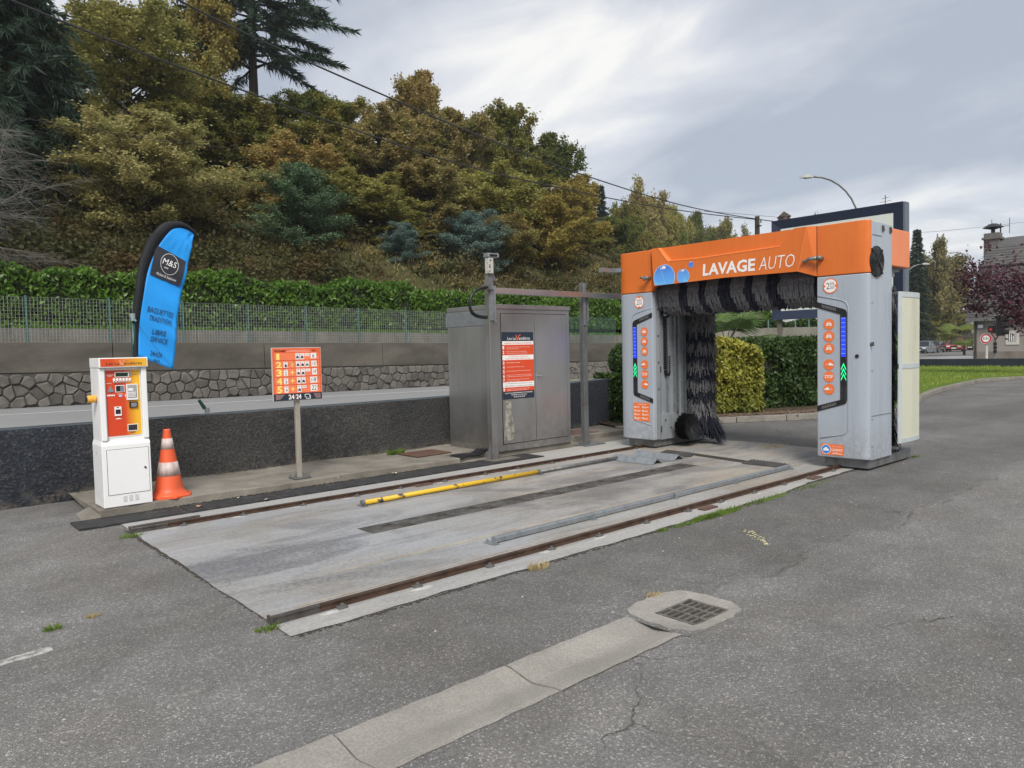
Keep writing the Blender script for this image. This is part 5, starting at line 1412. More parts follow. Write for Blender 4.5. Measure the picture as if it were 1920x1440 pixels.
def brand(m, o, w, h, mi, mr, m2=None):
    """the operator's wordmark: LES LA V ANDIERES with a big forked V"""
    o = Vector(o)
    text(m, 'Les La', o, UX, Vector((0, 0, 1)), w*.36, h*.62, mi); text(m, 'andières', o+UX*w*.50, UX, Vector((0, 0, 1)), w*.50, h*.68, mi)
    c = o+UX*w*.43; Z = Vector((0, 0, 1)); D = Vector((0, -.0008, 0)); b = h*.09
    m.add([q+D for q in (c-UX*w*.075+Z*h*1.1, c-UX*w*.045+Z*h*1.1, c+UX*w*.02-Z*b, c-UX*w*.02-Z*b)], [(0, 1, 2, 3)], mr)
    m.add([q+D*2 for q in (c-UX*w*.015-Z*b, c+UX*w*.02-Z*b, c+UX*w*.075+Z*h*.85, c+UX*w*.17+Z*h*1.08, c+UX*w*.13+Z*h*1.15, c+UX*w*.05+Z*h*.95)], [(0, 1, 2, 3, 4, 5)], mr)
m = MB(); brand(m, (xa+.072, y-.002, 1.483), .32, .042, 0, 1); m.build('lettering', [M_INK, simple('pink_print', (.80, .30, .22), .5)], hd)
yp = ya+.050
pn = MB().box(xa+.062, xb-.052, yp, yp+.005, .772, 1.44).build('panel_border', M_PRINTW, ki)
x0, x1, z0, z1 = xa+.075, xb-.062, .785, 1.43
PW, PH = x1-x0, z1-z0
MB().box(x0, x1, yp-.004, yp-.0002, z0, z1).build('front_panel', grad('kiosk_panel', (.62, .055, .012), (.82, .45, .02), x0-1.99+.16, x1-1.99-.03), ki)
def K(cx, cy): return Vector((x0+(cx-345)/540*PW, yp-.005, z1-(cy-310)/1030*PH))     # photo crop units
def kb_(m, a, b, c, d, mi=0, t=.004, dy=0): p, q = K(a, b), K(c, d); m.box(p.x, q.x, yp-.005-t-dy, yp-.0048-dy, q.z, p.z, mi)
m = MB(); kb_(m, 488, 340, 715, 420, 0, .006); kb_(m, 500, 350, 700, 410, 1, .007); m.build('display', [M_PRINTW, M_LCD], ki)
for k in range(6):
    c = K(478+k*50, 468); m = MB(); m.tube([(c.x, c.y, c.z-.012), (c.x, c.y-.008, c.z-.012)], .011, 10, 0); m.box(c.x-.011, c.x+.011, c.y-.004, c.y, c.z-.002, c.z+.018, 0)
    m.tube([(c.x, c.y-.008, c.z-.012), (c.x, c.y-.011, c.z-.012)], .006, 8, 1); m.build('button', [M_PRINTW, M_INK], ki)
m = MB()
for cy in (352, 392): c = K(747, cy); m.tube([(c.x, c.y, c.z), (c.x, c.y-.006, c.z)], .011, 10, 0)
m.build('round_button', M_CHROME, ki)
m = MB(); kb_(m, 372, 600, 458, 648, 0, .006); kb_(m, 395, 560, 432, 605, 0, .003); m.build('coin_slot', M_GALV, ki)
m = MB(); kb_(m, 490, 545, 635, 655, 0, .004); kb_(m, 500, 555, 625, 645, 1, .005); kb_(m, 565, 560, 620, 640, 2, .010); m.build('card_reader', [M_PRINTW, M_BLACK, M_GALV], ki)
m = MB(); kb_(m, 662, 535, 848, 785, 0, .012); kb_(m, 680, 548, 832, 755, 1, .013); kb_(m, 690, 600, 770, 640, 2, .015)
for i in range(4):
    for j in range(4): kb_(m, 690+i*31, 660+j*22, 712+i*31, 675+j*22, 0, .018)
m.build('keypad', [M_PRINTW, simple('keypad_grey', (.35, .35, .36), .5), M_PRINTW], ki)
m = MB(); kb_(m, 703, 815, 832, 908, 0, .016); kb_(m, 725, 832, 815, 895, 1, .018); m.build('contactless_reader', [M_BLACK, M_GALV], ki)
m = MB(); kb_(m, 460, 880, 570, 1025, 0, .010); kb_(m, 475, 925, 555, 995, 1, .012); kb_(m, 495, 888, 530, 900, 1, .012); c = K(515, 925)
m.build('note_acceptor', [M_PRINTW, M_BLACK], ki)
m = MB(); kb_(m, 660, 1170, 828, 1280, 0, .003); kb_(m, 670, 1180, 815, 1268, 1, .004); m.build('change_tray', [M_PRINTW, simple('tray', (.06, .055, .05), .3, .5)], ki)
m = MB()
for a in ((360, 378, 480, 384), (375, 396, 440, 402), (350, 508, 435, 513), (475, 1068, 565, 1078), (500, 1060, 540, 1068)): kb_(m, *a, 0, .0008)
for k in range(4): c = K(370+k*32, 700); disc(m, (c.x, c.y-.001, c.z), UX, V, .0085, 0, 10)
c = K(565, 715); rect(m, (c.x-.014, c.y-.001, c.z-.008), UX, V, .03, .018, 1)
kb_(m, 520, 675, 615, 692, 2, .0008); kb_(m, 700, 1295, 785, 1306, 3, .0008); kb_(m, 640, 690, 650, 735, 0, .0008); kb_(m, 480, 528, 640, 534, 3, .0008); kb_(m, 715, 792, 815, 797, 3, .0008); kb_(m, 780, 385, 850, 390, 3, .0008)
for k in range(5): kb_(m, 462+k*51, 432, 488+k*51, 450, 0, .0008)
m.build('panel_print', [M_PRINTW, M_SKYP, simple('salmon_print', (.8, .3, .16), .5), M_INK], ki)
dz = MB().box(xa+.045, xb-.022, ya-.006, ya-.001, .215, .655).build('door', M_WHITE, ki, bevel=.002)
MB().box(xa+.041, xb-.018, ya-.0015, ya-.0003, .211, .659).build('door_gap', M_DARK, ki)
MB().tube([(xb-.058, ya-.006, .455), (xb-.058, ya-.016, .455)], .010, 10).build('lock', M_BLACK, dz)
for c0 in range(3):
    for r0 in range(6):
        x = 1.945+c0*.052; z = .135+r0*.0105; MB().prism([(x, ya-.001, z), (x+.040, ya-.001, z), (x+.037, ya-.005, z+.005), (x+.003, ya-.005, z+.005)], (0, 0, .0015)).build('louvre', M_WHITE, ki)
m = MB(); m.tube([(1.78, 8.10, 1.155), (1.735, 8.10, 1.155)], .036, 14, 0); m.tube([(1.735, 8.10, 1.155), (1.705, 8.10, 1.155)], [.038, .034], 14, 0); m.build('socket_plug', M_YPLUG, ki, smooth=False)
MB().tube([(1.705, 8.10, 1.155), (1.69, 8.10, 1.155)], .026, 12).build('plug_end', M_BLACK, ki)

# traffic cone
co = thing('traffic_cone', (2.435, 8.14, .09), 'orange traffic cone with two scuffed white bands beside the payment kiosk', 'traffic cone')
cx, cy = 2.435, 8.14
zc = lambda q: .092+q
rad_ = lambda q: .142-(.142-.032)*(q-.06)/(.70-.06)
def ring(a, b, mt, nm, dr=0):
    MB().lathe([(rad_(a)+dr-.006, zc(a)), (rad_(a)+dr, zc(a)), (rad_(b)+dr, zc(b)), (rad_(b)+dr-.006, zc(b))], 32, (cx, cy)).build(nm, mt, co, smooth=True)
MB().lathe([(.0, zc(.003)), (.185, zc(.003)), (.19, zc(.012)), (.188, zc(.03)), (.165, zc(.045)), (.148, zc(.062)), (rad_(.1), zc(.1)), (rad_(.69), zc(.69)), (.034, zc(.705)), (.026, zc(.705)), (.022, zc(.6))], 32, (cx, cy)).build('cone_body', M_CONE, co, smooth=True)
MB().lathe([(.185, zc(.002)), (.225, zc(.002)), (.225, zc(.02)), (.185, zc(.034))], 8, (cx, cy)).build('cone_foot', M_CONE, co)
for a, b in ((.225, .365), (.50, .61)): ring(a, b, M_CONEW, 'white_band', .0022)

# ================================================================== PRICE SIGN
sg = thing('price_sign', (3.89, 8.14, .09), 'orange price board with five wash programmes on a short steel post', 'sign')
MB().box(3.865, 3.925, 8.13, 8.17, .10, 1.05).build('post', dirty('worn_cream_post', (.42, .38, .32), (.20, .17, .14), .8, .45, .7, 8, .4, .35), sg, bevel=.004)
m = MB(); m.box(3.80, 4.00, 8.05, 8.25, .091, .101)
for s in (-1, 1): m.prism([(3.895+s*.032, 8.15, .101), (3.895+s*.085, 8.15, .101), (3.895+s*.032, 8.15, .17)], (0, .006, 0))
for a, b in ((3.82, 8.07), (3.98, 8.07), (3.82, 8.23), (3.98, 8.23)): m.tube([(a, b, .10), (a, b, .125)], .009, 6)
m.build('foot_plate', M_GALVD, sg)
bx0, bz0, bw, bh = 3.587, 1.008, .612, .618
bd = MB().box(bx0, bx0+bw, 8.10, 8.125, bz0, bz0+bh).build('board', simple('board_edge', (.5, .45, .42), .5), sg, bevel=.003)
yb_ = 8.0985
def Sg(cx, cy): return Vector((bx0+(cx-150)/1090*bw, yb_, bz0+bh-(cy-135)/1190*bh))
def sr(m, a, b, c, d, mi, dy=0): p, q = Sg(a, b), Sg(c, d); m.add([(p.x, yb_-dy, q.z), (q.x, yb_-dy, q.z), (q.x, yb_-dy, p.z), (p.x, yb_-dy, p.z)], [(0, 1, 2, 3)], mi)
def stx(m, s, a, b, c, d, mi, dy=.0012, **k): p, q = Sg(a, d), Sg(c, b); text(m, s, (p.x, yb_-dy, p.z), UX, V, q.x-p.x, q.z-p.z, mi, **k)
m = MB()
sr(m, 160, 148, 1228, 1160, 0); sr(m, 160, 1160, 1232, 1315, 1)
ys_ = [(255, 415), (432, 590), (605, 778), (795, 960), (975, 1150)]
for a, b in ys_: sr(m, 205, a, 1185, b, 2, .0004)
for (a, b) in ys_[1:]: sr(m, 205, a-12, 1228, a-8, 6, .0006)
stx(m, 'PROGRAMMES', 205, 188, 450, 235, 4, bold=.02); stx(m, 'PRIX', 1035, 190, 1118, 232, 4, bold=.02)
for a in ((520, 195, 960, 203), (470, 222, 1000, 230)): sr(m, *a, 7, .0006)
for k, (a, b) in enumerate(ys_):
    stx(m, str(k+1), 238 if k else 245, a+12, 352 if k else 312, b-8, 3, bold=.035)
    if k:
        sr(m, 395, a+22, 482, b-12, 5, .0006); stx(m, str(k), 415, a+75, 460, b-28, 4); sr(m, 415, a+35, 465, a+45, 4, .001)
        cxm, cym = 580, (a+b)/2; sr(m, cxm-48, cym-8, cxm+48, cym+8, 3, .0008); sr(m, cxm-9, cym-52, cxm+9, cym+52, 3, .001)
def prog(m, x, a, b, col=8):
    sr(m, x, a+10, x+85, b-12, 5, .0006); sr(m, x+15, a+28, x+68, a+36, 4, .001); sr(m, x+12, b-72, x+74, b-40, col, .001); sr(m, x+22, b-92, x+64, b-70, col, .001); sr(m, x+16, b-38, x+30, b-26, 4, .001); sr(m, x+56, b-38, x+70, b-26, 4, .001)
for k, (a, b) in enumerate(ys_):
    x = 662+k*5
    prog(m, x, a, b)
    if k < 4: prog(m, x+103, a, b, 4)
    if k == 1: prog(m, x+205, a, b, 9)
    if k in (0, 2): sr(m, x+205, a+15, x+308, a+75, 5, .0006); sr(m, x+220, a+42, x+290, a+50, 4, .001)
    if k == 4: sr(m, x+105, a+20, x+200, a+75, 5, .0006); sr(m, x+115, a+42, x+190, a+50, 4, .001)
    l = 975 if k > 2 else 1000+k*12; sr(m, l, a+10, 1130, b-20 if k else b-30, 5, .0006)
    stx(m, ['6', '10', '14', '18', '22'][k], l+(25 if k else 35), a+28, 1108 if k else 1085, b-42, 4, shear=.1)
    stx(m, '€', 1142, a+20, 1166, a+78, 4)
stx(m, '24', 480, 1185, 605, 1290, 5, bold=.03); stx(m, '24', 645, 1185, 760, 1290, 5, bold=.03); stx(m, '/', 607, 1185, 640, 1300, 0, bold=.02)
for a in ((840, 1190, 945, 1262), (870, 1215, 968, 1300)): sr(m, *a, 5, .001)
sr(m, 852, 1203, 933, 1250, 1, .0014); sr(m, 880, 1265, 957, 1288, 1, .0014)
for k in range(5): sr(m, 205, 1185+k*22, 390-k*22, 1190+k*22, 7, .001); sr(m, 1040+k*12, 1190+k*22, 1200, 1195+k*22, 7, .001)
# crack marks over the print
for (p, q) in (((370, 640), (510, 515)), ((510, 515), (660, 522)), ((540, 500), (615, 465)), ((615, 465), (622, 410))):
    a, b = Sg(*p), Sg(*q); n = (b-a).normalized().cross(Vector((0, 1, 0)))*.0016; m.add([a-n, a+n, b+n, b-n], [(0, 1, 2, 3)], 4); m.v[-4:] = [(v[0], v[1]-.0018, v[2]) for v in m.v[-4:]]
m.build('printed_face', [simple('sign_orange', (.74, .115, .035), .5), M_NAVYP, simple('sign_orange_pale', (.84, .20, .085), .5), M_YELP, M_INK, M_PRINTW, simple('sign_orange_dark', (.40, .04, .015), .5), simple('sign_pink', (.85, .50, .40), .5), M_DBLUE, simple('sign_green', (.05, .20, .15), .5)], bd)

# ================================================================== STEEL CABINET
cb_ = thing('steel_cabinet', (7.53, 8.47, .09), 'tall stainless steel technical cabinet with double doors against the low wall', 'cabinet')
X0, X1, Y0, Y1, Z1 = 6.785, 8.30, 7.925, 9.02, 2.185
MB().box(6.72, 8.36, 7.96, 9.1, .0, .088).build('plinth', M_PATH, cb_, bevel=.01)
MB().box(X0, X1, Y0, Y1, .09, 2.125).build('cabinet_body', M_STEEL, cb_, bevel=.003)
MB().box(X0-.008, X1+.012, Y0-.018, Y1, 2.126, Z1).build('roof', M_STEEL, cb_, bevel=.004)
MB().box(X0-.012, X0+.1, Y0+.12, Y1+.02, 1.90, 2.105).build('side_bracket', M_GALV, cb_, bevel=.003)
dl = MB().box(6.905, 7.548, Y0-.010, Y0-.001, .195, 2.055).build('door', M_STEEL, cb_, bevel=.002)
d2 = MB().box(7.556, 8.225, Y0-.010, Y0-.001, .195, 2.055).build('door', M_STEEL, cb_, bevel=.002)
m = MB(); m.box(6.895, 8.235, Y0-.0022, Y0-.0004, .185, 2.065); m.build('door_gap', M_DARK, cb_)
m = MB(); m.tube([(7.60, Y0-.010, 1.145), (7.60, Y0-.04, 1.145)], .016, 10); m.tube([(7.60, Y0-.035, 1.145), (7.64, Y0-.045, 1.150), (7.675, Y0-.045, 1.135)], .011, 8); m.build('handle', M_CHROME, d2)
M_SCR = dirty('scraped_steel', (.42, .40, .36), (.16, .14, .11), .9, .4, .6, 14, .5, .3, (1, 1, 1))
# pale area left by an old sticker
pp = [(6.935, .80), (6.95, .60), (6.93, .44), (6.91, .26), (7.0, .235), (7.08, .26), (7.11, .33), (7.105, .46), (7.08, .55), (7.075, .62), (7.06, .70), (7.065, .79), (7.0, .815)]
MB().prism([(x, Y0-.0108, z) for x, z in pp], (0, .0006, 0)).build('glue_residue', M_SCR, dl)
m = MB(); m.box(X0-.006, X0-.0005, Y0+.03, Y1-.03, .20, 1.88); m.build('side_panel', M_STEEL, cb_, bevel=.002)
# poster with instructions
px0, pw_, pz0, ph_ = 6.906, .612, .832, .962
ps = MB().box(px0, px0+pw_, Y0-.0145, Y0-.0112, pz0, pz0+ph_).build('instruction_board', M_NAVYP, dl)
yq = Y0-.0152
def Pr(m, a, b, c, d, mi, dy=0):
    f = lambda u: px0+u*pw_; g_ = lambda w: pz0+ph_*(1-w)
    m.add([(f(a), yq-dy, g_(d)), (f(c), yq-dy, g_(d)), (f(c), yq-dy, g_(b)), (f(a), yq-dy, g_(b))], [(0, 1, 2, 3)], mi)
def Pt(m, s, a, b, c, d, mi, **k): text(m, s, (px0+a*pw_, yq-.001, pz0+ph_*(1-d)), UX, V, (c-a)*pw_, (d-b)*ph_, mi, **k)
m = MB()
for b, d, mi in ((.135, .188, 1), (.188, .343, 2), (.343, .415, 1), (.415, .745, 2), (.745, .822, 1), (.822, .883, 2)): Pr(m, 0.003, b, .997, d, mi)
for n, b in (('1', .205), ('2', .275), ('3', .432), ('4', .498), ('5', .562), ('6', .627), ('7', .692), ('8', .83)): Pt(m, n, .01, b, .06, b+.048, 1, bold=.03)
T = [('Vérifier la correspondance du gabarit de votre véhicule', .215, .80), ('avec celui du portique.', .24, .42), ('Insérez votre ticket de lavage ou sélectionnez le', .283, .68), ("programme, l'emplacement vous est guidé par les feux.", .308, .72), ('Rentrez ou rabattez les rétroviseurs.', .445, .45),
     ("Vérifiez la fermeture des vitres et portes.", .512, .60), ('Aucune personne ne doit rester dans le véhicule.', .572, .82), ("En aucun cas, ne pas pénétrer dans l'aire pendant", .632, .83), ('le déplacement du portique et durant le lavage.', .655, .85),
     ('Attendre la fin du lavage, portique à sa place', .70, .76), ('et le signal sonore de fin.', .725, .42), ('Avancez à la fin du cycle, le portique étant revenu', .84, .76), ('en position initiale, et quittez la piste.', .862, .68)]
for s, b, w in T: Pt(m, s, .125, b, .125+w*.95, b+.017, 1)
Pt(m, "CONSIGNES D'UTILISATION ET DE SÉCURITÉ", .06, .15, .94, .175, 2, bold=.01)
Pt(m, 'VOTRE VÉHICULE EST BIEN POSITIONNÉ', .18, .355, .82, .374, 2); Pt(m, 'SERREZ LE FREIN À MAIN ET ARRÊTEZ LE MOTEUR', .1, .386, .9, .405, 2)
Pt(m, 'En cas de dysfonctionnement appuyez sur le bouton', .06, .758, .94, .777, 0); Pt(m, "ARRÊT D'URGENCE et contactez le numéro ci-dessous", .05, .79, .95, .809, 0)
Pt(m, 'POUR TOUS RENSEIGNEMENTS OU PROBLÈMES', .06, .897, .94, .917, 1, bold=.015); Pt(m, "S'ADRESSER À LA BOUTIQUE", .25, .927, .75, .947, 1, bold=.015); Pt(m, '05 62 95 25 20 27', .33, .957, .7, .977, 1, bold=.015)
brand(m, (px0+.17*pw_, yq-.001, pz0+ph_*(1-.115)), .44, .065, 1, 3)
m.build('printed_text', [M_INK, M_PRINTW, M_REDP, simple('salmon_v', (.80, .16, .08), .5)], ps)

# ================================================================== CABLE BEAM ON TWO POSTS
bm = thing('cable_support', (6.7, 7.9, 0), 'galvanised beam on two posts carrying the cables from the cabinet to the gantry', 'cable support')
yB = 7.86
m = MB(); m.box(6.595, 6.70, 7.80, 7.90, .02, 2.42); m.build('post', M_STEEL, bm, bevel=.004)
m = MB(); m.box(6.60, 6.66, 7.78, 7.798, 1.95, 2.85); m.box(6.665, 6.70, 7.78, 7.798, 2.0, 2.43); m.box(6.66, 6.69, 7.765, 7.778, 1.93, 2.08); m.build('post_bracket', M_GALV, bm, bevel=.002)
for s in (-1, 1): MB().prism([(6.648+s*.055, 7.84, .02), (6.648+s*.115, 7.84, .02), (6.648+s*.055, 7.84, .26)], (0, .012, 0)).build('gusset', M_GALVD, bm)
MB().box(6.5, 7.0, 7.66, 8.0, .008, .022).build('foot_plate', M_PATH, bm, bevel=.003)
MB().box(6.56, 10.3, 7.80, 7.84, 2.325, 2.405).build('beam', M_STEEL, bm, bevel=.003)
MB().box(6.62, 10.3, 7.842, 7.88, 2.325, 2.335).build('beam_flange', M_GALV, bm)
MB().box(8.57, 8.665, 7.88, 7.96, .02, 2.56).build('post', M_GALVD, bm, bevel=.004)['label'] = 'dull steel post near the left tower'
m = MB(); m.box(8.58, 8.62, 7.86, 7.879, 1.9, 2.54); m.box(8.67, 8.71, 7.88, 7.93, 1.95, 2.33); m.build('post_bracket', M_GALV, bm, bevel=.002)
for s in (-1, 1): MB().prism([(8.617+s*.048, 7.92, .02), (8.617+s*.13, 7.92, .02), (8.617+s*.048, 7.92, .26)], (0, .012, 0)).build('gusset', M_GALVD, bm)
MB().box(8.48, 8.95, 7.78, 8.05, .008, .02).build('foot_plate', M_GALVD, bm, bevel=.003)
m = MB(); a = W(893, 478, Y=7.8)
m.hexa([(6.585, 7.76, 2.50), (6.70, 7.76, 2.50), (6.70, 7.80, 2.50), (6.585, 7.80, 2.50), (6.60, 7.76, 2.58), (6.66, 7.76, 2.58), (6.66, 7.80, 2.58), (6.60, 7.80, 2.58)]); m.build('arm', M_GALVD, bm)
m = MB(); m.box(6.515, 6.60, 7.70, 7.78, 2.585, 2.80); m.build('cable_box', dirty('spotted_box', (.48, .47, .42), (.05, .045, .04), 1.4, .56, .64, 22, .5, stretch=(1, 1, 1)), bm, bevel=.004)
m = MB(); m.box(6.50, 6.70, 7.69, 7.79, 2.805, 2.86); m.build('box_lid', M_GALV, bm, bevel=.006)
MB().box(6.53, 6.66, 7.684, 7.6895, 2.815, 2.845).build('lid_slot', M_DARK, bm)
MB().prism([(6.53, 7.74, 2.585), (6.63, 7.74, 2.585), (6.60, 7.74, 2.44), (6.49, 7.74, 2.40)], (0, .05, 0)).build('cable_entry', M_GALVD, bm)
pts = [W(x, y, Y=7.74) for x, y in [(912, 538), (898, 541), (884, 552), (879, 570), (884, 585), (896, 592), (912, 594)]]
m = MB()
for k in range(3):
    pth = cat([tuple(p+Vector((.012*k*(1 if i > 2 else .3), .02*k-.02, -.008*k))) for i, p in enumerate(pts)], 5); m.tube(pth, .016, 8)
m.build('hanging_cable', M_BLACK, bm, smooth=True)
m = MB(); m.tube([(6.62, 7.75, 2.37), (6.54, 7.75, 2.38)], .022, 8); m.build('cable_gland', M_GALVD, bm)
m = MB(); m.tube(cat([(6.70, 7.87, 2.44), (6.8, 7.88, 2.50), (6.95, 7.87, 2.46), (7.0, 7.87, 2.41)], 5), .008, 6); m.build('thin_cable', M_BLACK, bm)

# ================================================================== FEATHER FLAG
ff = thing('feather_flag', (2.33, 8.72, .09), 'blue feather flag in a black sleeve standing behind the payment kiosk', 'flag')
FY = 8.72
yc_ = lambda x, z: FY+.020*math.sin((x*1.2+z)*7)+.010*math.sin(z*17+x*9)*(x-2.3)*2+.03*(x-2.5)
def fpt(px, py): p = W(px, py, Y=FY); return (p.x, p.z)
Lc = cat([fpt(*q) for q in [(257, 668), (260, 620), (264, 575), (271, 530), (284, 488), (300, 455), (320, 432), (344, 427), (366, 437)]], 5)
Rc = cat([fpt(*q) for q in [(326, 693), (330, 660), (331, 620), (335, 585), (344, 545), (351, 505), (358, 475), (364, 450), (366.5, 438)]], 5)
m = MB(); nu = 14; vs = []
for (a, b) in zip(Lc, Rc):
    for k in range(nu+1):
        f = k/nu; x = a[0]+(b[0]-a[0])*f; z = a[1]+(b[1]-a[1])*f
        wv = .010*math.sin(z*31+k*.8)*f**1.5+.007*math.sin((x*2.2-z)*38)*(1-f)*f*3+.012*math.sin((z+x*.8)*15+1)*f
        vs.append((x, yc_(x, z)+abs(wv), z))
n = nu+1
o = m.add(vs, [(i*n+k, i*n+k+1, (i+1)*n+k+1, (i+1)*n+k) for i in range(len(Lc)-1) for k in range(nu)]).build('cloth', simple('flag_blue', (.010, .30, .80), .55, 0, .05, 3), ff, smooth=True)
sd = o.modifiers.new('s', 'SOLIDIFY'); sd.thickness = .003; sd.offset = 1
Oc = cat([fpt(*q) for q in [(248, 668), (248, 620), (249, 575), (254, 525), (265, 478), (280, 444), (300, 422), (322, 414), (345, 416), (370, 433)]], 5)
Ic = cat([fpt(*q) for q in [(258, 668), (261, 620), (265, 575), (272, 530), (285, 487), (300, 456), (318, 434), (334, 427), (352, 429), (369, 440)]], 5)
m = MB(); vs = []
for a, b in zip(Oc, Ic):
    for f, dy in ((0, 0), (.25, -.022), (.6, -.022), (1, 0)): x, z = a[0]+(b[0]-a[0])*f, a[1]+(b[1]-a[1])*f; vs.append((x, yc_(x, z)-.004+dy, z))
    for f, dy in ((.6, .022), (.25, .022)): x, z = a[0]+(b[0]-a[0])*f, a[1]+(b[1]-a[1])*f; vs.append((x, yc_(x, z)-.004+dy, z))
k_ = len(Oc); m.add(vs, [(i*6+k, i*6+(k+1) % 6, (i+1)*6+(k+1) % 6, (i+1)*6+k) for i in range(k_-1) for k in range(6)])
m.build('sleeve', simple('flag_black', (.008, .009, .012), .75, 0, .2), ff, smooth=True)
a = W(251, 668, Y=FY); b = W(249, 590, Y=FY)
MB().tube([(a.x+.01, FY, .09), (a.x, FY, a.z), (b.x, FY, b.z)], .024, 10).build('pole', M_GREEN, ff, smooth=True)
c = W(247, 597, Y=FY); m = MB(); m.tube([(c.x, FY-.03, c.z+.05), (c.x+.005, FY-.035, c.z-.03)], [.03, .022], 10); m.tube([(c.x-.01, FY-.03, c.z), (c.x+.03, FY-.05, c.z-.03)], .012, 6)
m.build('clamp', simple('clamp_grey', (.30, .36, .38), .4, .3), ff)
def onflag(fn, name, mats, d=.004):
    m = MB(); fn(m); m.v = [(v[0], yc_(v[0], v[2])-d+(v[1]-FY), v[2]) for v in m.v]; m.build(name, mats, ff)
Q = [W(*q, Y=FY) for q in [(292, 459), (348, 490), (338, 537), (282, 515)]]
def patch(m):
    vs = []; N = 8
    for i in range(N+1):
        for j in range(N+1):
            p = Q[3].lerp(Q[2], i/N).lerp(Q[0].lerp(Q[1], i/N), j/N); vs.append((p.x, FY, p.z))
    m.add(vs, [(i*(N+1)+j, (i+1)*(N+1)+j, (i+1)*(N+1)+j+1, i*(N+1)+j+1) for i in range(N) for j in range(N)])
onflag(patch, 'logo_patch', simple('patch_black', (.022, .024, .034), .6), .009)
qu = (Q[2]-Q[3]); qv = (Q[0]-Q[3]); qu_, qv_ = qu.normalized(), qv.normalized()
def logo(m):
    text(m, 'M&S', Q[3]+qu*.30+qv*.50, qu_, qv_, qu.length*.46, qv.length*.20, 0, shear=.2); text(m, 'Michael & Stephanie', Q[3]+qu*.18+qv*.07, qu_, qv_, qu.length*.66, qv.length*.11, 0, shear=.35)
    text(m, 'ww', Q[3]+qu*.38+qv*.38, qu_, qv_, qu.length*.14, qv.length*.05, 0)
    cc = Q[3]+qu*.53+qv*.56; n = 40
    ringv = [cc+qu*(.29*math.cos(2*math.pi*i/n))+qv*(.34*math.sin(2*math.pi*i/n)) for i in range(n)]; rin = [cc+qu*(.278*math.cos(2*math.pi*i/n))+qv*(.328*math.sin(2*math.pi*i/n)) for i in range(n)]
    m.add(ringv+rin, [(i, (i+1) % n, n+(i+1) % n, n+i) for i in range(n)])
    m.v = [(v[0], FY, v[2]) for v in m.v]
onflag(logo, 'logo', M_PRINTW, .012)
def ftext(m):
    for s, p, q, h in (('BAGUETTES', (275, 584), (323, 597), .062), ('TRADITION', (278, 600), (319, 610), .058), ('LIBRE', (285, 626), (310, 631), .055), ('SERVICE', (282, 639), (313, 646), .055), ('24H/24', (281, 666), (303, 671), .055), ('7J/7', (286, 681), (298, 684), .05)):
        a, b = W(*p, Y=FY), W(*q, Y=FY); u = b-a; text(m, s, a, u, Vector((-u.z, 0, u.x)).normalized(), u.length, h, 0, bold=.005)
    m.v = [(v[0], FY, v[2]) for v in m.v]
onflag(ftext, 'lettering', M_DBLUE, .007)
p1, p2 = W(252, 605, Y=FY), W(322, 690, Y=FY)
m = MB(); m.tube([(p1.x, FY-.06, p1.z), ((p1.x+p2.x)/2, FY-.05, (p1.z+p2.z)/2-.01), (p2.x, FY-.03, p2.z)], .002, 4); m.build('guy_cord', M_INK, ff)
# green handled bracket on the wall top
p = W(388, 772, Y=9.37); hdl = thing('wall_bracket', (p.x, 9.37, wt(0)), 'small green handle tilted over a metal bracket on top of the low dark wall', 'bracket')
m = MB(); m.box(p.x-.10, p.x+.08, 9.33, 9.42, wt(0)+.004, wt(0)+.01); m.box(p.x-.02, p.x+.03, 9.35, 9.39, wt(0)+.01, wt(0)+.08); m.build('bracket_base', M_GALV, hdl)
a, b = W(373, 750, Y=9.37), W(384, 766, Y=9.37); MB().tube([a, b], [.018, .024], 8).build('handle', M_GREEN, hdl); MB().tube([b, W(389, 772, Y=9.37)], .006, 6).build('rod', M_GALVD, hdl)

# ================================================================== BILLBOARD
XB = 22.0
c1, c2, c3, c4 = W(1447, 413, X=XB), W(1693, 380, X=XB), W(1447, 600, X=XB), W(1447, 577, X=XB)
yl, yr, zt_, zb_ = c1.y, c2.y, (c1.z+c2.z)/2, c3.z
bb = thing('billboard', (XB, (yl+yr)/2, 0), 'large navy framed billboard on posts rising behind the gantry', 'billboard')
w_ = .27
m = MB(); m.box(XB+.05, XB+.12, yr+w_, yl-w_, zb_+w_, zt_-w_); m.build('panel', simple('billboard_face', (.62, .66, .60), .4, 0, .04, 1), bb)
def bar(a, b, c, d, nm='frame_bar'):   # a,b outer; c,d inner in (y,z)
    m = MB(); X = XB
    v = [(X-.02, *a), (X-.02, *b), (X+.045, *d), (X+.045, *c), (X+.28, *a), (X+.28, *b), (X+.28, *d), (X+.28, *c)]
    m.add(v, [(0, 1, 2, 3), (4, 7, 6, 5), (0, 4, 5, 1), (1, 5, 6, 2), (2, 6, 7, 3), (3, 7, 4, 0)]); m.build(nm, M_NAVY, bb)
bar((yl, zt_), (yr, zt_), (yl-w_, zt_-w_), (yr+w_, zt_-w_)); bar((yr, zb_), (yl, zb_), (yr+w_, zb_+w_), (yl-w_, zb_+w_))
bar((yr, zt_), (yr, zb_), (yr+w_, zt_-w_), (yr+w_, zb_+w_)); bar((yl, zb_), (yl, zt_), (yl-w_, zb_+w_), (yl-w_, zt_-w_))
MB().box(XB-.0, XB+.29, yr-.06, yr-.005, zb_-.9, zt_-.01).build('edge_strip', simple('billboard_edge', (.12, .14, .17), .5), bb)
MB().box(XB-.015, XB+.2, yr-.0, yr+.5, zb_-1.4, zb_-.005).build('lower_skirt', M_NAVY, bb)
c = W(1463, 615, X=XB+.15)
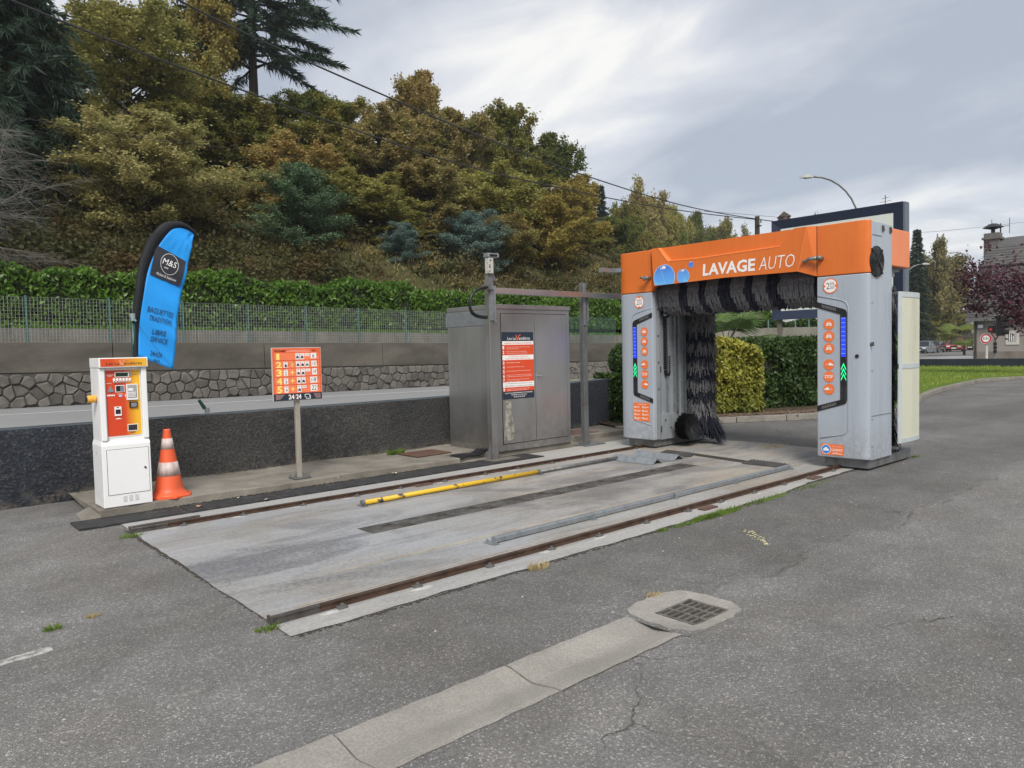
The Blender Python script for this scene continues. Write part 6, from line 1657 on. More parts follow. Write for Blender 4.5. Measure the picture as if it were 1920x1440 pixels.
for y in (c.y, yr+.6): MB().box(XB+.07, XB+.19, y-.06, y+.06, -.1, zb_+.1).build('post', concrete('post_timber', (.16, .14, .11), .7, 4), bb)

# ================================================================== BACKGROUND
def streetlamp(base, h, reach, dirv, label, hd=.62):
    t = thing('street_lamp', base, label, 'street lamp', 'street lamps')
    d = Vector(dirv).normalized(); b = Vector(base)
    arc = [b+Vector((0, 0, h*.55)), b+Vector((0, 0, h*.74))]
    for i in range(1, 9): a = math.pi/2*i/8; arc.append(b+Vector((0, 0, h*.74))+d*reach*(1-math.cos(a))*.95+Vector((0, 0, h*.26*math.sin(a))))
    MB().tube([b, b+Vector((0, 0, h*.55))], [.09, .07], 8).build('column', M_GALVD, t); MB().tube(arc, [.06]*2+[.045]*8, 8).build('arm', M_GALVD, t, smooth=True)
    e = arc[-1]; s = d.cross(Vector((0, 0, 1))); Z = Vector((0, 0, 1)); m = MB()
    pts = [(0, .10, .07), (hd*.25, .13, .10), (hd*.7, .12, .08), (hd, .03, .02)]
    vs = []
    for x, w, hh in pts: c = e+d*x; vs += [c-s*w-Z*.05, c+s*w-Z*.05, c+s*w*.7+Z*hh, c-s*w*.7+Z*hh]
    m.add(vs, [(0, 3, 2, 1), (12, 13, 14, 15)]+[(i*4+k, (i+1)*4+k, (i+1)*4+(k+1) % 4, i*4+(k+1) % 4) for i in range(3) for k in range(4)])
    m.build('lamp_head', simple('lamp_grey', (.33, .33, .31), .5), t)
    m = MB(); c = e+d*.3; m.box(c.x-.1, c.x+.1, c.y-.1, c.y+.1, c.z-.085, c.z-.05); m.build('lens', simple('lamp_lens', (.2, .2, .19), .2), t)
def lampat(bpx, D, tip, label):
    b = W(*bpx, D=D); tp = W(*tip, D=D); d = Vector((tp.x-b.x, tp.y-b.y, 0)); streetlamp((b.x, b.y, 0), tp.z, d.length*1.0-.5, d, label)
lampat((1611, 395), 36, (1500, 332), 'curved street lamp rising above the navy billboard')
lampat((1833, 560), 67, (1778, 474), 'curved street lamp rising behind the grey house, beside its roof slope')
lampat((1690, 530), 62, (1742, 495), 'distant street lamp with a slanting arm right of the orange rear cover')
# overhead lines and pole
up = W(1421, 600, Y=19.6)
t = thing('utility_pole', (up.x, up.y, 0), 'dark utility pole top standing behind the orange fascia, left of the billboard', 'pole')
zt2 = W(1421, 406, Y=19.6).z
MB().tube([(up.x, up.y, 0), (up.x, up.y, zt2)], [.16, .12], 8).build('shaft', M_BARK, t)
m = MB(); m.box(up.x-.2, up.x+.2, up.y-.13, up.y-.10, zt2-.5, zt2-.44); m.tube([(up.x, up.y-.2, zt2-.35), (up.x, up.y-.2, zt2-.2)], .03, 6); m.build('insulator', M_DARK, t)
def wire_(pts, label, r=.016):
    pp = cat([tuple(W(px, py, Y=Y)) for px, py, Y in pts], 8); o = MB().tube(pp, r, 5).build('overhead_wire', M_INK, smooth=True); tag(o, label, 'wire', 'overhead wires')
wire_([(250, -60, 15), (335, 0, 15.2), (480, 72, 15.6), (700, 170, 16.3), (900, 255, 17), (1100, 330, 18), (1280, 385, 19), (1421, 411, 19.6), (1560, 428, 21)], 'thick overhead wire crossing the sky from the top left, the upper of the two', .022)
wire_([(-60, -40, 15), (20, 0, 15.2), (300, 112, 15.8), (640, 235, 16.8), (900, 318, 17.6), (1160, 375, 18.6), (1300, 398, 19.2), (1421, 412, 19.6)], 'lower overhead wire passing in front of the wooded slope', .02)
wire_([(1320, 396, 24), (1421, 404, 26), (1500, 411, 28)], 'short thin wire left of the billboard top', .012)
wire_([(1725, 436, 40), (1800, 430, 36), (1925, 416, 32)], 'thin wire over the grey house roof at the right', .02)
wire_([(-30, 208, 24), (200, 248, 25), (420, 277, 26), (600, 300, 27)], 'faint thin wire low against the left trees', .010)
# things peeking over the billboard
p = W(1470, 420, D=60)
t = thing('chimney', (p.x, p.y, p.z-3), 'brick chimney with a pitched cap peeking above the left end of the billboard', 'chimney')
z_ = W(1470, 408, D=60).z; m = MB(); m.box(p.x-.35, p.x+.35, p.y-.35, p.y+.35, 0, z_); m.build('shaft', simple('brick', (.16, .11, .09), .9, 0, .3, 6), t)
m = MB(); m.lathe([(.62, z_), (.62, z_+.06), (.02, z_+.5)], 4, (p.x, p.y)); m.build('cap', M_BARK, t)
p = W(1527, 415, D=70); tree('far_tree', OAK[2], (p.x, p.y, 0), .12, W(1527, 391, D=70).z/10, 0, L_MID, 'tip of a thin tree just above the billboard edge', 'tree')
p = W(1660, 395, D=75)
t = thing('aerial', (p.x, p.y, 0), 'television aerial above the right part of the billboard', 'aerial')
zt3 = W(1663, 366, D=75).z; m = MB(); m.tube([(p.x, p.y, 0), (p.x, p.y, zt3)], .04, 5)
for k, w in enumerate((.3, .5, .8, 1.2)): z = zt3-.3-k*.35; m.tube([(p.x-w*.3, p.y+w, z-.1*w), (p.x+w*.3, p.y-w, z+.15*w)], .025, 4)
m.build('rods', M_INK, t)
# palm seen through the gantry
p = W(1385, 612, Y=11.5)
def palm(pos, label, R0=1.2, n=11, mat=L_PALM, seed=1):
    t = thing('fan_palm', (pos.x, pos.y, 0), label, 'palm'); r = random.Random(seed); m = MB(); f = MB()
    m.tube([(0, 0, 0), (0, 0, pos.z-.1)], [.12, .08], 8)
    for i in range(n):
        a = i*2.4+r.uniform(-.2, .2); el = r.uniform(-.35, .9); d = Vector((math.cos(a)*math.cos(el), math.sin(a)*math.cos(el), math.sin(el)))
        L_ = R0*.55; c = Vector((0, 0, pos.z))+d*L_; m.tube([(0, 0, pos.z-.1), tuple(c)], [.02, .012], 5)
        s = d.cross(Vector((0, 0, 1))).normalized(); nrm = d.cross(s)
        for k in range(26):
            b = -1.9+3.8*k/25; dd = (d*math.cos(b)+s*math.sin(b)).normalized(); ll = R0*.62*(1-.18*abs(b)/1.9)*r.uniform(.9, 1.05); tv = nrm.cross(dd).normalized()*.026*R0; mid = c+dd*ll*.5; e = c+dd*ll+Vector((0, 0, -.18*ll)); fo = nrm*.012
            f.add([c, mid-tv, mid+fo, mid+tv, e], [(0, 1, 2), (0, 2, 3), (1, 4, 2), (2, 4, 3)])
    m.build('trunk', M_BARK, t, local=True); f.build('fronds', mat, t, local=True)
palm(W(1362, 640, Y=11.2)+Vector((0, 0, .0)), 'green fan palm seen through the gantry above the yellow shrub', 1.45, 13)
palm(W(1808, 632, D=70), 'small palm behind the parked cars, left of the grey house', 2.6, 14, L_GREEN, 5)
# white house and garden wall seen through the gantry
p = W(1434, 600, X=46); zq = W(1434, 560, X=46).z
t = thing('white_building', (47, p.y, 0), 'white rendered building glimpsed through the gantry between palm and billboard', 'building')
m = MB(); m.box(46, 54, W(1447, 600, X=46).y-1.2, W(1400, 600, X=46).y+2, 0, 6.5); m.build('wall', simple('white_render', (.62, .62, .60), .8), t)
c = W(1441, 604, X=45.98); m = MB(); m.box(45.93, 45.99, c.y-.35, c.y+.35, c.z-1.0, c.z+.4); m.build('window', M_DARK, t)
c = W(1419, 592, X=45.98); m = MB(); m.box(45.93, 45.99, c.y-.35, c.y+.35, c.z-.6, c.z+1.2); m.build('shutter', simple('shutter', (.12, .09, .07), .7), t)
t = thing('garden_wall', (34, 20, 0), 'grey garden wall with thin posts seen through the gantry under the billboard', 'wall')
a, b = W(1400, 610, D=34), W(1560, 606, D=34); zz_ = W(1480, 614, D=34).z
m = MB(); d = (b-a); d.z = 0; d.normalize(); s = Vector((-d.y, d.x, 0))*.1; a0 = a-d*4; b0 = b+d*.5; m.hexa([(*(a0-s).xy, 0), (*(b0-s).xy, 0), (*(b0+s).xy, 0), (*(a0+s).xy, 0), (*(a0-s).xy, zz_), (*(b0-s).xy, zz_), (*(b0+s).xy, zz_), (*(a0+s).xy, zz_)]); m.build('wall_body', M_PARAPET, t)
for k in range(14): q = a0+d*k*(b0-a0).length/13.5; MB().tube([(q.x, q.y, 0), (q.x, q.y, zz_+.35)], .03, 6).build('post', M_WIREG, t)
p = W(1480, 606, D=36); hedge('garden_hedge', p.x-3, p.x+3, p.y-1.5, p.y-.5, lambda x: np.full_like(x, 1.2), lambda x: 2.55+.1*np.sin(x*3), 6000, .09, L_BOX, 'dark hedge behind the garden wall seen under the billboard', M_CORE, 9, .08, -.6)

# right hand side: low wall, house, signs, cars, trees
o = MB().add([(42.6, 30, 0), (43.4, 8, 0), (43.9, -30, 0), (43.2, 30, 0), (44.0, 8, 0), (44.5, -30, 0), (42.6, 30, .50), (43.4, 8, .52), (43.9, -30, .56), (43.2, 30, .50), (44.0, 8, .52), (44.5, -30, .56)],
      [(0, 1, 7, 6), (1, 2, 8, 7), (6, 7, 10, 9), (7, 8, 11, 10), (3, 9, 10, 4), (4, 10, 11, 5), (0, 6, 9, 3), (2, 5, 11, 8)]).build('boundary_wall', simple('dark_wall', (.012, .019, .027), .6, 0, .2, 2))
tag(o, 'low dark blue grey wall at the far edge of the lawn', 'wall')
scatter(52000, (19, 43), (-6, 22), lambda x, y: .13, .085, .012, L_GRASS, 'lawn_grass', 12, lambda X, Y, r: Y > np.interp(X, [a for a, b in KC], [b for a, b in KC])+.25, 'short green lawn grass')
XH = 52.0
hs = thing('grey_house', (XH, 10, 0), 'grey rendered house with a steep slate roof behind the plum tree', 'house')
ye = W(1825, 650, X=XH).y; zE = W(1825, 598, X=XH).z; M_REN = dirty('grey_render', (.27, .245, .22), (.15, .13, .11), .8, .45, .72, .8, .85, stretch=(1, 1, .6))
wl = MB().box(XH, XH+9, -8, ye, 0, zE).build('wall', M_REN, hs)
M_SLATE = dirty('slate', (.075, .072, .075), (.14, .13, .11), .7, .46, .7, 2.5, .7, stretch=(1, 1, 2.5), bump=.6)
z1 = W(1836, 500, X=XH+1.2); z2 = W(1848, 460, X=XH+1.9); z3 = W(1878, 443, X=XH+3.2)
m = MB(); yo = ye+.35
Lf = [(XH-.35, yo, zE-.05), (XH+1.2, z1.y, z1.z), (XH+1.25, z1.y-.05, z1.z-.05), (XH+2.6, z2.y, z2.z), (XH+4.2, z3.y, z3.z)]
Rt = [(XH-.35, -9, zE-.05), (XH+1.2, -8, z1.z), (XH+1.25, -8, z1.z-.05), (XH+2.6, -7, z2.z), (XH+4.2, -6, z3.z+.2)]
Bk = [(XH+9.4, yo, zE-.05), (XH+7.8, z1.y, z1.z), (XH+7.75, z1.y-.05, z1.z-.05), (XH+6.0, z2.y, z2.z), (XH+4.3, z3.y, z3.z)]
m.add(Lf+Rt+Bk, [(k, 5+k, 6+k, 1+k) for k in range(4)]+[(10+k, k, k+1, 11+k) for k in range(4)])
rf = m.build('roof', M_SLATE, hs)
m = MB()
for k in range(1, 22):
    f = k/22; a = Vector(Lf[0]).lerp(Vector(Lf[1]), f); b = Vector(Rt[0]).lerp(Vector(Rt[1]), f); m.tube([a-Vector((.01, 0, 0)), b-Vector((.01, 0, 0))], .022, 4)
for k in range(1, 8):
    f = k/8; a = Vector(Lf[2]).lerp(Vector(Lf[3]), f); b = Vector(Rt[2]).lerp(Vector(Rt[3]), f); m.tube([a-Vector((.01, 0, 0)), b-Vector((.01, 0, 0))], .022, 4)
m.build('slate_courses', M_SLATE, rf)
MB().box(XH-.42, XH-.34, -9, yo, zE-.16, zE-.04).build('gutter', M_GALVD, hs); MB().tube([(XH+1.12, z1.y+.02, z1.z+.0), (XH+1.12, -8, z1.z+.0)], .09, 6).build('roof_ledge', M_SLATE, hs)
c = W(1862, 445, X=XH+3.5); zc0 = c.z
m = MB(); m.box(c.x-.4, c.x+.4, c.y-.42, c.y+.42, zc0-1.5, zc0+.25); m.box(c.x-.5, c.x+.5, c.y-.52, c.y+.52, zc0-.15, zc0-.02); m.build('chimney', simple('chimney_stone', (.13, .12, .11), .9, 0, .3, 3), rf)
m = MB(); m.lathe([(.12, zc0+.25), (.12, zc0+.5), (.6, zc0+.62), (.25, zc0+.85), (.02, zc0+.9)], 12, (c.x, c.y)); m.build('chimney_cowl', M_INK, rf)
c = W(1876, 445, X=XH+4); m = MB(); m.tube([(c.x, c.y, c.z-1), (c.x, c.y, c.z+.9)], .04, 5)
for dy in (-.5, .5): m.tube([(c.x, c.y+dy, c.z+.2), (c.x, c.y+dy, c.z+1.2)], .02, 4)
m.tube([(c.x, c.y-.5, c.z+.7), (c.x, c.y+.5, c.z+.7)], .02, 4); m.build('aerial', M_INK, rf)
a, b = W(1886, 620, X=XH), W(1911, 646, X=XH)
wn_ = MB().box(XH-.04, XH-.003, b.y, a.y, b.z, a.z).build('window_surround', simple('pale_stone', (.50, .49, .44), .8, 0, .1), hs)
iy, iz = (a.y-b.y)*.22, (a.z-b.z)*.2
MB().box(XH-.05, XH-.041, b.y+iy, a.y-iy, b.z+iz*1.3, a.z-iz).build('pane', M_DARK, wn_)
for k in range(4): y = b.y+iy+(a.y-b.y-2*iy)*(k+.6)/4.2; MB().tube([(XH-.06, y, b.z+iz*1.3), (XH-.06, y, a.z-iz)], .022, 5).build('window_bar', M_PRINTW, wn_)
a, b = W(1832, 608, X=XH), W(1845, 616, X=XH); pl = MB().box(XH-.03, XH-.002, b.y, a.y, b.z, a.z).build('street_plate', simple('plate_frame', (.10, .14, .3), .5), hs)
MB().box(XH-.036, XH-.031, b.y+.05, a.y-.05, b.z+.04, a.z-.04).build('plate_face', M_PRINTW, pl)
MB().tube([(XH-.08, ye-.15, 0), (XH-.08, ye-.15, zE)], .05, 6).build('downpipe', M_BARK, hs)
MB().box(XH-.015, XH-.002, -8, ye, 0, .75).build('render_base', dirty('damp_render', (.20, .18, .155), (.12, .10, .08), .8, .4, .7, 1.5, .9), hs)
# road sign: weight limit, yield, traffic lights
def roadpole(px, ytop, X, r=.045): a = W(px, ytop, X=X); return a
Xs = 45.2
a = W(1850, 635, X=Xs); t = thing('weight_limit_sign', (Xs, a.y, 0), 'round red and white 5,5t weight limit sign on a pale post', 'road sign')
MB().tube([(Xs, a.y, 0), (Xs, a.y, a.z)], .07, 8).build('post', simple('sign_post', (.50, .51, .50), .5), t); YU = Vector((0, -1, 0))
rsz = (a-W(1850, 644.5, X=Xs)).length
MB().tube([(Xs-.08, a.y, a.z), (Xs-.11, a.y, a.z)], rsz, 28).build('plate', M_GALV, t)
m = MB(); disc(m, (Xs-.113, a.y, a.z), YU, V, rsz*.99, 0); disc(m, (Xs-.115, a.y, a.z), YU, V, rsz*.93, 1); disc(m, (Xs-.117, a.y, a.z), YU, V, rsz*.66, 0); text(m, '5,5', (Xs-.119, a.y+rsz*.5, a.z-rsz*.2), YU, V, rsz*.72, rsz*.44, 2, bold=.03); text(m, 't', (Xs-.119, a.y-rsz*.28, a.z-rsz*.2), YU, V, rsz*.16, rsz*.36, 2, bold=.03)
m.build('sign_face', [M_PRINTW, simple('sign_red', (.55, .02, .03), .4), M_INK], t)
a = W(1868, 630, X=Xs); p0 = W(1866, 603, X=Xs); t = thing('yield_sign', (Xs, p0.y, 0), 'post with a red bordered yield triangle and traffic lights in front of the grey house', 'traffic light')
MB().tube([(Xs, p0.y, 0), (Xs, p0.y, p0.z+.35)], .05, 8).build('post', M_GALV, t)
r_s = (W(1868, 622, X=Xs)-W(1868, 640, X=Xs)).length*.58
def tri(m, r, dx, mi): m.add([(Xs-dx, a.y+r*math.sin(q), a.z-r*math.cos(q)*.95+.05) for q in (0, 2.094, 4.189)], [(0, 1, 2)], mi)
m = MB(); m.prism([(Xs-.07, a.y+r_s*1.04*math.sin(q), a.z+.05-r_s*1.04*math.cos(q)*.95) for q in (0, 2.094, 4.189)], (-.02, 0, 0)); m.build('plate', M_GALV, t)
m = MB(); tri(m, r_s*1.02, .094, 1); tri(m, r_s*.62, .097, 0); m.build('triangle', [M_PRINTW, simple('sign_red2', (.5, .02, .04), .4)], t)
c = W(1876, 611, X=Xs-.2); m = MB(); hh = .52; m.box(c.x-.15, c.x+.15, c.y-.16, c.y+.16, c.z-hh, c.z+hh)
for k in (-1, 0, 1): m.tube([(c.x-.05, c.y-.15, c.z+k*.33), (c.x-.05, c.y-.38, c.z+k*.33)], .13, 10)
m.build('traffic_light', M_BLACK, t)
c = W(1860, 617, X=Xs-.1); m = MB(); m.box(c.x-.1, c.x+.1, c.y-.16, c.y+.16, c.z-.17, c.z+.17); m.tube([(c.x, c.y, c.z), (c.x, p0.y, c.z)], .03, 6); m.build('side_signal', M_BLACK, t)
m = MB(); disc(m, (c.x-.105, c.y+.03, c.z-.02), YU, V, .07, 0, 12); m.build('red_lamp', emit('lamp_red', (.8, .05, .02), .12, (.3, .01, .01)), t)
c = W(1866, 652, X=Xs-.1)
for k in range(3): MB().box(c.x-.07, c.x+.05, c.y-.07, c.y+.07, c.z-.28+k*.2, c.z-.12+k*.2).build('pedestrian_signal', M_BLACK, t)

def car(pos, head, col, L_, Wd, H_, label, group='cars on the far road', suv=False):
    t = thing('car', pos, label, 'car', group); t.rotation_euler.z = head
    pm = simple('car_paint', col, .25, .3, .05, 2, coat=.6); gl_ = simple('car_glass', (.02, .025, .03), .08, 0, .1); h2 = Wd/2
    low = .28 if suv else .22; bel = H_*.58; hood = H_*.60
    prof = [(-L_/2, low+.1), (-L_/2+.03, bel*.98), (-L_*.36, bel+.03), (L_*.16, bel+.02), (L_*.42, hood*.93), (L_/2-.03, hood*.78), (L_/2, low+.18), (L_/2-.1, low), (-L_/2+.1, low)]
    m = MB(); n = len(prof); secs = [(-h2, .93), (-h2*.93, 1), (h2*.93, 1), (h2, .93)]; vs = []
    for y, s in secs: vs += [(x*(s*.02+.98 if s < 1 else 1), y, z if s == 1 else low+(z-low)*.93+.01) for x, z in prof]
    m.add(vs, [tuple(range(n)), tuple(range(3*n, 4*n))[::-1]]+[(k*n+i, k*n+(i+1) % n, (k+1)*n+(i+1) % n, (k+1)*n+i) for k in range(3) for i in range(n)])
    m.build('body', pm, t, local=True, bevel=.03)
    a, b, c, d = -L_*.44 if suv else -L_*.40, -L_*.34 if suv else -L_*.24, L_*.03, L_*.20; hi = H_; w1, w2 = h2*.92, h2*.74
    cab = MB(); cab.hexa([(a, -w1, bel), (d, -w1, bel), (d, w1, bel), (a, w1, bel), (b, -w2, hi-.04), (c, -w2, hi-.04), (c, w2, hi-.04), (b, w2, hi-.04)]); cab.build('cabin_glass', gl_, t, local=True)
    rf = MB(); rf.hexa([(b-.03, -w2-.01, hi-.05), (c+.03, -w2-.01, hi-.05), (c+.03, w2+.01, hi-.05), (b-.03, w2+.01, hi-.05), (b+.1, -w2+.06, hi), (c-.1, -w2+.06, hi), (c-.1, w2-.06, hi), (b+.1, w2-.06, hi)]); rf.build('roof', pm, t, local=True)
    for s in (-1, 1):
        pl = MB()
        for (x0, x1) in ((a, b), (d, c), ((a+d)/2-.05, (b+c)/2-.03)): pl.tube([(x0, s*w1, bel), (x1, s*w2, hi-.04)], .04, 5)
        pl.build('pillar', pm, t, local=True)
        MB().box(d-.25, d-.1, s*(h2+.02) if s > 0 else s*(h2+.17), s*(h2+.17) if s > 0 else s*(h2+.02), bel+.0, bel+.12).build('mirror', pm, t, local=True)
        m = MB(); m.box(L_/2-.22, L_/2-.005, s*h2*.55-.16, s*h2*.55+.30*s if s > 0 else s*h2*.55+.16, hood*.66, hood*.82) if s > 0 else m.box(L_/2-.22, L_/2-.005, -h2*.55-.28, -h2*.55+.16, hood*.66, hood*.82)
        m.build('headlight', simple('headlight', (.7, .72, .75), .15), t, local=True)
        for x in (-L_*.30, L_*.31):
            r = .34 if suv else .31; y0 = s*(h2-.2); y1 = s*(h2+.005); m = MB(); m.tube([(x, y0, r), (x, y1, r)], r, 18); w = m.build('tyre', M_BLACK, t, local=True); MB().tube([(x, y1, r), (x, y1+s*.01, r)], r*.6, 12).build('rim', M_GALV, w, local=True)
    m = MB(); m.box(L_/2-.06, L_/2+.005, -h2*.45, h2*.45, hood*.58, hood*.78); m.build('grille', M_BLACK, t, local=True)
    m = MB(); m.box(L_/2-.08, L_/2+.01, -h2*.85, h2*.85, low, low+.14); m.build('bumper', M_BLACK, t, local=True)
    m = MB(); m.box(L_/2+.006, L_/2+.02, -.26, .26, low+.16, low+.27); m.build('number_plate', M_PRINTW, t, local=True)
def carat(px, py, dep, **k):
    p = W(px, py, z=.0); p = W(px, py, D=HC*F_/max(1, (py-(655-.0224*(px-960))))); return (p.x, p.y, 0)
gq = lambda px, D: (lambda p: (p.x, p.y, -.03))(W(px, 650, D=D))
car(gq(1793, 93), rad(190), (.42, .045, .03), 4.3, 1.85, 1.62, 'red sport utility car with a number plate on the far road', suv=True)
car(gq(1750, 90), rad(186), (.02, .022, .026), 4.6, 1.85, 1.5, 'black saloon car following beside the grey one on the far road')
car(gq(1731, 86), rad(186), (.14, .16, .18), 4.4, 1.8, 1.46, 'grey car half hidden behind the splash guard of the gantry')
car(gq(1822, 104), rad(190), (.03, .035, .04), 4.4, 1.8, 1.48, 'dark car partly hidden by the corner of the grey house')
car(gq(1683, 84), rad(184), (.62, .63, .64), 4.3, 1.8, 1.5, 'white car glimpsed between the gantry and its splash guard')
# distant wall and hedge behind cars
a, b = W(1690, 650, D=102), W(1830, 648, D=107)
t = thing('roadside_wall', (a.x, a.y, 0), 'brown garden wall and fence behind the cars on the far road', 'wall')
m = MB(); m.hexa([(a.x, a.y+6, 0), (b.x, b.y-3, 0), (b.x+.4, b.y-3, 0), (a.x+.4, a.y+6, 0), (a.x, a.y+6, 1.9), (b.x, b.y-3, 2.3), (b.x+.4, b.y-3, 2.3), (a.x+.4, a.y+6, 1.9)]); m.build('wall_body', simple('brown_wall', (.09, .075, .06), .9, 0, .3, .6), t)
GR = 'trees beyond the far road'
def ftree(s, bw, px, ytop, D, wpx, mat, label, name='roadside_tree', H=10., rot=1.):
    b = W(px, 640, D=D); h = W(px, ytop, D=D).z; return tree(name, s, (b.x, b.y, -.1), wpx/F_*D/bw, h/H, rot, mat, label, 'tree', GR)
ftree(FIR, 5.4, 1719, 424, 104, 72, L_DARK, 'tall dark spruce right of the orange rear cover', 'spruce_tree')
ftree(BIRCH, 6.4, 1762, 436, 106, 80, L_BIRCH, 'thin pale birch right of the dark spruce', 'birch_tree')
ftree(BIRCH, 6.4, 1792, 470, 108, 95, L_BIRCH, 'drooping pale birch behind the far street lamp', 'birch_tree', rot=2)
ftree(OAK[0], O, 1748, 505, 112, 100, L_MID, 'dull green tree below the pale birches')
ftree(PINE, 8, 1735, 565, 108, 120, L_OLIVE, 'low rounded olive tree behind the cars', 'bush')
ftree(PINE, 8, 1795, 595, 110, 80, L_GREEN, 'low dark green bush behind the red car', 'bush')
ftree(OAK[2], O, 1700, 470, 110, 120, L_GREEN, 'dark green tree behind the splash guard')
ftree(PINE, 8, 1660, 560, 112, 140, L_MID, 'round green tree hidden mostly by the right tower', 'bush')
# plum tree with its limb reaching in from the right
pt = W(1960, 600, X=34); t = thing('plum_tree', (pt.x, pt.y, .1), 'dark purple leaved plum tree reaching in from the right over the lawn', 'tree')
r_ = random.Random(8); m = MB(); P = []; 
lm = [[(1975, 640), (1930, 605), (1890, 572), (1860, 545), (1835, 520)], [(1930, 605), (1885, 590), (1865, 580)], [(1890, 572), (1850, 575), (1815, 560), (1790, 530)], [(1860, 545), (1830, 545), (1800, 520)], [(1950, 620), (1930, 560), (1900, 500)], [(1930, 560), (1945, 520), (1930, 480)], [(1975, 640), (1985, 560), (1990, 480)]]
for j, l in enumerate(lm):
    q = [W(x, y, X=34+.5*math.sin(j*2+i*.6)) for i, (x, y) in enumerate(l)]; m.tube(cat([tuple(v) for v in q], 3), [.12*(1-.8*i/(3*(len(q)-1)+1)) if j == 0 else .055*(1-.7*i/(3*(len(q)-1)+1)) for i in range(3*(len(q)-1)+1)], 6)
m.tube([W(1975, 700, X=34), W(1975, 640, X=34)], [.2, .15], 8); m.tube([(W(1975, 700, X=34).x, W(1975, 700, X=34).y, 0), W(1975, 700, X=34)], [.22, .2], 8)
m.build('branches', M_BARK, t)
cl_ = [(1795, 520, 20, .9), (1812, 500, 24, .9), (1810, 545, 22, .8), (1838, 510, 26, .7), (1835, 545, 28, 1), (1862, 528, 32, 1.1), (1870, 560, 30, 1.2), (1900, 512, 36, 1.3), (1900, 545, 38, 1.5), (1915, 585, 30, 1.3), (1930, 530, 40, 1.6), (1890, 590, 20, .6), (1825, 575, 14, .5), (1806, 570, 10, .4), (1950, 560, 50, 1.6), (1975, 500, 50, 1.6), (1838, 455, 10, .15)]
rn = np.random.RandomState(5)
for (x, y, rp_, w) in cl_:
    x += 8+(6 if x < 1850 else 0); y += 6
    c = W(x, y, X=34); n = int(250*w); rr_ = rp_/F_*36.5*.8; d = rn.normal(size=(n, 3))*.52; P.append(np.array(c)+d*rr_*np.array([1.3, 1, 1]))
P = np.concatenate(P)-np.array([pt.x, pt.y, .1]); mobj('crown', leafmesh('crown', P, .085, L_PLUM, seed=2), t)

# ================================================================== small things on the ground
def tuft(px, py, n, h, rad_, mat, label, seed, z=0, wd=.006, fy=.55):
    p = W(px, py, z=z); r = np.random.RandomState(seed); a = r.uniform(0, 6.28, n); q = r.uniform(0, 1, n)**.7*rad_
    X, Y = q*np.cos(a), q*np.sin(a)*fy; n = int(n*.55); a, q, X, Y = a[:n], q[:n], X[:n], Y[:n]; hh = .62*h*r.uniform(.3, 1.2, n); D = np.stack([np.cos(a)*.9*r.rand(n), np.sin(a)*.9*r.rand(n), np.ones(n)*.8], -1); D /= np.linalg.norm(D, axis=1)[:, None]
    P = np.stack([X, Y, 0*X], -1)+D*(hh*.45)[:, None]
    o = mobj('weed_tuft', leafmesh('weed_tuft', P, wd*(.6+.8*r.rand(n)), mat, D, h/wd, seed=seed)); o.location = (p.x, p.y, z); tag(o, label, 'weeds')
L_WEED = leafmat('weed_green', (.055, .10, .018), (.14, .20, .035), None, .3); L_STRAW = leafmat('weed_straw', (.22, .17, .08), (.38, .30, .16), None, .3)
tuft(742, 851, 420, .09, .13, L_WEED, 'bright green weed at the foot of the dark wall between sign and cabinet', 1, .09, .014)
tuft(1010, 1066, 200, .07, .09, L_STRAW, 'dry straw coloured grass tuft at the slab edge near the front rail', 2)
tuft(100, 1181, 160, .05, .05, L_WEED, 'small green weed in the asphalt at lower left, above the white line', 4)
tuft(173, 1157, 90, .035, .045, L_STRAW, 'tiny dry weed in the asphalt crack at lower left', 5)
tuft(247, 1007, 200, .05, .09, L_WEED, 'weed at the slab corner by the end of the wall-side rail', 6)
tuft(505, 1180, 240, .035, .08, L_WEED, 'green weed at the slab corner by the end of the front rail', 7)
tuft(1225, 1118, 140, .03, .07, L_STRAW, 'dry moss at the back edge of the drain surround', 9)
tuft(1242, 996, 160, .04, .07, L_WEED, 'small green tuft on the slab edge left of the long grass strip', 10)
tuft(1290, 983, 300, .04, .25, L_WEED, 'left end of the green grass strip along the slab edge', 11, 0, .006, .14)
tuft(1345, 966, 1500, .05, .42, L_WEED, 'thick bright grass strip along the slab edge, the largest clump', 12, 0, .007, .13)
tuft(1432, 939, 700, .035, .5, L_WEED, 'thinner grass strip along the slab edge nearer the right tower', 13, 0, .006, .12)
tuft(1520, 912, 400, .03, .5, L_WEED, 'sparse grass at the slab edge just before the right tower', 14, 0, .005, .12)
tuft(1715, 857, 200, .03, .12, L_WEED, 'weeds on the asphalt at the rear corner of the right tower', 15)
tuft(1450, 838, 350, .06, .35, L_STRAW, 'dry weeds at the far edge of the slab between the towers', 16)
def strip_dirt(name, pts, wd, mat, label, seed, dens=70, z=.0015, size=(.004, .016)):
    r = random.Random(seed); m = MB()
    for (a, b) in zip(pts[:-1], pts[1:]):
        a, b = Vector(a), Vector(b); L_ = (b-a).length
        for i in range(int(L_*dens)):
            p = a.lerp(b, r.random()); s_ = r.uniform(*size); x, y = p.x+r.gauss(0, wd), p.y+r.gauss(0, wd); n = 6; ph = r.uniform(0, 6)
            m.add([(x+s_*math.cos(ph+q*1.047)*r.uniform(.6, 1.3), y+s_*math.sin(ph+q*1.047)*r.uniform(.6, 1.3), z) for q in range(n)]+[(x, y, z+s_*.35)], [(q, (q+1) % n, n) for q in range(n)])
    st(m.build(name, mat), 'stuff', label)
M_SOILD = simple('soil_dark', (.045, .038, .03), .95, 0, .4, 40)
strip_dirt('edge_soil', [(1.775, 7.2), (1.755, 3.80)], .010, M_SOILD, 'dark soil in the joint between slab and asphalt', 1, 190)
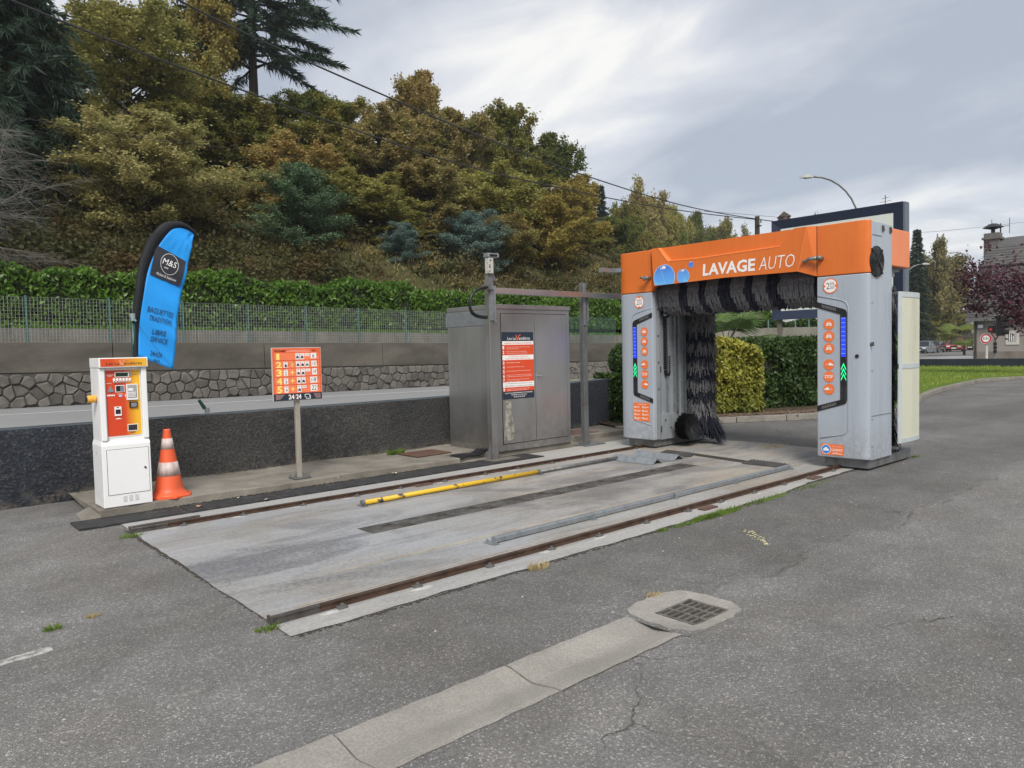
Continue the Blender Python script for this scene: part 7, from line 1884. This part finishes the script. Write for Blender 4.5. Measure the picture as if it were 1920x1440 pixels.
strip_dirt('edge_soil', [(1.76, 3.775), (6.9, 3.775), (7.8, 3.86), (10.5, 3.86)], .011, M_SOILD, 'dark soil along the front edge of the slab', 2, 130)
strip_dirt('edge_soil', [(2.2, 7.915), (6.1, 7.92)], .012, M_SOILD, 'dark dirt at the foot of the pavement', 3, 90, .02)
strip_dirt('edge_soil', [(1.5, 9.18), (6.6, 9.20)], .02, simple('soil_brown', (.10, .08, .06), .95, 0, .4, 40), 'brown dirt in the corner of pavement and wall', 4, 90, .092)
strip_dirt('leaf_litter', [(11.2, 8.75), (13.0, 8.3), (14.6, 7.35), (16.0, 6.9)], .16, simple('litter_brown', (.13, .085, .06), .9, 0, .5, 30), 'brown leaf litter in the bed under the hedges', 5, 170, .13, (.012, .04))
r_ = random.Random(31); m = MB()
for (yy, x0, x1) in ((4.06, 2.1, 10.3), (7.07, 2.1, 10.3)):
    x = x0
    while x < x1:
        for sd_ in ((-1,) if yy < 5 else (-1, 1)):
            if r_.random() < .8:
                c0, c1, s_ = x+r_.uniform(-.05, .05), yy+sd_*r_.uniform(.07, .11), r_.uniform(.02, .065); n = 11
                m.add([(c0+s_*1.6*math.cos(q*.5712)*r_.uniform(.6, 1.15), c1+s_*.6*math.sin(q*.5712)*r_.uniform(.6, 1.15), .0065) for q in range(n)]+[(c0, c1, .0082)], [(q, (q+1) % n, n) for q in range(n)])
        x += .6
st(m.build('lime_dabs', dirty('lime_deposit', (.50, .49, .47), (.35, .33, .30), .8, .4, .6, 20, .8)), 'stuff', 'pale lime and mortar dabs beside the rails')
# fallen leaves and crumbs
def litter(px, py, s, mat, label, z=0, cat_='leaf', seed=0):
    p = W(px, py, z=z); r = random.Random(seed); n = 9; m = MB(); pts = []
    for i in range(n): a = 2*math.pi*i/n; q = s*(.55+.45*((i % 2)))*r.uniform(.8, 1.1); pts.append((p.x+q*math.cos(a), p.y+q*.7*math.sin(a), z+.004+r.uniform(0, s*.35)))
    m.add(pts+[(p.x, p.y, z+.006)], [(i, (i+1) % n, n) for i in range(n)]); o = m.build('fallen_leaf', mat); tag(o, label, cat_)
M_LF = simple('dead_leaf', (.50, .26, .13), .6, 0, .15, 20); M_LF2 = simple('pale_leaf', (.55, .48, .38), .6, 0, .15, 20)
litter(374, 950, .045, M_LF, 'orange fallen leaf on the black mat right of the cone', .026, seed=1); litter(500, 937, .03, M_LF2, 'pale leaf on the mat left of the sign post', .026, seed=2)
litter(740, 888, .05, M_LF2, 'curled pale leaf on the mat right of the sign post', .026, seed=3); litter(636, 896, .03, M_LF, 'small brown leaf on the pavement edge right of the sign post', .095, seed=4)
litter(447, 934, .02, M_LF2, 'tiny pale leaf on the mat right of the orange leaf', .026, seed=5); litter(1459, 806, .06, M_LF, 'tan leaf on the asphalt seen through the gantry', .002, seed=6)
m = MB(); r_ = random.Random(77)
for i in range(46):   # squashed yellowish droppings
    f = r_.random(); p = W(1400+42*f+r_.uniform(-6, 6), 998+22*f+r_.uniform(-5, 5), z=0); s = r_.uniform(.004, .013); a = r_.uniform(0, 3)
    m.add([(p.x+s*math.cos(a+q*1.2566)*r_.uniform(.6, 1.2), p.y+s*math.sin(a+q*1.2566)*r_.uniform(.6, 1.2), .003) for q in range(5)]+[(p.x, p.y, .006)], [(q, (q+1) % 5, 5) for q in range(5)])
st(m.build('yellow_splatter', simple('splat', (.62, .58, .30), .7)), 'stuff', 'pale yellow splatter on the asphalt right of the drain')
m = MB()
for i in range(230):
    x, y = r_.uniform(.3, 14), r_.uniform(-2, 7.5)
    if 1.8 < x < 10.5 and y > 3.75 and r_.random() < .6: continue
    s = r_.uniform(.003, .011); z = .0065 if (x > 1.8 and y > 3.8) else .001
    m.add([(x+s*math.cos(q*1.2566+i), y+s*.7*math.sin(q*1.2566+i), z) for q in range(5)]+[(x, y, z+s*.6)], [(q, (q+1) % 5, 5) for q in range(5)])
st(m.build('grit', simple('grit_pale', (.42, .40, .36), .8, 0, .2, 30)), 'stuff', 'scattered pale grit and crumbs')

# ------------------------------------------------------------------ thin autumn air over the whole place
bpy.context.view_layer.update()
top = max((o.matrix_world @ Vector(c)).z for o in SC.objects if o.type == 'MESH' for c in o.bound_box)
hz = MB().box(-125, 605, -305, 505, -1.6, top+1.5).build('haze', bpy.data.materials.new('air')); hz['kind'] = 'stuff'
am = hz.data.materials[0]; am.use_nodes = True; am.node_tree.nodes.clear()
ao = am.node_tree.nodes.new('ShaderNodeOutputMaterial'); av = am.node_tree.nodes.new('ShaderNodeVolumePrincipled')
av.inputs['Density'].default_value = .0004; av.inputs['Color'].default_value = (.88, .91, .95, 1); av.inputs['Anisotropy'].default_value = .2
am.node_tree.links.new(av.outputs[0], ao.inputs['Volume'])
